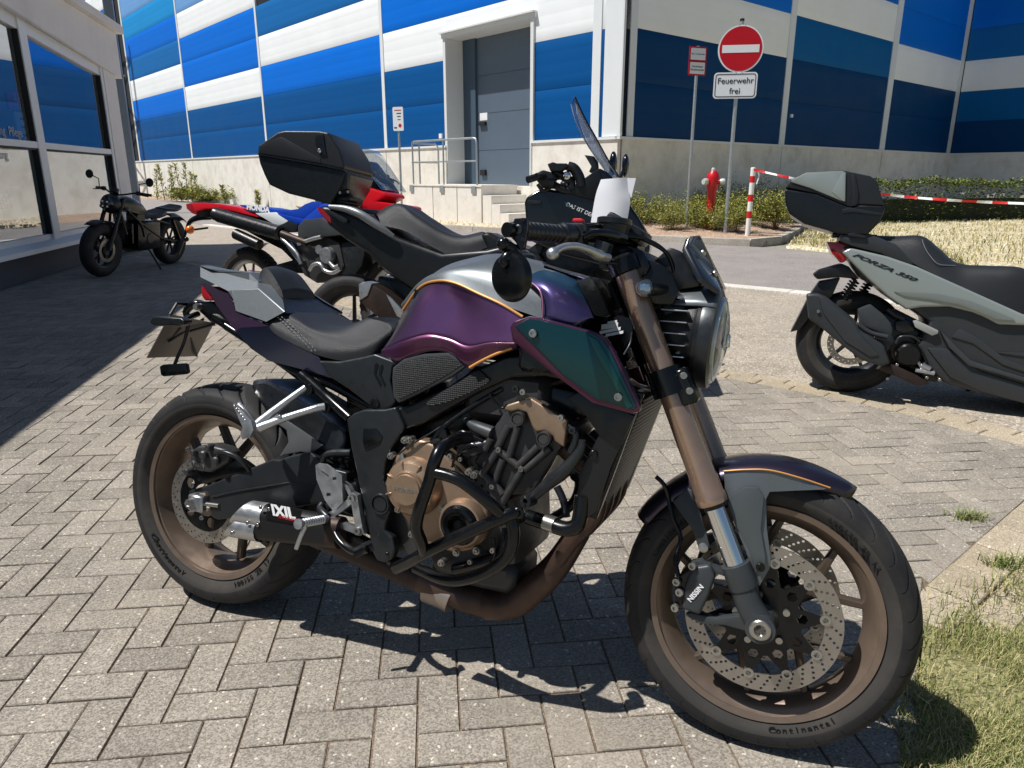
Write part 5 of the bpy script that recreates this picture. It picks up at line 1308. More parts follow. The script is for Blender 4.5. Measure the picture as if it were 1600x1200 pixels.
# ---- fly screen
def quad3(a, c, d, e, th): return [a, c, d, e]
A1, A2 = FB.on(Z4(1208, 315), -.085), FB.on(Z4(1232, 250), -.075); B1, B2 = FB.on(Z4(1408, 566), -.085), FB.on(Z4(1300, 492), -.105)
C1, C2 = FB.on(Z4(1286, 243), .075), FB.on(Z4(1438, 553), .085)
n_ = (C1-A2).cross(B1-A2).normalized()
if n_.x < 0: n_ = -n_
b = MB(); b.prism([A2, A1, B2, B1, C2, C1], n_*-.012, bev=.004); fs = b.obj('fly_screen', mat('screen_black', (24, 30, 36), .22, coat=.4), bike)
for p in ((1272, 365), (1345, 478)):
    q = FB.on(Z4(*p), -.04); t = (A2-q).dot(n_); q = q+n_*t; bolt(fs, q, .007, n_, .005)
b = MB(); b.prism(L(Z4, [(1010, 400), (1110, 310), (1190, 340), (1240, 440), (1290, 490), (1285, 540), (1150, 560), (1080, 520)], -.06), (0, .12, 0), bev=.01); b.obj('screen_bracket', M_PLA, bike)
# ---- tank
def Y(pts, y): return [(p[0], p[1], y) for p in pts]
C0 = L(Z3, [(150, 600, 0), (270, 470, 0), (400, 380, 0), (560, 332, 0), (700, 308, 0), (850, 320, 0), (1000, 360, 0)])
C1 = L(Z3, [(135, 630, -.055), (250, 500, -.065), (400, 405, -.075), (560, 350, -.08), (700, 326, -.085), (850, 345, -.09), (1000, 390, -.09)])
C2a = L(Z3, [(122, 660, -.085), (225, 520, -.12), (335, 478, -.145), (450, 492, -.155), (600, 560, -.165), (740, 625, -.172), (870, 703, -.175)])
C2b = L(Z3, [(122, 660, -.085), (225, 520, -.12), (335, 478, -.145), (450, 492, -.155), (600, 560, -.165), (740, 625, -.172), (990, 712, -.165)])
mid = [C1[i].lerp(C2b[i], .5)+Vector((0, -.018, .008)) for i in range(7)]
b = MB(); b.skin([C0, C1, mid, C2b], n=60, k=6, close=False); tank = b.obj('tank_top', M_SILV, bike, 60)
C3 = L(Z3, [(60, 800, -.115), (200, 640, -.150), (350, 600, -.150), (480, 640, -.148), (600, 720, -.165), (740, 770, -.178), (850, 790, -.18)])
C4 = L(Z3, [(-10, 905, -.13), (120, 850, -.158), (270, 810, -.160), (400, 830, -.16), (520, 880, -.172), (660, 860, -.180), (830, 860, -.18)])
C5 = L(Z3, [(-15, 945, -.13), (100, 985, -.15), (260, 920, -.158), (400, 925, -.16), (530, 1015, -.165), (660, 960, -.168), (850, 890, -.16)])
b = MB(); b.skin([C2a, C3, C4], n=60, k=8, mirror=False); tl = b.obj('tank_side', M_FLIP, bike, 60); tl.modifiers.new('s', 'SOLIDIFY').thickness = .003; mir(tl)
b = MB(); b.skin([C4, C5], n=60, k=3, mirror=False); tl2 = b.obj('tank_lower_edge', M_FLIPM, bike, 60); tl2.modifiers.new('s', 'SOLIDIFY').thickness = .003; mir(tl2)
off_ = Vector((0, -.0025, .001))
b = MB(); b.tube([p+off_ for p in C2a], .0030, 8, n=70); b.obj('pinstripe', M_ORG, tank)
pipe('pinstripe', Z3, [(535, 1018, -.171), (610, 975, -.172), (700, 932, -.172), (800, 895, -.170)], .0032, M_ORG, n=30)
# forward wings of the tank, blue-violet, with pink line along the edge
W0 = L(Z3, [(700, 330, -.03), (850, 338, -.03), (930, 362, -.03), (1060, 395, -.035), (1200, 445, -.04)]); 
Wp = [L(Z3, [(915, 372, -.085), (1000, 395, -.09), (1100, 425, -.085), (1205, 470, -.08)]), L(Z3, [(900, 478, -.150), (1010, 480, -.158), (1130, 520, -.15), (1262, 590, -.125)]), L(Z3, [(985, 560, -.172), (1060, 585, -.178), (1180, 640, -.165), (1312, 700, -.135)]), L(Z3, [(995, 712, -.176), (1070, 735, -.178), (1190, 758, -.165), (1300, 705, -.14)])]
b = MB(); b.skin(Wp, n=30, k=6, mirror=False); wg = b.obj('tank_wing', flip('chameleon_blue_violet', [(.0, (90, 74, 124)), (.35, (76, 72, 120)), (.6, (40, 78, 106)), (.85, (20, 90, 104)), (1, (60, 60, 110))]), bike, 60); wg.modifiers.new('s', 'SOLIDIFY').thickness = .004; mir(wg)
pipe('pinstripe', Z3, [(895, 478, -.156), (940, 500, -.168), (978, 545, -.178), (992, 620, -.182), (993, 708, -.180)], .0018, M_PINK, n=24)
plate('tank_front_trim', Z3, [(1195, 480, -.1), (1290, 445, -.085), (1340, 515, -.09), (1410, 690, -.1), (1375, 705, -.12), (1310, 690, -.14), (1262, 590, -.13)], None, .08, M_PLA, bev=.006, mirror=True)
b = MB(); b.skin([L(Z3, [(860, 330, 0), (960, 352, 0), (1100, 395, 0), (1290, 450, 0)]), L(Z3, [(860, 350, -.07), (1000, 380, -.07), (1120, 420, -.07), (1290, 470, -.07)])], n=12, k=4, close=False); b.obj('tank_console', M_PLA, bike, 60)
b = MB(); b.lathe([(.0, .008), (.026, .008), (.034, .002), (.036, -.01)], FB.on(Z3(860, 335), 0)+Vector((0, 0, .002)), (-.1, 0, 1), 28); b.obj('fuel_cap', M_GUN, bike)
b = MB(); b.box((.82, 0, .86), (.42, .26, .17), None, .05, 3); b.box((.60, 0, .78), (.24, .16, .06), None, .02); b.obj('inner_tank_body', M_SAT, bike)
# ---- radiator shroud (teal blade)
plate('radiator_shroud', ZF, [(796, 512), (800, 503), (826, 494), (842, 496), (930, 519), (946, 528), (960, 550), (1001, 636), (998, 645), (985, 647), (925, 630), (868, 588), (800, 533)], -.232, .022, M_FLIPM, bev=.007, seg=2, mirror=True)
tealp = L(ZF, [(804, 509), (826, 497), (842, 499), (928, 521), (943, 530), (957, 552), (996, 636), (990, 641), (932, 624), (880, 586)], -.2335)
b = MB(); b.prism(tealp, (0, -.004, 0), bev=.0035, taper=.985); b.obj('shroud_blade', M_FLIPG, bike)
b = MB(); b.prism(L(ZF, [(918, 523), (934, 530), (950, 556), (990, 636), (980, 640), (935, 560)], -.2378), (0, -.0022, 0), bev=.001, taper=.98); b.obj('shroud_facet', flip('chameleon_green', [(.0, (4, 76, 74)), (.5, (10, 64, 74)), (1, (60, 60, 100))]), bike)
for p in ((833, 521), (966, 620)): bolt(bike, FB.on(p, -.2405), .0085, (0, -1, 0), .005)
b = MB()
for s in (-1, 1): b = MB(); b.box((1.0, s*.185, .80), (.14, .06, .06), None, .01); b.obj('shroud_mount', M_SAT, bike)
# ---- radiator
RT, RBt = Vector((1.186, 0, .735)), Vector((1.108, 0, .480)); rd = (RBt-RT); rn = Vector((-rd.z, 0, rd.x)).normalized(); rn = rn if rn.x > 0 else -rn
b = MB(); b.prism([RT+Vector((0, -.150, 0)), RT+Vector((0, .150, 0)), RBt+Vector((0, .135, 0)), RBt+Vector((0, -.135, 0))], rn*-.03, bev=.002); b.obj('radiator_core', M_RADI, bike)
for s in (-1, 1):
    b = MB(); b.prism([RT+Vector((0, s*.15, .01)), RT+Vector((0, s*.172, .01)), RBt+Vector((0, s*.160, -.01)), RBt+Vector((0, s*.135, -.01))], rn*-.042, bev=.004); b.obj('radiator_tank', M_SAT, bike)
plate('radiator_side_cover', ZF, [(885, 622), (905, 612), (960, 636), (992, 650), (985, 665), (955, 730), (932, 800), (915, 812), (900, 790), (905, 740), (935, 680), (915, 650)], -.178, .03, M_PLA, bev=.004, mirror=True)
bolt(bike, FB.on(Z2(1468, 440), -.180), .009, (0, -1, 0), .004, M_SAT)
# ---- engine
eng = MB(); eng.box((.76, 0, .42), (.32, .26, .24), Matrix.Rotation(-.10, 3, 'Y'), .03, 2); eng.box((.62, 0, .44), (.22, .24, .26), None, .03, 2)
eng.box((.92, 0, .60), (.15, .26, .22), Matrix.Rotation(.52, 3, 'Y'), .01); eng.box((.87, 0, .70), (.20, .26, .12), None, .02); eng.box((.80, 0, .27), (.22, .18, .08), None, .02); eng.obj('crankcase', M_CAST, bike)
cc = [(195, 560), (215, 480), (240, 440), (300, 370), (380, 345), (470, 375), (540, 440), (600, 500), (650, 570), (700, 680), (740, 730), (800, 800), (810, 880), (780, 980), (700, 1040), (600, 1060), (500, 1030), (440, 1090), (370, 1040), (330, 940), (300, 870), (250, 790), (210, 700)]
plate('engine_cover', Z2, cc, -.165, .06, M_ENG, bev=.010, seg=3)
c0 = FB.on(Z2(330, 650), -.185)
b = MB(); b.lathe([(.0, .026), (.034, .026), (.036, .022), (.040, .022), (.043, .015), (.058, .010), (.066, -.002), (.069, -.02)], c0, (0, -1, 0), 48); clo = b.obj('clutch_cover', M_ENG, bike, 25)
for a in range(0, 360, 45):
    a_ = math.radians(a+20); d = Vector((math.cos(a_), 0, math.sin(a_))); b = MB(); b.box(tuple(c0+d*.052+Vector((0, -.009, 0))), (.020, .012, .004), Matrix.Rotation(-a_, 3, 'Y'), .001); b.obj('cover_rib', M_ENG, clo)
text('HONDA', .0125, facing(c0+Vector((-.0, -.0262, 0)), (1, 0, .03), (0, 0, 1)), M_BOLT, clo, bold=.0004, sx=1.25)
for p in ((200, 450), (190, 620), (245, 785), (330, 940), (285, 352), (315, 352), (515, 1120), (610, 1055), (735, 1045), (690, 550), (720, 570), (520, 780)): 
    q = FB.on(Z2(*p), -.168); b = MB(); b.cyl(q, q+Vector((0, .02, 0)), .0085, seg=12); bolt(None, q, .0062, (0, -1, 0), .006, b=b); b.obj('cover_bolt', M_BOLT, bike)
c1 = FB.on(Z2(650, 870), -.175)
b = MB(); b.lathe([(.044, .018), (.05, .016), (.055, .004), (.056, -.02)], c1, (0, -1, 0), 44); b.obj('pulse_cover_rim', M_ENG, bike, 30)
b = MB(); b.lathe([(0, .020), (.012, .020), (.013, .016), (.020, .016), (.024, .026), (.033, .030), (.040, .028), (.046, .018), (.046, .0)], c1, (0, -1, 0), 44); b.obj('pulse_cover', M_SAT, bike, 25)
b = MB(); b.lathe([(0, .024), (.0095, .024), (.0095, .016)], c1, (0, -1, 0), 6); b.obj('hex_plug', M_SAT, bike)
pipe('breather_hose', Z2, [(930, 900, -.13), (920, 1000, -.14), (860, 1080, -.14), (740, 1120, -.14), (600, 1160, -.13)], .012, M_SAT)
# cylinder head
plate('cam_cover_end', Z2, [(905, 180), (925, 135), (1055, 92), (1085, 95), (1290, 225), (1300, 262), (1262, 330), (1270, 400), (1240, 430), (1080, 690), (900, 700), (760, 560), (800, 400), (840, 290)], -.150, .06, M_CAST, bev=.008)
plate('cam_cover', Z2, [(908, 160), (925, 130), (1058, 88), (1085, 92), (1292, 222), (1304, 250), (1285, 400), (1225, 360), (1215, 330), (1165, 295), (1110, 300), (1085, 270), (1050, 180), (1000, 165), (950, 175)], -.164, .02, M_ENG, bev=.005, seg=3)
for p, r in (((1003, 215), .0148), ((1165, 340), .0155)):
    q = FB.on(Z2(*p), -.168); b = MB(); b.lathe([(0, .010), (r*.72, .010), (r*.74, .007), (r*.8, .007), (r*.83, .012), (r*.98, .012), (r, .008), (r, -.01)], q, (0, -1, 0), 32); b.obj('cam_plug', M_CAST, bike, 25)
for a, c in (((940, 260), (870, 400)), ((1000, 265), (940, 460)), ((1125, 390), (990, 520)), ((1200, 400), (1040, 540)), ((870, 410), (1020, 530)), ((870, 420), (770, 570)), ((1020, 545), (900, 740)), ((830, 340), (790, 420)), ((850, 620), (900, 690)), ((905, 470), (850, 620)), ((780, 560), (850, 630))):
    p, q = FB.on(Z2(*a), -.157), FB.on(Z2(*c), -.157); b = MB(); b.tube([p, q], .0085, 8); b.obj('casting_rib', M_CAST, bike, 60)
for p in ((878, 412), (1020, 532), (685, 550), (718, 572), (838, 640)): bolt(bike, FB.on(Z2(*p), -.163), .0065, (0, -1, 0), .006)
plate('engine_hanger', Z2, [(1000, 560), (1130, 440), (1250, 420), (1200, 520), (1090, 690), (900, 750), (930, 650)], -.14, .02, M_SAT, bev=.003)
b = MB(); p, q = FB.on(Z2(720, 260), -.14), FB.on(Z2(840, 310), -.15); b.tube([FB.on(Z2(670, 215), -.13), p, q], [.006, .014, .016], 14); b.obj('injector_body', M_PLG, bike, 60)
b = MB(); q = FB.on(Z2(880, 100), -.12); b.lathe([(0, .008), (.010, .008), (.014, .002), (.014, -.03)], q, (0, -1, 0), 20); b.obj('filler_cap', M_GUN, bike)
b = MB(); q = FB.on(Z2(735, 390), -.155); b.cyl(q, q+Vector((.03, .01, .01)), .012, seg=14); b.obj('sensor', M_GUN, bike)
pipe('clutch_cable', Z2, [(250, 440, -.17), (330, 380, -.172), (480, 290, -.165), (620, 200, -.15)], .0022, M_GUN)
pipe('cable', Z2, [(460, 370, -.17), (520, 280, -.165), (640, 190, -.15), (760, 110, -.14), (900, 30, -.13)], .006, M_SAT)
plate('wiring_cover', Z2, [(440, 350), (520, 270), (545, 290), (560, 340), (490, 385)], -.17, .02, M_SAT, bev=.002)
b = MB(); b.box(tuple(FB.on(Z2(750, 480), -.10)), (.10, .05, .10), None, .01); b.obj('starter_housing', M_SAT, bike)
# throttle bodies / dark airbox mass under the tank
plate('airbox', Z2, [(300, 300), (640, 120), (900, 0), (1150, 0), (1400, 60), (1440, 200), (1300, 260), (1080, 60), (900, 120), (840, 290), (760, 520), (600, 500), (460, 360)], -.10, .2, M_SAT, bev=.01)
# right-hand strut, hose, clamp
b = MB(); b.tube(L(Z2, [(1400, 350, -.19), (1385, 420, -.19), (1290, 540, -.19), (1190, 620, -.185), (1080, 720, -.18)]), [.007, .012, .015, .013, .010], 12); b.obj('oil_cooler_stay', M_GUN, bike, 60)
b = MB(); q = FB.on(Z2(1070, 725), -.19); b.lathe([(.006, .016), (.014, .016), (.014, -.01)], q, (-.3, -1, 0), 20); b.lathe([(0, .004), (.006, .004), (.006, .016)], q, (-.3, -1, 0), 12); b.obj('stay_end', M_GUN, bike)
pipe('coolant_hose', Z2, [(1060, 830, -.15), (1180, 870, -.17), (1290, 905, -.18), (1360, 890, -.18), (1385, 830, -.175), (1400, 700, -.17)], .0165, M_SAT)
b = MB(); p, q = FB.on(Z2(1170, 862), -.169), FB.on(Z2(1235, 885), -.176); b.cyl(p, q, .0178, seg=24); b.obj('hose_clamp', M_BOLT, bike)
# ---- crash bars
cb = [pipe('crash_bar', Z2, [(690, 335, -.19), (600, 350, -.24), (520, 400, -.28), (475, 490, -.30), (440, 620, -.30), (390, 760, -.30), (362, 890, -.29), (395, 990, -.27), (415, 1050, -.25)], .0135, M_SAT, seg=16, mirror=True),
      pipe('crash_bar', Z2, [(475, 552, -.30), (560, 572, -.30), (640, 605, -.30), (730, 670, -.295), (820, 745, -.28), (890, 815, -.26)], .0130, M_SAT, seg=16, mirror=True),
      pipe('crash_bar', Z2, [(235, 1150, -.20), (330, 1105, -.225), (430, 1050, -.25), (600, 965, -.265), (760, 895, -.265), (890, 835, -.26), (985, 800, -.24), (1010, 830, -.20)], .0140, M_SAT, seg=16, mirror=True),
      pipe('crash_bar', Z7, [(1285, 330, -.24), (1300, 420, -.24), (1270, 520, -.235), (1180, 590, -.225), (1060, 632, -.21), (960, 630, -.19), (830, 575, -.16)], .0135, M_SAT, seg=16, mirror=True)]
bolt(bike, FB.on(Z2(1000, 805), -.245), .012, (.4, -1, .1), .006, M_SAT)
# ---- exhaust
hd = [(905, 815), (880, 870), (838, 915), (800, 948), (770, 962)]
for k, y in enumerate((-.10, -.035, .035, .10)):
    b = MB(); b.tube([Vector((1.01, y, .60)), Vector((1.085, y, .54)), Vector((1.090, y*.95, .46)), FB.on((893, 845), y*.8), FB.on((850, 903), y*.6), FB.on((805, 940), y*.42), FB.on((765, 945), y*.35)], .0195, 16); b.obj('header_pipe', M_HDR, bike, 60)
b = MB(); b.tube(L(ZF, [(905, 830, -.05), (872, 880, -.05), (838, 915, -.05), (800, 942, -.045), (762, 945, -.04)]), [.027, .031, .035, .038, .037], 20); b.obj('collector_shield', M_HDR, bike, 60)
b = MB(); b.tube(L(ZF, [(790, 945, -.03), (750, 938, -.03), (700, 922, -.04), (650, 900, -.06)]), [.040, .040, .037, .034], 22); b.obj('collector', M_HDR, bike, 60)
b = MB(); b.tube(L(Z7, [(880, 665, -.045), (960, 690, -.04), (1010, 715, -.038)]), [.0375, .0405, .0415], 24, n=4); b.obj('weld_collar', mat('pale_steel', (158, 146, 138), .4, .7, var=.08, vscale=30), bike, 60)
b = MB(); b.tube(L(ZF, [(655, 902, -.06), (610, 885, -.08), (570, 868, -.11), (530, 848, -.14), (495, 832, -.16)]), [.034, .030, .030, .033, .036], 20); b.obj('link_pipe', M_PIPE, bike, 60)
u0, u1 = FB.on(Z6(570, 693), -.172), FB.on(Z6(1010, 765), -.172); l0, l1 = FB.on(Z6(540, 760), -.172), FB.on(Z6(1000, 815), -.172)
M_CAN = mat('muffler_black', (26, 26, 28), .5, .3, var=.05, bump=.06, bscale=700)
def hullrow(t):
    a = u0.lerp(u1, t); c = l0.lerp(l1, t); ax = (u1-u0).normalized(); up = a-c; up = (up-ax*up.dot(ax)).normalized(); sd = ax.cross(up).normalized(); r = .031*(1-.12*t); out = []
    for k in range(13): an = PI*k/12; out.append(a+(up*math.sin(an)+sd*math.cos(an))*r)
    for k in range(13): an = PI+PI*k/12; out.append(c+(up*math.sin(an)+sd*math.cos(an))*r)
    return out
b = MB(); b.loft([hullrow(t) for t in (.27, .5, .75, 1.0)], closed_v=True, caps=True); muf = b.obj('muffler', M_CAN, bike, 50)
b = MB(); b.loft([hullrow(t) for t in (1.0, 1.1)], closed_v=True, caps=True); b.obj('muffler_joint', M_PIPE, muf, 50)
ax = (u1-u0).normalized()
for o_ in (u0, l0):
    b = MB(); sg = 32; up = u0-l0; up = (up-ax*up.dot(ax)).normalized(); sd = ax.cross(up).normalized(); rows_ = []
    for rr, cut in ((.0316, 0), (.0316, 1), (.0294, 1), (.0294, .2)):
        row = []
        for k in range(sg):
            an = 2*PI*k/sg; e = up*math.sin(an)+sd*math.cos(an)
            t = .078 if cut == 0 else (-.030*math.sin(an)*-1-.028 if cut == 1 else .03)
            if cut == 1: t = -.004+.030*math.sin(an)
            row.append(o_+e*rr+ax*t)
        rows_.append(row)
    b.loft(rows_, closed_v=True); b.obj('exhaust_tip', M_ALU, muf, 50)
    b = MB(); b.cyl(o_+ax*.035, o_+ax*.037, .0285, seg=24); b.obj('tip_baffle', M_DARK, muf)
for p in ((655, 672), (590, 748), (515, 798), (640, 758), (695, 680)): bolt(muf, FB.on(Z6(*p), -.2035), .005, (0, -1, 0), .003)
bpl = MB(); lab = L(Z6, [(690, 655), (858, 686), (845, 757), (678, 728)], -.2045); bpl.prism(lab, (0, .001, 0)); bp_ = bpl.obj('muffler_badge', mat('badge_black', (8, 9, 12), .35), muf)
tc = FB.on(Z6(770, 697), -.2058); rt_ = (lab[1]-lab[0]).normalized(); text('IXIL', .036, facing(tc, rt_, (0, 0, 1)), MW, bp_, bold=.0016, sx=1.12, shear=-.25)
text('HYPERLOW', .0105, facing(FB.on(Z6(790, 727), -.2058), rt_, (0, 0, 1)), MR, bp_, bold=.0003)
# ---- swingarm, chain side, rear brake
sw = plate('swingarm', Z6, [(298, 590), (400, 560), (560, 497), (712, 434), (745, 438), (800, 418), (900, 398), (945, 440), (1000, 480), (1080, 500), (1080, 640), (930, 655), (740, 690), (560, 720), (440, 735), (410, 720), (400, 690), (400, 625), (390, 600), (300, 612)], -.122, .034, M_ARM, bev=.006, seg=3, mirror=True)
pipe('arm_crease', Z6, [(415, 618, -.124), (560, 588, -.124), (730, 560, -.124), (800, 550, -.122), (930, 556, -.12)], .0022, M_GUN)
b = MB(); b.box((.46, 0, .40), (.10, .24, .10), None, .02); b.obj('swingarm_pivot', M_SAT, bike)
b = MB(); ring_holes(b, .120, .088, -.102, .005, (.115, .107, .099), 24, .0026, seg=60); dk = b.obj('brake_disc', M_DISC, rw)
b = MB(); ring_holes(b, .088, .045, -.101, .004, (.066,), 5, .016, seg=40); b.obj('disc_carrier', M_SAT, dk)
ax_ = MB(); q = FB.on(Z6(312, 650), -.135); ax_.box(tuple(q+Vector((.012, .01, 0))), (.05, .022, .045), None, .004); o = ax_.obj('axle_block', M_ALU, bike)
b = MB(); b.lathe([(0, .01), (.006, .01), (.008, .012), (.013, .012), (.013, 0)], q+Vector((-.0, 0, 0)), (0, -1, 0), 6); b.obj('axle_nut', M_BOLT, o); b = MB(); b.cyl(q+Vector((.03, .012, 0)), q+Vector((.085, .012, .004)), .006, seg=10); b.obj('adjuster_bolt', M_BOLT, o)
plate('rear_caliper', Z6, [(300, 430), (310, 395), (345, 370), (400, 365), (470, 385), (500, 410), (490, 450), (440, 480), (400, 500), (350, 495), (312, 480)], -.135, .05, M_CAST, bev=.008, seg=3)
plate('caliper_arm', Z6, [(345, 480), (470, 400), (560, 450), (600, 480), (560, 510), (480, 520), (380, 560), (340, 540)], -.118, .03, M_SAT, bev=.005)
text('NISSIN', .016, facing(FB.on(Z6(345, 462), -.136), (1, 0, -.15), (0, 0, 1)), M_BOLT, bike)
b = MB()
for p, r in (((378, 412), .012), ((440, 440), .011), ((405, 375), .009), ((330, 400), .009), ((300, 495), .010)): q = FB.on(Z6(*p), -.137); b = MB(); b.lathe([(0, .012), (r*.7, .012), (r, .008), (r, -.01)], q, (0, -1, 0), 14); b.obj('caliper_piston_boss', M_CAST, bike)
for p in ((322, 560), (367, 722), (375, 450), (300, 383)): bolt(bike, FB.on(Z6(*p), -.125), .0065, (0, -1, 0), .006)
pipe('brake_hose', Z6, [(430, 400, -.14), (480, 400, -.145), (540, 425, -.14), (580, 465, -.13), (600, 490, -.12)], .006, M_GUN)
# ---- hugger
HU = [L(Z6, [(640, 40, 0), (720, 45, 0), (860, 130, 0), (1000, 230, 0), (1090, 310, 0)]), L(Z6, [(612, 75, -.08), (680, 62, -.085), (800, 130, -.085), (960, 230, -.085), (1085, 320, -.085)]), L(Z6, [(625, 105, -.098), (690, 200, -.1), (790, 300, -.1), (900, 380, -.1), (1060, 420, -.1)])]
b = MB(); b.skin(HU, n=24, k=4, close=False, sharp=(1,)); o = b.obj('rear_hugger', M_PLA, bike, 50); o.modifiers.new('s', 'SOLIDIFY').thickness = .003
plate('hugger_side', Z6, [(700, 235), (720, 205), (850, 290), (960, 365), (905, 405), (850, 398), (770, 412), (742, 425), (790, 350), (780, 290)], -.106, .008, M_HUG, bev=.003)
# ---- frame
plate('pivot_plate', ZF, [(541, 655), (552, 646), (568, 640), (600, 640), (618, 636), (632, 668), (618, 690), (611, 700), (602, 722), (598, 752), (609, 772), (609, 800), (602, 818), (600, 828), (613, 840), (617, 858), (612, 874), (600, 880), (588, 876), (580, 860), (575, 824), (562, 765), (548, 700)], -.162, .028, M_GUN, bev=.006, seg=3, mirror=True)
plate('pivot_recess', Z2, [(30, 280), (110, 278), (150, 330), (130, 380), (40, 420), (25, 360)], -.164, .004, M_SAT, bev=.002)
q = FB.on(Z2(140, 750), -.163); b = MB(); b.lathe([(0, .004), (.017, .004), (.018, .001), (.0195, .001), (.021, .006), (.024, .006), (.026, .002), (.026, -.01)], q, (0, -1, 0), 32); b.obj('pivot_cap', M_GUN, bike, 25)
bolt(bike, FB.on(Z2(180, 1062), -.164), .004, (0, -1, 0), .002, M_SAT)
plate('frame_spar', ZF, [(604, 642), (640, 632), (700, 604), (735, 580), (790, 556), (860, 552), (925, 575), (940, 610), (900, 600), (850, 588), (800, 590), (750, 612), (700, 640), (664, 660), (632, 672), (620, 680)], -.150, .035, M_PLA, bev=.008, seg=3, mirror=True)
pipe('spar_weld', Z2, [(180, 185, -.154), (205, 230, -.156), (245, 270, -.156), (280, 298, -.154)], .0028, M_GUN)
plate('knee_pad', ZF, [(612, 592), (613, 574), (630, 561), (662, 553), (700, 551), (732, 569), (706, 588), (660, 612), (622, 630), (614, 620)], -.166, .02, M_PLG, bev=.005)
plate('knee_pad_rubber', ZF, [(616, 592), (617, 577), (632, 565), (662, 558), (698, 556), (722, 569), (700, 584), (658, 607), (624, 623), (618, 616)], -.168, .006, M_PAD, bev=.001)
plate('spar_pad', ZF, [(743, 580), (748, 578), (765, 594), (760, 600), (735, 613), (700, 628), (672, 634), (664, 630), (690, 612), (718, 596)], -.158, .01, M_PAD, bev=.002)
plate('side_cover', Z1, [(1080, 668), (1200, 672), (1340, 645), (1400, 628), (1535, 680), (1500, 700), (1490, 780), (1520, 900), (1500, 930), (1420, 972), (1380, 930), (1250, 830), (1140, 760)], -.148, .03, M_GUN, bev=.008, seg=3, mirror=True)
for a in (((1400, 690), (1412, 680), (1422, 690), (1408, 740), (1440, 800), (1430, 815), (1396, 745)), ((1430, 700), (1442, 688), (1450, 700), (1436, 745), (1462, 800), (1455, 815), (1424, 748))): plate('cover_slot', Z1, a, -.1495, .002, M_SAT, bev=0)
bolt(bike, FB.on(Z1(1402, 910), -.15), .012, (0, -1, 0), .003, M_SAT)
pipe('subframe_tube', Z1, [(985, 745, -.115), (1050, 800, -.118), (1160, 900, -.125), (1265, 995, -.14)], .0135, M_SAT, mirror=True)
pipe('subframe_tube', Z1, [(560, 470, -.07), (760, 600, -.08), (960, 730, -.09), (1150, 800, -.1), (1400, 940, -.1)], .012, M_SAT, mirror=True)
plate('inner_fender', Z1, [(470, 400), (700, 560), (960, 700), (1150, 760), (1400, 900), (1370, 960), (1240, 900), (1230, 850), (960, 780), (800, 660), (560, 500), (480, 450)], -.075, .15, M_SAT, bev=.006)
b = MB(); b.box((.50, 0, .60), (.18, .14, .22), None, .02); b.obj('shock_housing', M_SAT, bike)
b = MB(); b.box((.44, .0, .74), (.4, .2, .06), Matrix.Rotation(.1, 3, 'Y'), .01); b.obj('seat_pan', M_SAT, bike)
# ---- passenger hangers
b = MB(); b.tube(L(Z1, [(1010, 820, -.13), (880, 915, -.165), (745, 1020, -.20), (715, 1060, -.21)]), [.0085, .0095, .0105, .012], 12)
b.tube(L(Z1, [(1115, 930, -.135), (1060, 940, -.15), (900, 990, -.18), (745, 1050, -.205)]), [.010, .0085, .0095, .012], 12)
b.prism(L(Z1, [(745, 1015), (800, 1000), (860, 975), (870, 990), (790, 1040), (740, 1060)], -.195), (0, .008, 0), bev=.002); ph_ = b.obj('passenger_hanger', M_ALU, bike, 60); mir(ph_)
for p in ((1020, 830), (1120, 935)): b = MB(); q = FB.on(Z1(*p), -.135); b.cyl(q, q+Vector((0, .04, 0)), .014, seg=16); b.obj('hanger_boss', M_SAT, bike)
b = MB(); pp = L(Z1, [(592, 915, -.215), (605, 908, -.215), (700, 1010, -.225), (712, 1060, -.225), (690, 1105, -.225), (645, 1115, -.225), (636, 1080, -.22), (650, 1050, -.22)])
b.prism(pp, (0, .012, 0), bev=.002); 
b.obj('passenger_peg', M_ALU, bike)
b = MB(); a_, c_ = L(Z1, [(632, 908, -.20), (716, 1020, -.212)]); b.tube([a_, c_], .0045, 8); b.obj('peg_rail', M_ALU, bike)
for k in range(7): p = L(Z1, [(612+12*k, 925+16*k, -.216)])[0]; b = MB(); b.box(tuple(p), (.006, .012, .006), Matrix.Rotation(.7, 3, 'Y'), .001); b.obj('peg_tooth', M_ALU, bike)
# ---- rider peg, heel guard, hanger, brake pedal
plate('heel_guard', Z7, [(347, 82), (362, 74), (400, 78), (474, 132), (478, 262), (440, 300), (426, 296), (392, 250), (352, 150)], -.185, .004, M_ALU, bev=.001, holes=[[(374, 108), (376, 116), (410, 140), (412, 132)][::-1], [(430, 140), (430, 154), (448, 154), (448, 140)], [(400, 216), (400, 232), (420, 232), (420, 216)]])
plate('peg_hanger', Z7, [(478, 165), (500, 180), (520, 215), (548, 228), (552, 262), (572, 380), (580, 408), (560, 424), (535, 412), (430, 372), (400, 366), (386, 340), (396, 314), (430, 300), (480, 262), (512, 236)], -.178, .016, M_ALU, bev=.003, holes=[[(440, 330), (520, 270), (538, 380), (450, 352)]], mirror=False)
for p, r in (((524, 240), .0095), ((552, 398), .0095)): q = FB.on(Z7(*p), -.180); b = MB(); b.lathe([(.0, .002), (r*.45, .002), (r*.5, .006), (r*.95, .006), (r, .002), (r, -.01)], q, (0, -1, 0), 20); b.obj('hanger_bolt', M_BOLT, bike)
a_, c_ = FB.on(Z7(400, 340), -.19), FB.on(Z7(285, 362), -.275); dd = (c_-a_).normalized()
b = MB(); pr = [(0, 0), (.010, 0), (.011, .012)]; 
for k in range(9): t = .016+k*.0085; pr += [(.0105, t), (.0085, t+.002), (.0085, t+.0045), (.0105, t+.0065)]
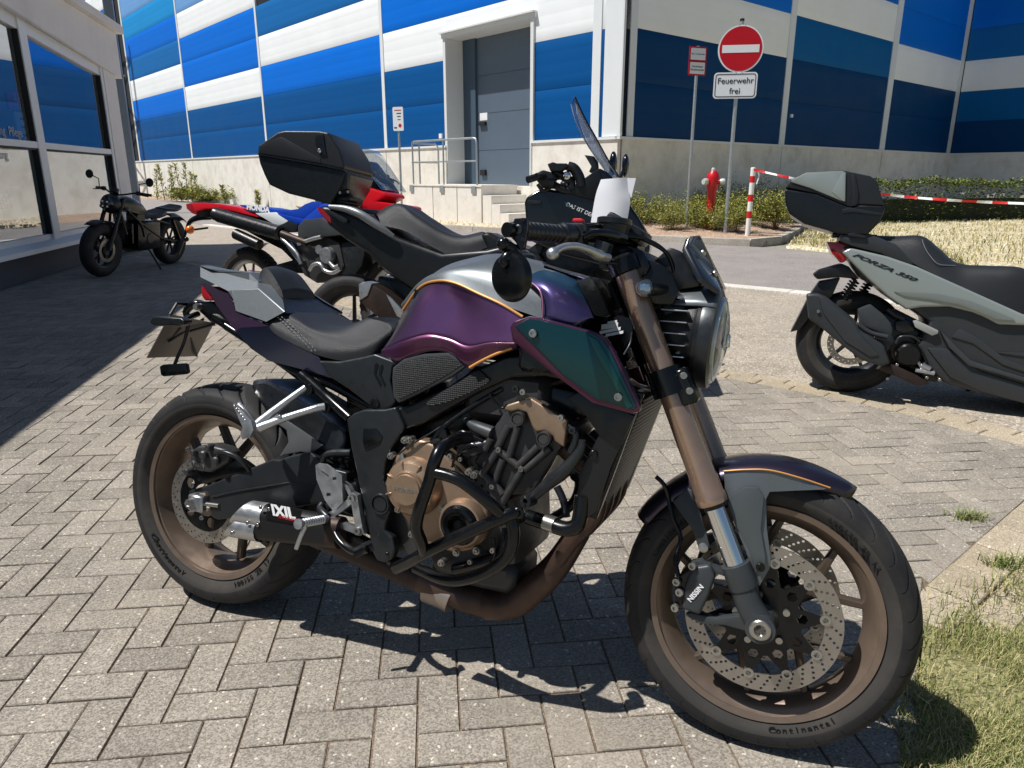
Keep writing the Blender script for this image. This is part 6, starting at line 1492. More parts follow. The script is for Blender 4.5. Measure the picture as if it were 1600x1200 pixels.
pr += [(.012, .096), (.012, .102), (0, .104)]
b.lathe(pr, a_, dd, 14); b.obj('foot_peg', M_ALU, bike, 25)
pipe('hero_bolt', Z7, [(300, 375, -.268), (275, 430, -.272), (255, 485, -.275)], .0052, M_ALU)
b = MB(); b.tube(L(Z7, [(405, 330, -.185), (385, 310, -.18), (370, 290, -.17), (380, 270, -.16)]), .009, 10); b.obj('return_spring', M_GUN, bike)
pipe('brake_pedal', Z7, [(440, 400, -.19), (460, 440, -.20), (500, 480, -.21), (545, 500, -.22), (600, 485, -.225)], .009, M_SAT)
b = MB(); a_, c_ = FB.on(Z7(532, 508), -.235), FB.on(Z7(590, 480), -.215); b.lathe([(.008, 0), (.0125, 0), (.0125, .045), (0, .045)], a_, (c_-a_), 18); b.obj('pedal_pad', M_SAT, bike)
plate('master_cylinder_rear', Z7, [(350, 330), (360, 285), (400, 265), (415, 285), (405, 330), (380, 380), (355, 385)], -.16, .03, M_GUN, bev=.004)
plate('belly_bracket', Z7, [(440, 400), (480, 395), (600, 460), (600, 500), (560, 520), (500, 500), (440, 470)], -.15, .03, M_SAT, bev=.004)
pipe('linkage_hose', Z7, [(380, 80, -.12), (385, 45, -.12), (420, 25, -.12), (520, 22, -.12)], .009, M_GUN)
b = MB()
for p, r in (((430, 40), .012), ((470, 50), .010), ((480, 90), .012), ((500, 60), .009)): b.ball(FB.on(Z7(*p), -.10), r, 10)
b.obj('linkage_bolts', M_GUN, bike)
b = MB(); b.tube([Vector((.60, .13, .29)), Vector((.56, .22, .16)), Vector((.53, .305, .052))], .011, 12); b.box((.53, .312, .048), (.05, .035, .008), None, .003); b.obj('side_stand', M_SAT, bike)
# ---- seat
s_far = L(Z1, [(890, 330, .075), (1000, 332, .085), (1110, 360, .095), (1220, 418, .10), (1330, 472, .10), (1430, 476, .085), (1530, 425, .07)])
s_sh = [Vector((p.x, -p.y, p.z)) for p in s_far]
s_c = [Vector((p.x, 0, p.z+.002)) for p in s_far]
s_mid = L(Z1, [(800, 430, -.118), (880, 480, -.125), (1010, 550, -.132), (1120, 590, -.137), (1250, 590, -.135), (1370, 550, -.12), (1500, 470, -.095)])
s_lo = L(Z1, [(790, 465, -.12), (830, 515, -.128), (990, 598, -.137), (1090, 640, -.14), (1250, 672, -.138), (1360, 655, -.128), (1440, 590, -.11)])
b = MB(); b.skin([s_c, s_sh, s_mid, s_lo], n=48, k=7); seat = b.obj('rider_seat', M_LEA, bike, 70)
for dx in (0, 26):
    st_ = L(Z1, [(850+dx*.9, 420, -.121), (900+dx, 465, -.129), (960+dx, 525, -.134), (1010+dx, 575, -.1395), (1055+dx*.8, 625, -.1415)]); cs = catmull(st_, 27)
    b = MB()
    for k in range(0, 26, 2): b.tube([cs[k]+Vector((0, -.001, .001)), cs[k+1]+Vector((0, -.001, .001))], .0009, 5)
    b.obj('seat_stitching', mat('stitch_grey', (128, 130, 132), .7), seat)
# pillion pad
V_ = lambda *c: [Vector(p) for p in c]
b = MB(); b.skin([V_((.112, 0, .950), (.135, 0, .962), (.168, 0, .950), (.211, 0, .906)), V_((.118, -.042, .944), (.138, -.050, .955), (.168, -.058, .942), (.208, -.065, .899)), V_((.120, -.060, .90), (.140, -.066, .90), (.172, -.070, .89), (.217, -.068, .877)), V_((.120, -.060, .86), (.140, -.066, .86), (.172, -.070, .86), (.218, -.066, .858))], n=22, k=6, sharp=(1, 2)); b.obj('pillion_pad', M_LEA, bike, 35)
# ---- tail cover (silver facets)
tv = {k: FB.on(Z1(x, y), yy) for k, (x, y, yy) in dict(a=(411, 134, -.030), a2=(411, 192, -.052), b=(560, 150, -.045), h=(741, 222, -.070), g=(742, 256, -.096), f=(590, 264, -.102), e=(570, 272, -.100), n=(600, 322, -.112), m=(612, 384, -.118), l=(785, 446, -.128), k=(892, 388, -.124), j=(880, 322, -.085), i=(812, 238, -.066), i2=(826, 190, -.045), c=(640, 176, -.04)).items()}
def facets(name, faces, V, m, th=.003, mirror=True):
    ks = list(V); b = MB(); b.add([V[k] for k in ks], [tuple(ks.index(c) for c in f.split()) for f in faces]); b.tidy(); o = b.obj(name, m, bike, 12)
    bv = o.modifiers.new('b', 'BEVEL'); bv.width = .0022; bv.segments = 2; bv.limit_method = 'ANGLE'; bv.angle_limit = math.radians(12)
    if mirror:
        c = mir(o); b2 = c.modifiers.get('b')
    return o
facets('tail_cover', ['a h g f e a2', 'f g k l m n', 'f n e', 'h i j k g'], tv, M_SILV)
dk_ = {k: v for k, v in tv.items() if k in ('a', 'h', 'i', 'j')}
TA = V_((-.098, -.035, .951), (-.05, -.050, .9435), (.09, -.052, .939), (.136, -.070, .918)); TB = [Vector((p.x, -p.y, p.z)) for p in TA]; TC = [Vector((p.x, 0, p.z+.003)) for p in TA]
TD = [tv['a'], tv['a'].lerp(tv['h'], .33), tv['a'].lerp(tv['h'], .85), tv['h']]; TE = [Vector((p.x, -p.y, p.z)) for p in TD]
b = MB(); b.loft([list(r) for r in zip(TD, TA, TC, TB, TE)]); b.obj('tail_deck', M_SILV, bike, 15)
b = MB(); q = [tv['i'], tv['j'], tv['k'], tv['l'], tv['m']]; b.add([Vector((p.x, s*abs(p.y)*.98, p.z-.004)) for s in (-1, 1) for p in q], [(0, 1, 6, 5), (1, 2, 7, 6), (2, 3, 8, 7), (3, 4, 9, 8)]); b.obj('tail_inner', M_PLA, bike)
b = MB(); b.prism(V_((.00, .044, .9455), (.075, .049, .9425), (.118, .030, .9405), (.112, -.012, .9435), (.07, -.008, .9450), (.03, .012, .9470)), (0, 0, .0015)); b.obj('tail_stripe', flip('chameleon_magenta', [(0, (186, 104, 186)), (.5, (164, 92, 172)), (1, (110, 80, 150))]), bike)
# purple under-cowl
pc = {k: FB.on(Z1(x, y), yy) for k, (x, y, yy) in dict(a=(412, 232, -.050), b=(440, 226, -.062), c=(520, 268, -.088), d=(568, 286, -.100), e=(596, 330, -.110), f=(612, 392, -.120), g=(700, 430, -.126), h=(800, 470, -.132), i=(830, 520, -.137), j=(1000, 606, -.140), k=(1085, 648, -.140), l=(1155, 768, -.135), m=(1060, 735, -.120), n=(930, 700, -.108), o=(800, 668, -.10), p=(700, 600, -.10), q=(612, 502, -.105), r=(560, 430, -.098), s=(500, 350, -.082), t=(470, 290, -.07), u=(760, 520, -.142), v=(900, 580, -.148), w=(640, 480, -.13)).items()}
facets('tail_under_cowl', ['a b c d e f r s t', 'f g h w q r'], pc, M_FLIP)
facets('tail_lower_cowl', ['q w h i j k l m n o p'], pc, flip('chameleon_violet_teal', [(.0, (74, 56, 104)), (.35, (54, 56, 96)), (.6, (22, 62, 78)), (.85, (60, 44, 84)), (1, (90, 60, 90))]))
plate('tail_light', Z1, [(414, 246), (428, 240), (470, 300), (482, 322), (436, 326), (418, 300)], -.055, .11, M_TAILR, bev=.004)
b = MB(); b.box((.11, 0, .84), (.18, .10, .04), None, .01); b.obj('tail_core', M_SAT, bike)
# ---- number plate carrier, rear indicator, reflector
npm = [FB.on(Z1(108, 652), -.09), FB.on(Z1(240, 405), -.09), FB.on(Z1(275, 345), -.07), FB.on(Z1(395, 345), .0), FB.on(Z1(490, 455), .09), FB.on(Z1(392, 642), .09)]
pn = (npm[4]-npm[1]).cross(npm[0]-npm[1]).normalized()
b = MB(); b.prism([npm[0], npm[1], npm[4], npm[5]], pn*.003, bev=.0008); b.obj('number_plate', mat('plate_back_grey', (118, 112, 106), .42, .35, var=.06, vscale=20), bike)
b = MB(); b.tube([npm[1], npm[2], npm[3], npm[4]], .005, 8, smooth=False)
for k, (p, q) in enumerate((((150, 620, -.06), (300, 480, -.03)), ((390, 640, .08), (330, 470, .0)), ((490, 460, .085), (350, 500, 0)), ((230, 560, -.05), (430, 430, .05)))): b.tube([FB.on(Z1(p[0], p[1]), p[2]), FB.on(Z1(q[0], q[1]), q[2])], .004, 6)
b.obj('plate_carrier', M_SAT, bike)
b = MB(); b.tube(L(Z1, [(500, 420, -.02), (440, 370, -.02), (380, 345, -.03), (330, 390, -.03), (345, 450, -.03), (320, 560, -.03), (285, 640, -.04), (265, 690, -.045)]), [.02, .018, .012, .010, .006, .005, .005, .005], 10); b.obj('tail_tidy_arm', M_SAT, bike)
plate('tail_tidy_block', Z1, [(380, 330), (470, 330), (540, 400), (610, 480), (600, 505), (500, 460), (430, 410), (395, 380)], -.05, .1, M_SAT, bev=.005)
b = MB(); b.lathe([(0, .012), (.008, .012), (.010, 0), (.010, -.01)], FB.on(Z1(400, 362), -.055), (0, -1, 0), 14); b.obj('tidy_bolt', M_BOLT, bike)
plate('rear_reflector', Z1, [(178, 700), (195, 690), (318, 682), (330, 690), (338, 735), (325, 745), (200, 758), (185, 748)], -.06, .012, M_SAT, bev=.003)
plate('rear_indicator', Z1, [(122, 445), (135, 420), (165, 415), (300, 425), (320, 440), (315, 460), (290, 470), (150, 472), (130, 462)], -.15, .03, M_PLA, bev=.006, seg=3)
pipe('indicator_stalk', Z1, [(300, 445, -.13), (350, 420, -.08), (400, 400, -.05)], .008, M_SAT)

# ---- small engine-bay fittings
for nm, pts, r, m_, y in (('vacuum_hose', [(600, 330), (650, 300), (720, 330), (780, 360)], .006, M_SAT, -.155), ('sensor_lead', [(735, 390), (690, 420), (640, 430), (600, 470), (585, 520)], .0032, M_SAT, -.172), ('sensor_lead', [(820, 60), (850, 110), (900, 150), (930, 130)], .003, M_SAT, -.15),
    ('coolant_pipe', [(1300, 260), (1350, 300), (1360, 360), (1330, 430)], .010, M_GUN, -.15), ('wiring_loom', [(640, 420), (700, 380), (760, 400), (800, 440)], .007, M_SAT, -.16), ('drain_hose', [(840, 960), (850, 1040), (830, 1120)], .005, M_SAT, -.15),
    ('oil_line', [(1240, 640), (1270, 700), (1290, 760), (1300, 830)], .009, M_GUN, -.14)):
    pipe(nm, Z2, pts, r, m_, y=y, seg=8)
for p, r in (((1030, 50), .007), ((1268, 210), .007), ((1340, 290), .008), ((700, 1110), .006), ((840, 1040), .006), ((985, 30), .008), ((575, 450), .006), ((640, 470), .005)): bolt(bike, FB.on(Z2(*p), -.172), r, (0, -1, 0), .006, M_BOLT if r < .0075 else M_GUN)
plate('coil_cover', Z2, [(640, 400), (700, 360), (770, 370), (780, 420), (720, 450), (650, 450)], -.158, .02, M_PLG, bev=.003)
plate('clutch_arm', Z2, [(448, 358), (470, 345), (500, 340), (512, 352), (480, 372), (452, 378)], -.178, .006, M_GUN, bev=.001)
plate('shift_stop', Z2, [(240, 490), (262, 440), (276, 432), (286, 470), (262, 488)], -.172, .006, M_BOLT, bev=.001)
plate('sump_cover', Z2, [(430, 1010), (560, 1040), (720, 1050), (860, 1000), (900, 1060), (820, 1150), (640, 1200), (470, 1150)], -.13, .04, M_CAST, bev=.006)
plate('cylinder_block_side', Z2, [(620, 560), (740, 560), (900, 700), (930, 800), (860, 860), (760, 760), (660, 640)], -.14, .04, M_CAST, bev=.006)
for k in range(4): pipe('cooling_rib', Z2, [(650+40*k, 590+38*k), (690+40*k, 560+40*k)], .004, M_CAST, y=-.146, seg=6)
# ================================================================ other vehicles
def pl_(Z, pts, y, th, m, par, F, nm, bev=.012, **k): return plate(nm, Z, pts, y, th, m, par, bev=bev, F=F, **k)
M_BLK = mat('gloss_black_paint', (10, 15, 19), .2, .2, coat=.4, rvar=.05)
M_BLKM = mat('matt_black_panel', (18, 21, 24), .38, .1, var=.05, vscale=20, rvar=.06)
M_RIMB = mat('black_rim', (24, 25, 27), .4, .3)
# ---- black tourer with top case behind the purple bike
g_ = G(555, 588); F2 = Frame(g_.x, g_.y, math.radians(-12), .10)
b2 = thing('motorcycle', 'black touring motorcycle with raised windscreen and grey grab rails behind the purple bike', 'motorcycle', F2.M)
Z10 = zoomf(4, 290, 190); Z11 = zoomf(5, 780, 140); ZQ = zoomf(9.23, 470, 440)
wheel(b2, Vector((0, 0, .31)), .31, .215, .075, .055, 6, None, M_RIMB, M_RIMB, seg=96, name='rear_wheel', split=False, rot=.4)
wheel(b2, Vector((1.56, 0, .31)), .31, .215, .06, .045, 6, None, M_RIMB, M_RIMB, seg=96, name='front_wheel', split=False)
for s in (-1, 1):
    b = MB(); b.tube([Vector((1.56, s*.09, .31)), Vector((1.33, s*.09, .85))], .026, 12); b.obj('fork_tube', M_SAT, b2)
pl_(ZF, [(496, 322), (510, 322), (560, 338), (622, 371), (690, 396), (760, 390), (800, 380), (850, 400), (850, 500), (760, 500), (690, 480), (640, 452), (600, 425), (575, 397), (540, 375), (512, 352)], -.20, .40, M_BLKM, b2, F2, 'side_fairing', .03, seg=3)
pl_(ZF, [(590, 430), (640, 440), (700, 470), (800, 490), (820, 540), (700, 540), (620, 500), (585, 470)], -.14, .28, M_SAT, b2, F2, 'lower_body', .02)
pl_(Z10, [(815, 530), (850, 545), (905, 600), (912, 640), (880, 620), (835, 570)], -.205, .41, M_TAILR, b2, F2, 'tail_light', .006)
for s in (-1, 1):
    b = MB(); P = [(900, 533, -.2), (1000, 545, -.22), (1085, 575, -.24), (1160, 620, -.24), (1230, 668, -.235), (1300, 715, -.22)]; P = L(Z10, P, F=F2); P = [Vector((p.x, p.y*-s, p.z)) for p in P]
    b.tube(P, [.014, .018, .022, .022, .020, .010], 12); b.obj('grab_rail', mat('grab_rail_grey', (132, 136, 138), .38, .5, var=.05), b2, 60)
pl_(Z10, [(880, 545), (990, 600), (1010, 615), (1005, 632), (985, 634), (930, 600), (880, 560)], -.225, .02, M_GUN, b2, F2, 'case_bracket', .003)
S0 = L(ZF, [(585, 335, 0), (622, 318, 0), (655, 336, 0), (690, 360, 0), (722, 368, 0), (752, 362, 0)], F=F2); S1 = L(ZF, [(590, 337, -.13), (625, 323, -.13), (656, 341, -.14), (690, 362, -.14), (722, 372, -.13), (757, 367, -.10)], F=F2); S2 = L(ZF, [(596, 352, -.17), (630, 360, -.18), (660, 376, -.185), (695, 396, -.18), (722, 401, -.17), (763, 386, -.12)], F=F2)
b = MB(); b.skin([S0, S1, S2], n=26, k=5); b.obj('seat', M_LEA, b2, 60)
pl_(ZF, [(750, 366), (762, 362), (784, 374), (800, 392), (850, 395), (860, 450), (800, 440), (740, 420), (722, 402), (760, 388)], -.13, .26, M_BLKM, b2, F2, 'tank', .03, seg=3)
# silencer
pl_(ZF, [(581, 444), (600, 455), (640, 489), (634, 500), (612, 515), (560, 470), (562, 462)], -.26, .12, M_PIPE, b2, F2, 'silencer', .012)
pl_(ZF, [(560, 444), (568, 440), (581, 443), (574, 462), (561, 470)], -.265, .12, M_ALU, b2, F2, 'silencer_end', .006)
pl_(ZF, [(603, 460), (610, 465), (632, 488), (628, 498), (620, 494)], -.27, .02, M_ALU, b2, F2, 'heat_shield', .003)
# handlebar side, near and far
def bars(F, par, gx, gz, yw, cx, cz):
    b = MB(); b.tube([Vector((gx, -yw, gz)), Vector((gx+.06, -yw*.6, gz+.01)), Vector((cx, -.06, cz)), Vector((cx, .06, cz)), Vector((gx+.06, yw*.6, gz+.01)), Vector((gx, yw, gz))], .011, 10); b.obj('handlebar', M_SAT, par, 60)
    for s in (-1, 1):
        a = Vector((gx, s*yw, gz)); c = Vector((gx+.06, s*yw*.6, gz+.01)); d = (c-a).normalized()
        b = MB(); b.cyl(a, a+d*.12, .017, seg=14); b.obj('grip', M_PLA, par)
        b = MB(); b.box(tuple(a+d*.15), (.05, .05, .05), None, .01); b.obj('switch_housing', M_PLA, par)
        b = MB(); b.tube([a+d*.16+Vector((.05, 0, -.005)), a+d*.08+Vector((.07, 0, -.01)), a+Vector((.06, 0, -.015))], .006, 8); b.obj('lever', M_SAT, par)
p = F2.on(Z11(300, 680), -.36); bars(F2, b2, p.x, p.z, .38, p.x+.14, p.z+.02)
pl_(Z11, [(285, 655), (340, 625), (390, 640), (440, 690), (420, 770), (330, 765), (290, 710)], -.32, .07, M_PLA, b2, F2, 'switch_housing', .01)
pl_(Z11, [(375, 580), (420, 565), (450, 575), (530, 575), (535, 600), (480, 640), (400, 640)], -.28, .05, M_PLA, b2, F2, 'hand_controls', .006)
for P, r_ in ([(440, 650), (500, 680), (560, 720), (560, 780)], .022), ([(540, 600), (590, 620), (630, 690), (640, 760)], .026), ([(410, 620), (470, 600), (560, 620), (610, 700)], .016), ([(300, 740), (350, 790), (430, 740)], .01), ([(420, 740), (500, 780), (560, 790)], .02):
    b = MB(); b.tube(L(Z11, P, -.24, F=F2), r_, 10); b.obj('bar_fitting', M_PLA, b2, 60)
b = MB(); b.ball(F2.on(Z11(528, 672), -.26), .022, 12, (1, .6, 1)); b.obj('reservoir_window', M_CHR, b2)
b = MB(); b.cyl(F2.on(Z11(222, 705), -.38), F2.on(Z11(300, 680), -.34), .018, seg=14); b.obj('bar_weight', M_PLA, b2)
# nose
pl_(Z11, [(195, 880), (215, 835), (300, 785), (390, 775), (480, 792), (505, 800), (600, 735), (780, 610), (840, 640), (900, 700), (1020, 900), (1090, 1000), (1150, 1110), (1180, 1250), (1120, 1400), (900, 1400), (500, 1300), (240, 1180), (205, 1000)], -.24, .48, M_BLK, b2, F2, 'front_cowl', .06, seg=4)
pl_(Z11, [(505, 800), (780, 615), (800, 690), (740, 870), (600, 830)], -.25, .02, M_BLKM, b2, F2, 'cowl_upper_panel', .006)
pl_(Z11, [(225, 860), (330, 870), (330, 895), (235, 900), (215, 880)], -.246, .01, M_GUN, b2, F2, 'cowl_edge', .002)
pl_(ZF, [(840, 385), (900, 370), (975, 395), (965, 455), (900, 470), (850, 450)], -.17, .34, M_SAT, b2, F2, 'lower_cowl', .03)
pl_(Z3, [(870, 300), (960, 235), (1000, 240), (980, 300), (940, 345), (900, 355)], -.18, .03, M_GUN, b2, F2, 'knee_panel', .006)
pt = F2.on((906, 328), -.2425); text('DAS IST DER', .028, facing(pt, F2.on((925, 337), -.242)-F2.on((886, 320), -.242), (0, 0, 1)), MW, b2, bold=.0002, shear=.1)
pl_(Z11, [(512, 882), (548, 885), (530, 908)], -.2425, .001, mat('sticker_cyan', (30, 140, 190), .4), b2, F2, 'triangle_sticker', 0)
# windscreen
N0 = L(Z11, [(563, 118, -.13), (600, 250, -.17), (690, 430, -.19), (800, 590, -.19), (870, 690, -.17)], F=F2); N1 = L(Z11, [(592, 58, 0), (665, 215, 0), (750, 370, 0), (850, 550, 0), (940, 690, 0)], F=F2)
b = MB(); b.skin([N1, N0], n=20, k=8, close=False); o = b.obj('windscreen', glass('smoked_screen', (226, 230, 236), .02, .97), b2, 80); o.modifiers.new('s', 'SOLIDIFY').thickness = .004
b = MB(); b.tube(N1, .006, 6); b.obj('screen_rim', M_GUN, b2, 60)
b = MB(); b.tube(N0, .004, 6); b.obj('screen_edge', M_CHR, b2, 60)
pl_(Z11, [(665, 510), (740, 520), (770, 560), (775, 620), (740, 660), (700, 640), (720, 600)], -.1, .04, M_GUN, b2, F2, 'screen_bracket', .004)
for c, y in (((890, 580), .1), ((985, 595), .36)):
    q = F2.on(Z11(*c), y); b = MB(); b.ball(q, .05, 16, (.45, .9, 1.35)); b.obj('mirror_housing', M_BLK, b2); b = MB(); b.tube([q, Vector((q.x-.03, y*.6, q.z-.12))], .01, 8); b.obj('mirror_stem', M_SAT, b2)
# top case: a thing of its own, carried by the bike
tc = thing('top_case', 'large matt black top case fixed on the tail of the black touring motorcycle', 'top case', F2.M)
M_CASE = mat('case_black', (32, 34, 37), .38, var=.05, vscale=30, bump=.12, bscale=350, spec=.45); M_CASEG = mat('case_black_smooth', (14, 18, 22), .3, spec=.5, rvar=.05)
pl_(Z10, [(450, 202), (700, 245), (985, 300), (1000, 320), (975, 400), (905, 515), (860, 510), (820, 495), (640, 450), (522, 395), (492, 335), (462, 260)], -.20, .40, M_CASEG, tc, F2, 'lower_shell', .025, seg=3)
pl_(Z10, [(452, 150), (575, 66), (620, 56), (830, 58), (890, 68), (960, 180), (992, 275), (985, 300), (845, 268), (640, 232), (450, 203)], -.205, .41, M_CASE, tc, F2, 'lid', .035, seg=4)
pl_(Z10, [(462, 152), (575, 100), (600, 95), (840, 230), (846, 262), (640, 226), (460, 196)], -.209, .006, M_CASE, tc, F2, 'lid_side_panel', .003)
pl_(Z10, [(820, 72), (860, 78), (870, 160), (882, 215), (850, 214), (812, 150), (808, 110)], -.211, .01, M_CASEG, tc, F2, 'lock_plate', .004)
q = F2.on(Z10(835, 183), -.213); b = MB(); b.lathe([(0, .004), (.007, .004), (.012, .001), (.012, -.005)], q, (0, -1, 0), 18); b.obj('lock', M_CHR, tc)
pl_(Z10, [(450, 200), (640, 230), (845, 266), (985, 298), (985, 306), (845, 276), (640, 240), (450, 208)], -.212, .42, M_CASEG, tc, F2, 'seam_strip', 0)
pl_(Z10, [(955, 330), (1010, 320), (1010, 420), (960, 430)], -.19, .05, M_CASE, tc, F2, 'hinge_block', .006)
b = MB(); b.box(tuple(F2.on(Z10(960, 490), -.05)), (.22, .2, .03), None, .008); b.box(tuple(F2.on(Z10(985, 510), -.02)), (.12, .26, .02), None, .006); b.obj('mounting_plate', M_GUN, tc)
for c in ((965, 445), (1015, 440)): bolt(tc, F2.on(Z10(*c), -.2), .007)
# sheet of paper
pp = thing('paper_sheet', 'white paper sheet hanging over the nose of the black touring motorcycle', 'paper', F2.M)
M_PAP = mat('paper', (240, 242, 248), .7)
A = L(Z11, [(795, 702), (760, 800), (742, 880), (728, 960), (716, 1038)], -.268, F=F2); B = L(Z11, [(1000, 688), (1008, 780), (1022, 860), (1015, 940), (996, 1042)], -.262, F=F2)
rows_ = []
for a, c in zip(catmull(A, 16), catmull(B, 16)): rows_.append([a.lerp(c, t)+Vector((.012*math.sin(PI*t), -.03*math.sin(PI*t)*.6, 0)) for t in [i/10 for i in range(11)]])
b = MB(); b.loft(rows_); b.obj('sheet', M_PAP, pp, 80)
pl_(Z11, [(1000, 690), (1068, 692), (1030, 850), (1008, 790)], -.262, .001, M_PAP, pp, F2, 'turned_corner', 0)

# ---- red, white and blue trail bike
g_ = G(395, 523); F3 = Frame(g_.x, g_.y, math.radians(-30), .10)
b3 = thing('motorcycle', 'red, white and blue trail bike with knobbly tyres behind the black top case', 'motorcycle', F3.M)
wheel(b3, Vector((0, 0, .335)), .335, .245, .055, .035, 12, None, M_ALU, M_GUN, seg=368, name='rear_wheel', split=False, lug=46, sp_w=.003)
wheel(b3, Vector((1.44, 0, .35)), .35, .27, .045, .03, 12, None, M_ALU, M_GUN, seg=368, name='front_wheel', split=False, lug=50, sp_w=.003)
M_RD = mat('trail_red', (206, 16, 34), .32, spec=.5, coat=.3); M_BU = mat('trail_blue', (12, 62, 170), .45, spec=.4); M_WT = mat('trail_white', (226, 230, 232), .35, coat=.2)
P3 = lambda nm, pts, y, th, m, bev=.008: pl_(Z10, pts, y, th, m, b3, F3, nm, bev)
P3('tail_panel', [(30, 508), (110, 506), (210, 514), (330, 536), (380, 560), (480, 598), (440, 596), (300, 562), (210, 545), (120, 545), (60, 560)], -.10, .20, M_RD)
P3('tail_light', [(0, 514), (34, 508), (75, 530), (70, 585), (40, 575), (5, 545)], -.05, .10, M_TAILR)
P3('number_bracket', [(80, 545), (150, 515), (165, 600), (120, 600), (75, 585)], -.06, .12, M_SAT)
b = MB(); b.tube(L(Z10, [(150, 590, 0), (80, 600, 0), (30, 625, 0), (5, 680, 0), (-20, 760, 0), (-45, 830, 0)], F=F3), [.03, .025, .02, .012, .010, .006], 10); b.obj('plate_arm', M_SAT, b3, 60)
b = MB(); q = F3.on(Z10(28, 675), -.15); b.ball(q, .032, 16); b.obj('rear_indicator', M_AMB, b3); b = MB(); b.tube([q+Vector((0, .03, 0)), Vector((q.x+.04, -.02, q.z+.02))], .008, 8); b.obj('indicator_stalk', M_SAT, b3)
b = MB(); q = F3.on(Z10(5, 735), -.02); b.ball(q, .02, 12); b.obj('plate_lamp', M_SAT, b3)
for nm, a, c, r, m_ in (('silencer', (205, 585), (600, 700), .052, M_PLA), ('silencer_end', (178, 574), (212, 586), .048, M_GUN), ('heat_shield_box', (310, 700), (470, 775), .040, M_PLA), ('header_pipe', (600, 700), (760, 760), .025, M_PIPE)):
    a, c = F3.on(Z10(*a), -.16), F3.on(Z10(*c), -.15); b = MB(); d = (c-a).normalized(); l = (c-a).length; b.lathe([(0, 0), (r*.8, 0), (r, r*.2), (r, l-r*.3), (r*.7, l), (0, l)], a, d, 20); b.obj(nm, m_, b3)
P3('rear_subframe', [(240, 530), (420, 590), (560, 690), (700, 780), (760, 900), (700, 900), (600, 800), (480, 740), (260, 620)], -.07, .14, M_SAT)
P3('white_side_panel', [(430, 572), (560, 566), (640, 622), (600, 648), (560, 648), (480, 600)], -.12, .03, M_WT)
P3('grey_side_panel', [(560, 650), (640, 624), (700, 640), (692, 690), (600, 694)], -.12, .03, M_GUN)
P3('blue_side_panel', [(560, 572), (740, 612), (700, 645), (642, 622)], -.12, .03, M_BU)
P3('seat', [(330, 518), (450, 528), (560, 548), (650, 552), (700, 545), (745, 515), (790, 498), (850, 500), (850, 560), (760, 600), (730, 612), (600, 585), (450, 560), (350, 532)], -.11, .22, M_BU, .02)
P3('tank_shroud', [(740, 600), (850, 510), (1000, 520), (1080, 560), (1000, 640), (850, 690), (700, 690), (700, 640)], -.14, .28, M_BU, .02)
P3('tank_side_guard', [(700, 650), (740, 612), (850, 600), (930, 660), (1050, 700), (860, 720), (700, 730)], -.15, .30, M_PLG)
P3('front_shroud', [(1050, 408), (1130, 410), (1240, 440), (1255, 465), (1196, 498), (1350, 520), (1365, 542), (1240, 560), (1100, 545), (1010, 520)], -.13, .20, M_RD, .015)
P3('shroud_stripe', [(1030, 440), (1060, 425), (1085, 480), (1060, 520), (1030, 500)], -.138, .01, M_WT, .002)
P3('headlight_mask', [(1080, 230), (1130, 300), (1190, 380), (1230, 440), (1140, 420), (1080, 400), (1060, 330)], -.10, .20, M_SAT, .02)
P3('windscreen', [(1055, 155), (1085, 190), (1150, 290), (1235, 420), (1222, 425), (1130, 310), (1065, 205)], -.12, .24, M_CLR, .002)
p = F3.on(Z10(1150, 360), 0); bars(F3, b3, p.x-.12, p.z+.02, .38, p.x-.03, p.z)
P3('engine_block', [(700, 740), (850, 700), (960, 760), (990, 900), (930, 990), (820, 1010), (740, 960), (700, 860)], -.12, .24, M_CAST)
q = F3.on(Z10(885, 838), -.15); b = MB(); b.lathe([(0, .02), (.05, .02), (.058, .005), (.058, -.02)], q, (0, -1, 0), 28); b.obj('engine_cover', M_ALU, b3)
q = F3.on(Z10(840, 800), -.14); b = MB(); b.lathe([(0, .015), (.03, .015), (.035, 0)], q, (0, -1, 0), 20); b.obj('engine_cap', M_ALU, b3)
for pts in ([(775, 930), (800, 895), (840, 890), (870, 930), (920, 945), (970, 920)], [(900, 880), (930, 910), (960, 900)], [(600, 730), (650, 775), (700, 830), (720, 890)], [(705, 765), (790, 735), (850, 720)]):
    b = MB(); b.tube(L(Z10, pts, -.16, F=F3), .014, 10); b.obj('engine_pipe', M_ALU, b3, 60)
P3('skid_plate', [(940, 760), (1050, 745), (1130, 760), (1100, 900), (1040, 980), (900, 995), (880, 980), (985, 900)], -.11, .22, M_GUN, .02)
P3('swingarm', [(540, 900), (720, 850), (760, 900), (740, 950), (560, 940)], -.09, .18, M_SAT)
P3('footpeg_bracket', [(600, 725), (640, 735), (680, 800), (740, 870), (700, 880), (640, 800)], -.14, .02, M_ALU)
text('HONDA', .050, facing(F3.on(Z10(452, 543), -.112), F3.on(Z10(520, 553), -.11)-F3.on(Z10(385, 533), -.11), (0, 0, 1)), MW, b3, bold=.003, sx=1.25)

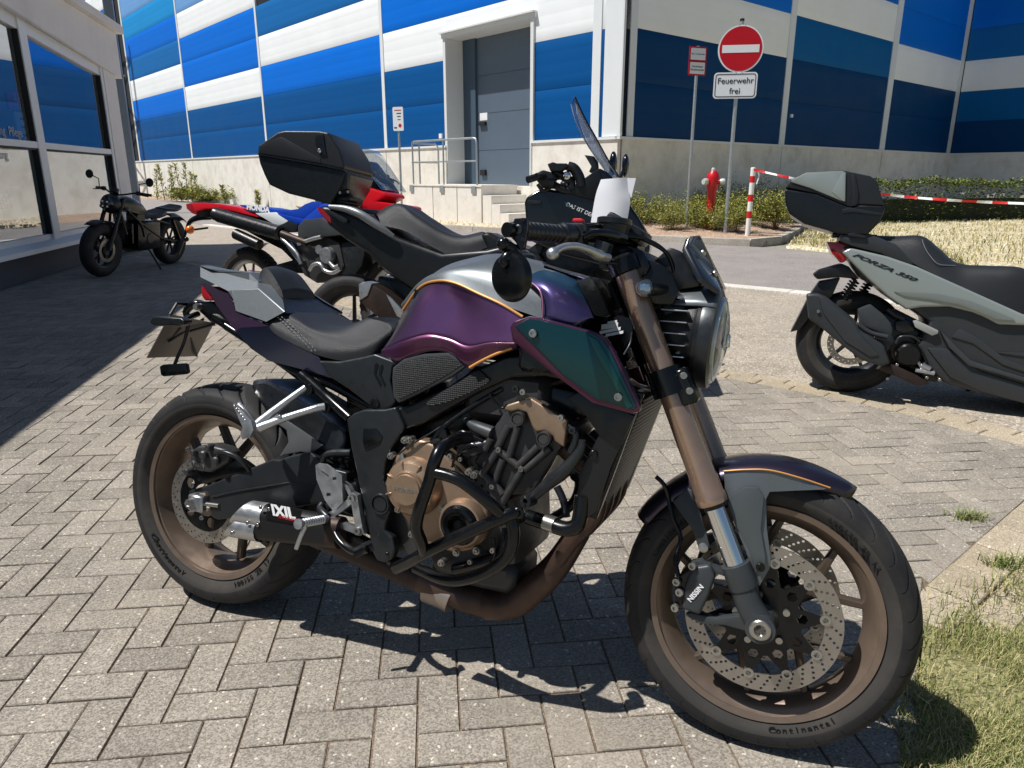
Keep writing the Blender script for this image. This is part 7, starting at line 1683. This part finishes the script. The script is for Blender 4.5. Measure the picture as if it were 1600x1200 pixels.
# ---- dark cruiser facing the camera beside the showroom
ga, gb = G(265, 412), G(160, 432); F4 = Frame(ga.x, ga.y, math.atan2(gb.y-ga.y, gb.x-ga.x), .13); WB4 = (gb-ga).length
b4 = thing('motorcycle', 'small dark cruiser motorcycle parked in the shade beside the showroom window', 'motorcycle', F4.M)
wheel(b4, Vector((0, 0, .32)), .32, .205, .075, .055, 8, None, M_RIMB, M_RIMB, seg=96, name='rear_wheel', split=False)
wheel(b4, Vector((WB4, 0, .325)), .325, .205, .068, .05, 5, None, M_GUN, M_RIMB, seg=96, name='front_wheel')
b = MB(); ring_holes(b, .14, .1, .075, .005, (.13, .12), 16, .004, seg=40); o = b.obj('brake_disc', M_DISC, b4); o.location = (WB4, 0, .325)
w4 = WB4
for s in (-1, 1):
    b = MB(); b.tube([Vector((w4, s*.1, .33)), Vector((w4-.13, s*.1, .60))], .030, 12); b.tube([Vector((w4-.12, s*.1, .58)), Vector((w4-.29, s*.1, .93))], .024, 12); b.obj('fork_tube', M_SAT, b4)
    b = MB(); b.tube([Vector((w4-.25, s*.09, .86)), Vector((w4-.55, s*.13, .62)), Vector((w4-.62, s*.13, .45))], .016, 8); b.tube([Vector((w4-.27, s*.06, .80)), Vector((w4-.30, s*.12, .50))], .016, 8, n=2); b.tube([Vector((w4-.5, s*.13, .66)), Vector((.35, s*.12, .40)), Vector((0, s*.1, .34))], .016, 8); b.tube([Vector((.55, s*.12, .66)), Vector((.1, s*.11, .56))], .014, 8); b.obj('frame_tube', M_SAT, b4, 60)
    b = MB(); b.tube([Vector((-.03, s*.13, .36)), Vector((.12, s*.13, .62))], .022, 10); b.obj('shock_absorber', M_SAT, b4)
rows_ = [[Vector((w4, 0, .325))+Vector((.35*math.cos(a), .075*math.sin(t), .35*math.sin(a)-.0))*1 for t in [-1.4, -.7, 0, .7, 1.4]] for a in [math.radians(60+10*k) for k in range(8)]]
b = MB(); b.loft(rows_); b.obj('front_mudguard', M_PLA, b4, 60).modifiers.new('s', 'SOLIDIFY').thickness = .004
M_OLV = mat('dark_olive_paint', (74, 74, 64), .34, .5, coat=.2)
TK = [[Vector((w4-.30, 0, .93)), Vector((w4-.45, 0, .945)), Vector((w4-.62, 0, .90)), Vector((w4-.78, 0, .78))], [Vector((w4-.30, -.10, .89)), Vector((w4-.45, -.14, .88)), Vector((w4-.62, -.13, .83)), Vector((w4-.78, -.07, .74))], [Vector((w4-.30, -.09, .78)), Vector((w4-.45, -.13, .76)), Vector((w4-.62, -.11, .72)), Vector((w4-.78, -.06, .70))]]
b = MB(); b.skin(TK, n=18, k=5); b.obj('tank', M_OLV, b4, 60)
for nm, x0, x1, z0, h_ in (('rider_seat', .20, .62, .66, .10), ('pillion_seat', -.14, .18, .73, .075)):
    b = MB(); b.skin([[Vector((x1, 0, z0+h_*.6)), Vector(((x0+x1)/2, 0, z0+h_*.5)), Vector((x0, 0, z0+h_))], [Vector((x1, -.08, z0+h_*.5)), Vector(((x0+x1)/2, -.13, z0+h_*.5)), Vector((x0, -.10, z0+h_*.9))], [Vector((x1, -.07, z0)), Vector(((x0+x1)/2, -.12, z0)), Vector((x0, -.09, z0+.02))]], n=12, k=4); b.obj(nm, M_LEA, b4, 60)
b = MB(); b.box((.60, 0, .45), (.46, .26, .36), None, .04, 2); b.obj('engine', M_SAT, b4); b = MB(); b.box((.70, 0, .68), (.18, .16, .12), None, .02); b.obj('cylinder_head', M_SAT, b4)
for s in (-1, 1):
    b = MB(); b.lathe([(0, .02), (.06, .02), (.075, 0), (.075, -.02)], (.60, s*.12, .42), (0, s, 0), 20); b.obj('engine_cover', M_GUN, b4)
b = MB(); b.box((w4-.42, 0, .50), (.04, .24, .26), None, .01); b.obj('radiator', M_SAT, b4)
hp = Vector((w4-.20, 0, .86)); b = MB(); b.ball(hp, .118, 24, (.9, 1, 1)); hl4 = b.obj('headlight', M_PLA, b4); b = MB(); b.lathe([(.0, .02), (.06, .015), (.09, -.01)], hp+Vector((.085, 0, 0)), (1, 0, 0), 24); b.obj('lens', M_SMOKE, hl4)
for y, z in ((-.03, .03), (.03, .03), (-.03, -.025), (.03, -.025)):
    b = MB(); b.box(tuple(hp+Vector((.108, y, z))), (.006, .022, .022), None, .002); b.obj('lamp_element', M_CLR if 0 else M_CHR, hl4)
b = MB(); b.lathe([(0, .03), (.045, .03), (.05, -.02)], hp+Vector((-.07, 0, .15)), (-.5, 0, 1), 20); b.obj('instrument', M_PLA, b4)
bars(F4, b4, w4-.44, 1.0, .37, w4-.30, .97)
for s in (-1, 1):
    q = Vector((w4-.36, s*.27, 1.02)); e = Vector((w4-.36, s*.40, 1.16)); b = MB(); b.tube([q, Vector((w4-.35, s*.27, 1.12)), e], .006, 8, smooth=False); b.obj('mirror_stem', M_SAT, b4); b = MB(); b.lathe([(0, .012), (.045, .010), (.053, 0), (.045, -.01), (0, -.012)], e, (1, 0, .1), 28); b.obj('mirror', M_PLA, b4)
    b = MB(); b.ball(hp+Vector((-.06, s*.17, -.05)), .028, 12); b.obj('front_indicator', M_AMB if 0 else M_SMOKE, b4)
b = MB(); b.skin([[Vector((.1, 0, .70)), Vector((-.15, 0, .68)), Vector((-.32, 0, .58))], [Vector((.1, -.09, .66)), Vector((-.15, -.09, .64)), Vector((-.32, -.08, .54))]], n=10, k=4, close=False); b.obj('rear_mudguard', M_OLV, b4, 60).modifiers.new('s', 'SOLIDIFY').thickness = .004
b = MB(); b.tube([Vector((w4-.7, .12, .30)), Vector((w4-.72, .22, .14)), Vector((w4-.70, .30, .045))], .012, 8); b.obj('side_stand', M_SAT, b4)
b = MB(); b.tube([Vector((.75, -.13, .55)), Vector((.80, -.15, .30)), Vector((.55, -.15, .22)), Vector((.10, -.16, .24)), Vector((-.15, -.17, .27))], [.018, .018, .02, .04, .04], 12); b.obj('exhaust', M_PIPE, b4, 60)

# ---- sage green scooter on the right
g_ = G(1318, 611); F5 = Frame(g_.x, g_.y, math.radians(-22), .10)
Z12 = zoomf(3, 1200, 250)
M_SCO = mat('scooter_dark_panel', (50, 53, 56), .42, .15, var=.04, vscale=20, rvar=.06, bump=.04, bscale=900); M_SCO2 = mat('silencer_grey', (60, 63, 66), .36, .3, var=.04)
b5 = thing('scooter', 'sage grey maxi scooter with black seat standing on the asphalt at the right edge', 'scooter', F5.M)
P5 = lambda nm, pts, y, th, m, bev=.01, **k: pl_(Z12, pts, y, th, m, b5, F5, nm, bev, **k)
rw5 = wheel(b5, Vector((0, 0, .285)), .285, .185, .068, .05, 5, None, M_GUN, M_GUN, seg=120, name='rear_wheel', split=False, rot=.1)
b = MB(); ring_holes(b, .12, .085, -.09, .005, (.112, .1), 22, .003, seg=44); b.obj('brake_disc', M_DISC, rw5)
wheel(b5, Vector((1.51, 0, .29)), .29, .19, .06, .045, 5, None, M_RIMB, M_RIMB, seg=80, name='front_wheel', split=False)
M_SAGE = mat('sage_paint', (152, 160, 156), .32, .35, coat=.3, rvar=.04); M_SAGED = mat('sage_paint_shade_panel', (126, 133, 130), .34, .3, coat=.2)  # darker sage copy carries painted shade for the side panel crease
P5('rear_body', [(350, 400), (560, 440), (900, 600), (1250, 760), (1800, 900), (1900, 1150), (1300, 1160), (1050, 1110), (830, 1050), (760, 980), (700, 870), (760, 760), (640, 680), (520, 600), (440, 560), (400, 500)], -.19, .38, M_SCO, .03, seg=3)
P5('side_panel', [(345, 432), (385, 412), (440, 424), (560, 452), (700, 500), (900, 590), (1200, 725), (1400, 800), (1400, 830), (1200, 776), (1080, 772), (1010, 735), (960, 715), (850, 688), (720, 690), (650, 702), (560, 640), (470, 560), (410, 500)], -.215, .04, M_SAGE, .014, seg=3, mirror=True)
P5('side_panel_crease', [(590, 615), (800, 625), (950, 660), (1150, 742), (1160, 755), (1070, 748), (900, 680), (760, 655), (640, 640)], -.222, .01, M_SAGED, .003)
P5('tail_light', [(273, 383), (330, 385), (392, 404), (350, 430), (372, 470), (345, 484), (300, 440)], -.16, .32, M_TAILR, .01)
P5('tail_fairing', [(340, 345), (470, 342), (600, 395), (700, 492), (640, 496), (530, 440), (450, 420), (390, 404), (330, 380)], -.20, .40, M_SCO, .02)
P5('grab_rail', [(370, 345), (400, 340), (465, 356), (455, 368), (380, 358)], -.215, .43, M_GUN, .006)
S0 = L(Z12, [(450, 352, 0), (600, 358, 0), (718, 360, 0), (800, 415, 0), (890, 486, 0), (1060, 500, 0), (1200, 515, 0), (1350, 600, 0)], F=F5); S1 = L(Z12, [(460, 358, -.13), (600, 366, -.14), (722, 370, -.14), (800, 430, -.14), (890, 495, -.14), (1050, 512, -.14), (1190, 525, -.13), (1340, 610, -.1)], F=F5); S2 = L(Z12, [(475, 378, -.18), (600, 430, -.19), (700, 495, -.20), (800, 545, -.205), (900, 600, -.205), (1000, 645, -.2), (1130, 700, -.18), (1330, 760, -.12)], F=F5)
b = MB(); b.skin([S0, S1, S2], n=40, k=5); b.obj('seat', M_LEA, b5, 60)
pipe('seat_stitching', Z12, [(722, 372, -.16), (735, 410, -.17), (760, 450, -.18), (800, 488, -.19), (880, 495, -.15)], .0016, mat('stitch_grey', (128, 130, 132), .7), b5, F=F5)
P5('rear_mudguard', [(208, 538), (240, 515), (345, 484), (380, 500), (430, 560), (330, 550), (230, 560)], -.12, .24, M_PLA, .012)
P5('mudguard_flap', [(190, 640), (240, 570), (340, 552), (300, 640), (230, 690), (150, 795), (104, 808), (160, 700)], -.09, .18, M_PLA, .008)
P5('silencer_cover', [(178, 628), (230, 626), (270, 640), (410, 752), (430, 800), (545, 870), (575, 955), (530, 968), (440, 940), (350, 872), (235, 775), (190, 745)], -.27, .10, M_SCO, .016, seg=3)
P5('silencer_blade', [(236, 640), (262, 645), (400, 760), (420, 805), (522, 915), (480, 925), (360, 850), (262, 725)], -.278, .02, M_SCO2, .006)
bolt(b5, F5.on(Z12(236, 710), -.274), .009, h=.006)
P5('exhaust_pipe', [(540, 960), (600, 965), (700, 1010), (760, 1050), (700, 1060), (600, 1015), (520, 985)], -.2, .05, M_PIPE)
P5('air_filter', [(420, 700), (480, 675), (540, 720), (590, 780), (580, 830), (500, 800), (430, 770)], -.14, .08, M_PLG)
P5('engine', [(430, 760), (600, 700), (720, 760), (760, 880), (800, 1040), (680, 1040), (590, 960), (560, 880)], -.12, .24, M_SAT)
P5('gear_case', [(595, 760), (640, 745), (680, 760), (690, 800), (640, 815), (600, 800)], -.165, .06, M_PLA)
q = F5.on(Z12(658, 912), -.17)
b = MB(); b.lathe([(0, .03), (.05, .03), (.06, .02), (.064, .0), (.064, -.04)], q, (0, -1, 0), 32); b.obj('crank_cover', M_SAT, b5, 30)
for a, c, r in (((700, 940), (740, 1000), .010), ((690, 985), (780, 1000), .012), ((720, 960), (760, 980), .014), ((660, 1000), (690, 1030), .010)):
    b = MB(); b.cyl(F5.on(Z12(*a), -.18), F5.on(Z12(*c), -.18), r, seg=10); b.obj('engine_fitting', M_ALU, b5)
P5('floorboard_trim', [(680, 755), (700, 752), (800, 800), (798, 815), (770, 825), (690, 785)], -.215, .03, mat('footrest_grey', (150, 152, 150), .5), .006)
P5('footrest_edge', [(800, 790), (860, 850), (950, 940), (1100, 990), (1400, 1080), (1400, 1100), (1100, 1010), (940, 965), (850, 880)], -.222, .03, M_PLG, .008)
P5('lower_fairing', [(820, 880), (900, 900), (1000, 990), (1400, 1110), (1800, 1180), (1800, 1250), (1300, 1170), (1000, 1090), (850, 1020), (740, 880)], -.205, .41, M_SCO, .02)
P5('belt_case', [(500, 820), (580, 815), (600, 850), (560, 900), (520, 880)], -.15, .05, M_GUN)
for pts, r, m_ in (([(560, 700), (600, 730), (640, 745)], .012, M_SAT), ([(600, 860), (620, 830), (680, 830), (720, 860)], .008, M_GUN), ([(720, 900), (740, 940), (735, 1000)], .009, M_SAT), ([(420, 770), (480, 810), (560, 830)], .014, M_SCO2), ([(700, 830), (760, 850), (800, 900)], .008, M_SAT)):
    pipe('engine_hose', Z12, pts, r, m_, b5, y=-.175, F=F5)
for c in ((605, 960), (560, 1025), (690, 875), (640, 1020), (745, 1020), (805, 1030)): bolt(b5, F5.on(Z12(*c), -.18), .008)
P5('body_crease', [(860, 830), (960, 860), (1100, 960), (1250, 1010), (1400, 1060), (1400, 1050), (1250, 985), (1110, 930), (980, 830), (900, 790)], -.197, .01, M_SCO2, .004)  # this plate and the next paint highlight lines in lighter grey
P5('body_wing', [(1070, 902), (1250, 905), (1400, 930), (1400, 945), (1180, 920)], -.197, .012, M_SCO2, .004)
for dx in (0, 72):
    a, c = F5.on(Z12(412+dx, 560), -.12+dx*.003), F5.on(Z12(352+dx, 650), -.12+dx*.003); b = MB(); b.cyl(a, c, .010, seg=8); sh = b.obj('shock_absorber', M_SAT, b5); d = c-a; u, v, w_ = basis(d); P = [a+d*(i/84)+(u*math.cos(i*2*PI/12)+v*math.sin(i*2*PI/12))*.024 for i in range(85)]; b = MB(); b.tube(P, .0045, 6, smooth=False); b.obj('spring', M_SAT, sh, 80)
b = MB(); b.tube([Vector((.55, .1, .25)), Vector((.62, .2, .12)), Vector((.66, .27, .03))], .012, 8); b.obj('side_stand', M_SAT, b5)
ta, tb = F5.on(Z12(432, 456), -.2165), F5.on(Z12(650, 546), -.2165); text('FORZA 350', .026, facing((ta+tb)/2, tb-ta, (0, 0, 1)), MK, b5, bold=.001, sx=2.5, shear=.5)
P5('front_fairing', [(1400, 500), (1700, 300), (2000, 350), (2200, 800), (2000, 1100), (1700, 1100), (1500, 800)], -.22, .44, M_SAGE, .05)
tc5 = thing('top_case', 'black top case with sage lid mounted on the tail of the scooter', 'top case', F5.M)
T5 = lambda nm, pts, y, th, m, bev=.01, **k: pl_(Z12, pts, y, th, m, tc5, F5, nm, bev, **k)
T5('lower_shell', [(78, 135), (230, 160), (380, 222), (420, 210), (545, 215), (548, 235), (525, 290), (465, 352), (400, 350), (330, 345), (170, 300), (98, 252), (80, 200)], -.21, .42, M_CASEG, .02, seg=3)
T5('lid', [(80, 132), (108, 92), (180, 56), (350, 48), (480, 75), (512, 98), (532, 170), (546, 214), (420, 208), (380, 220), (230, 158), (95, 130)], -.205, .41, M_CASE, .03, seg=3)
T5('lid_panel', [(108, 98), (178, 60), (300, 52), (350, 50), (366, 60), (362, 196), (345, 192), (200, 132), (110, 104)], -.213, .03, M_SAGE, .012, seg=2)
T5('lid_facet', [(300, 150), (348, 60), (364, 66), (362, 194), (345, 190)], -.216, .01, M_SAGE, .003)
T5('lock_band', [(388, 68), (410, 70), (425, 150), (420, 210), (385, 220), (395, 150)], -.216, .03, M_CASE, .006)
T5('lower_trim', [(345, 232), (380, 222), (540, 250), (538, 262), (400, 245), (350, 250)], -.214, .02, M_CASE, .004)
b = MB(); b.box(tuple(F5.on(Z12(400, 358), 0)), (.22, .22, .02), None, .005); b.obj('mounting_plate', M_GUN, tc5)
# ---- a second dark motorcycle standing inside the showroom
def copy_tree(o, parent=None):
    c = o.copy(); COL.objects.link(c)
    if parent is not None: c.parent = parent
    for ch in [q for q in o.children]: copy_tree(ch, c)
    return c
ib = copy_tree(b4); ib.matrix_basis = Matrix.Translation((-6.5, 7.3, .06)) @ Rz(math.radians(80)) @ Matrix.Rotation(-.1, 4, 'X')
ib['label'] = 'dark motorcycle standing inside the showroom behind the white banner'
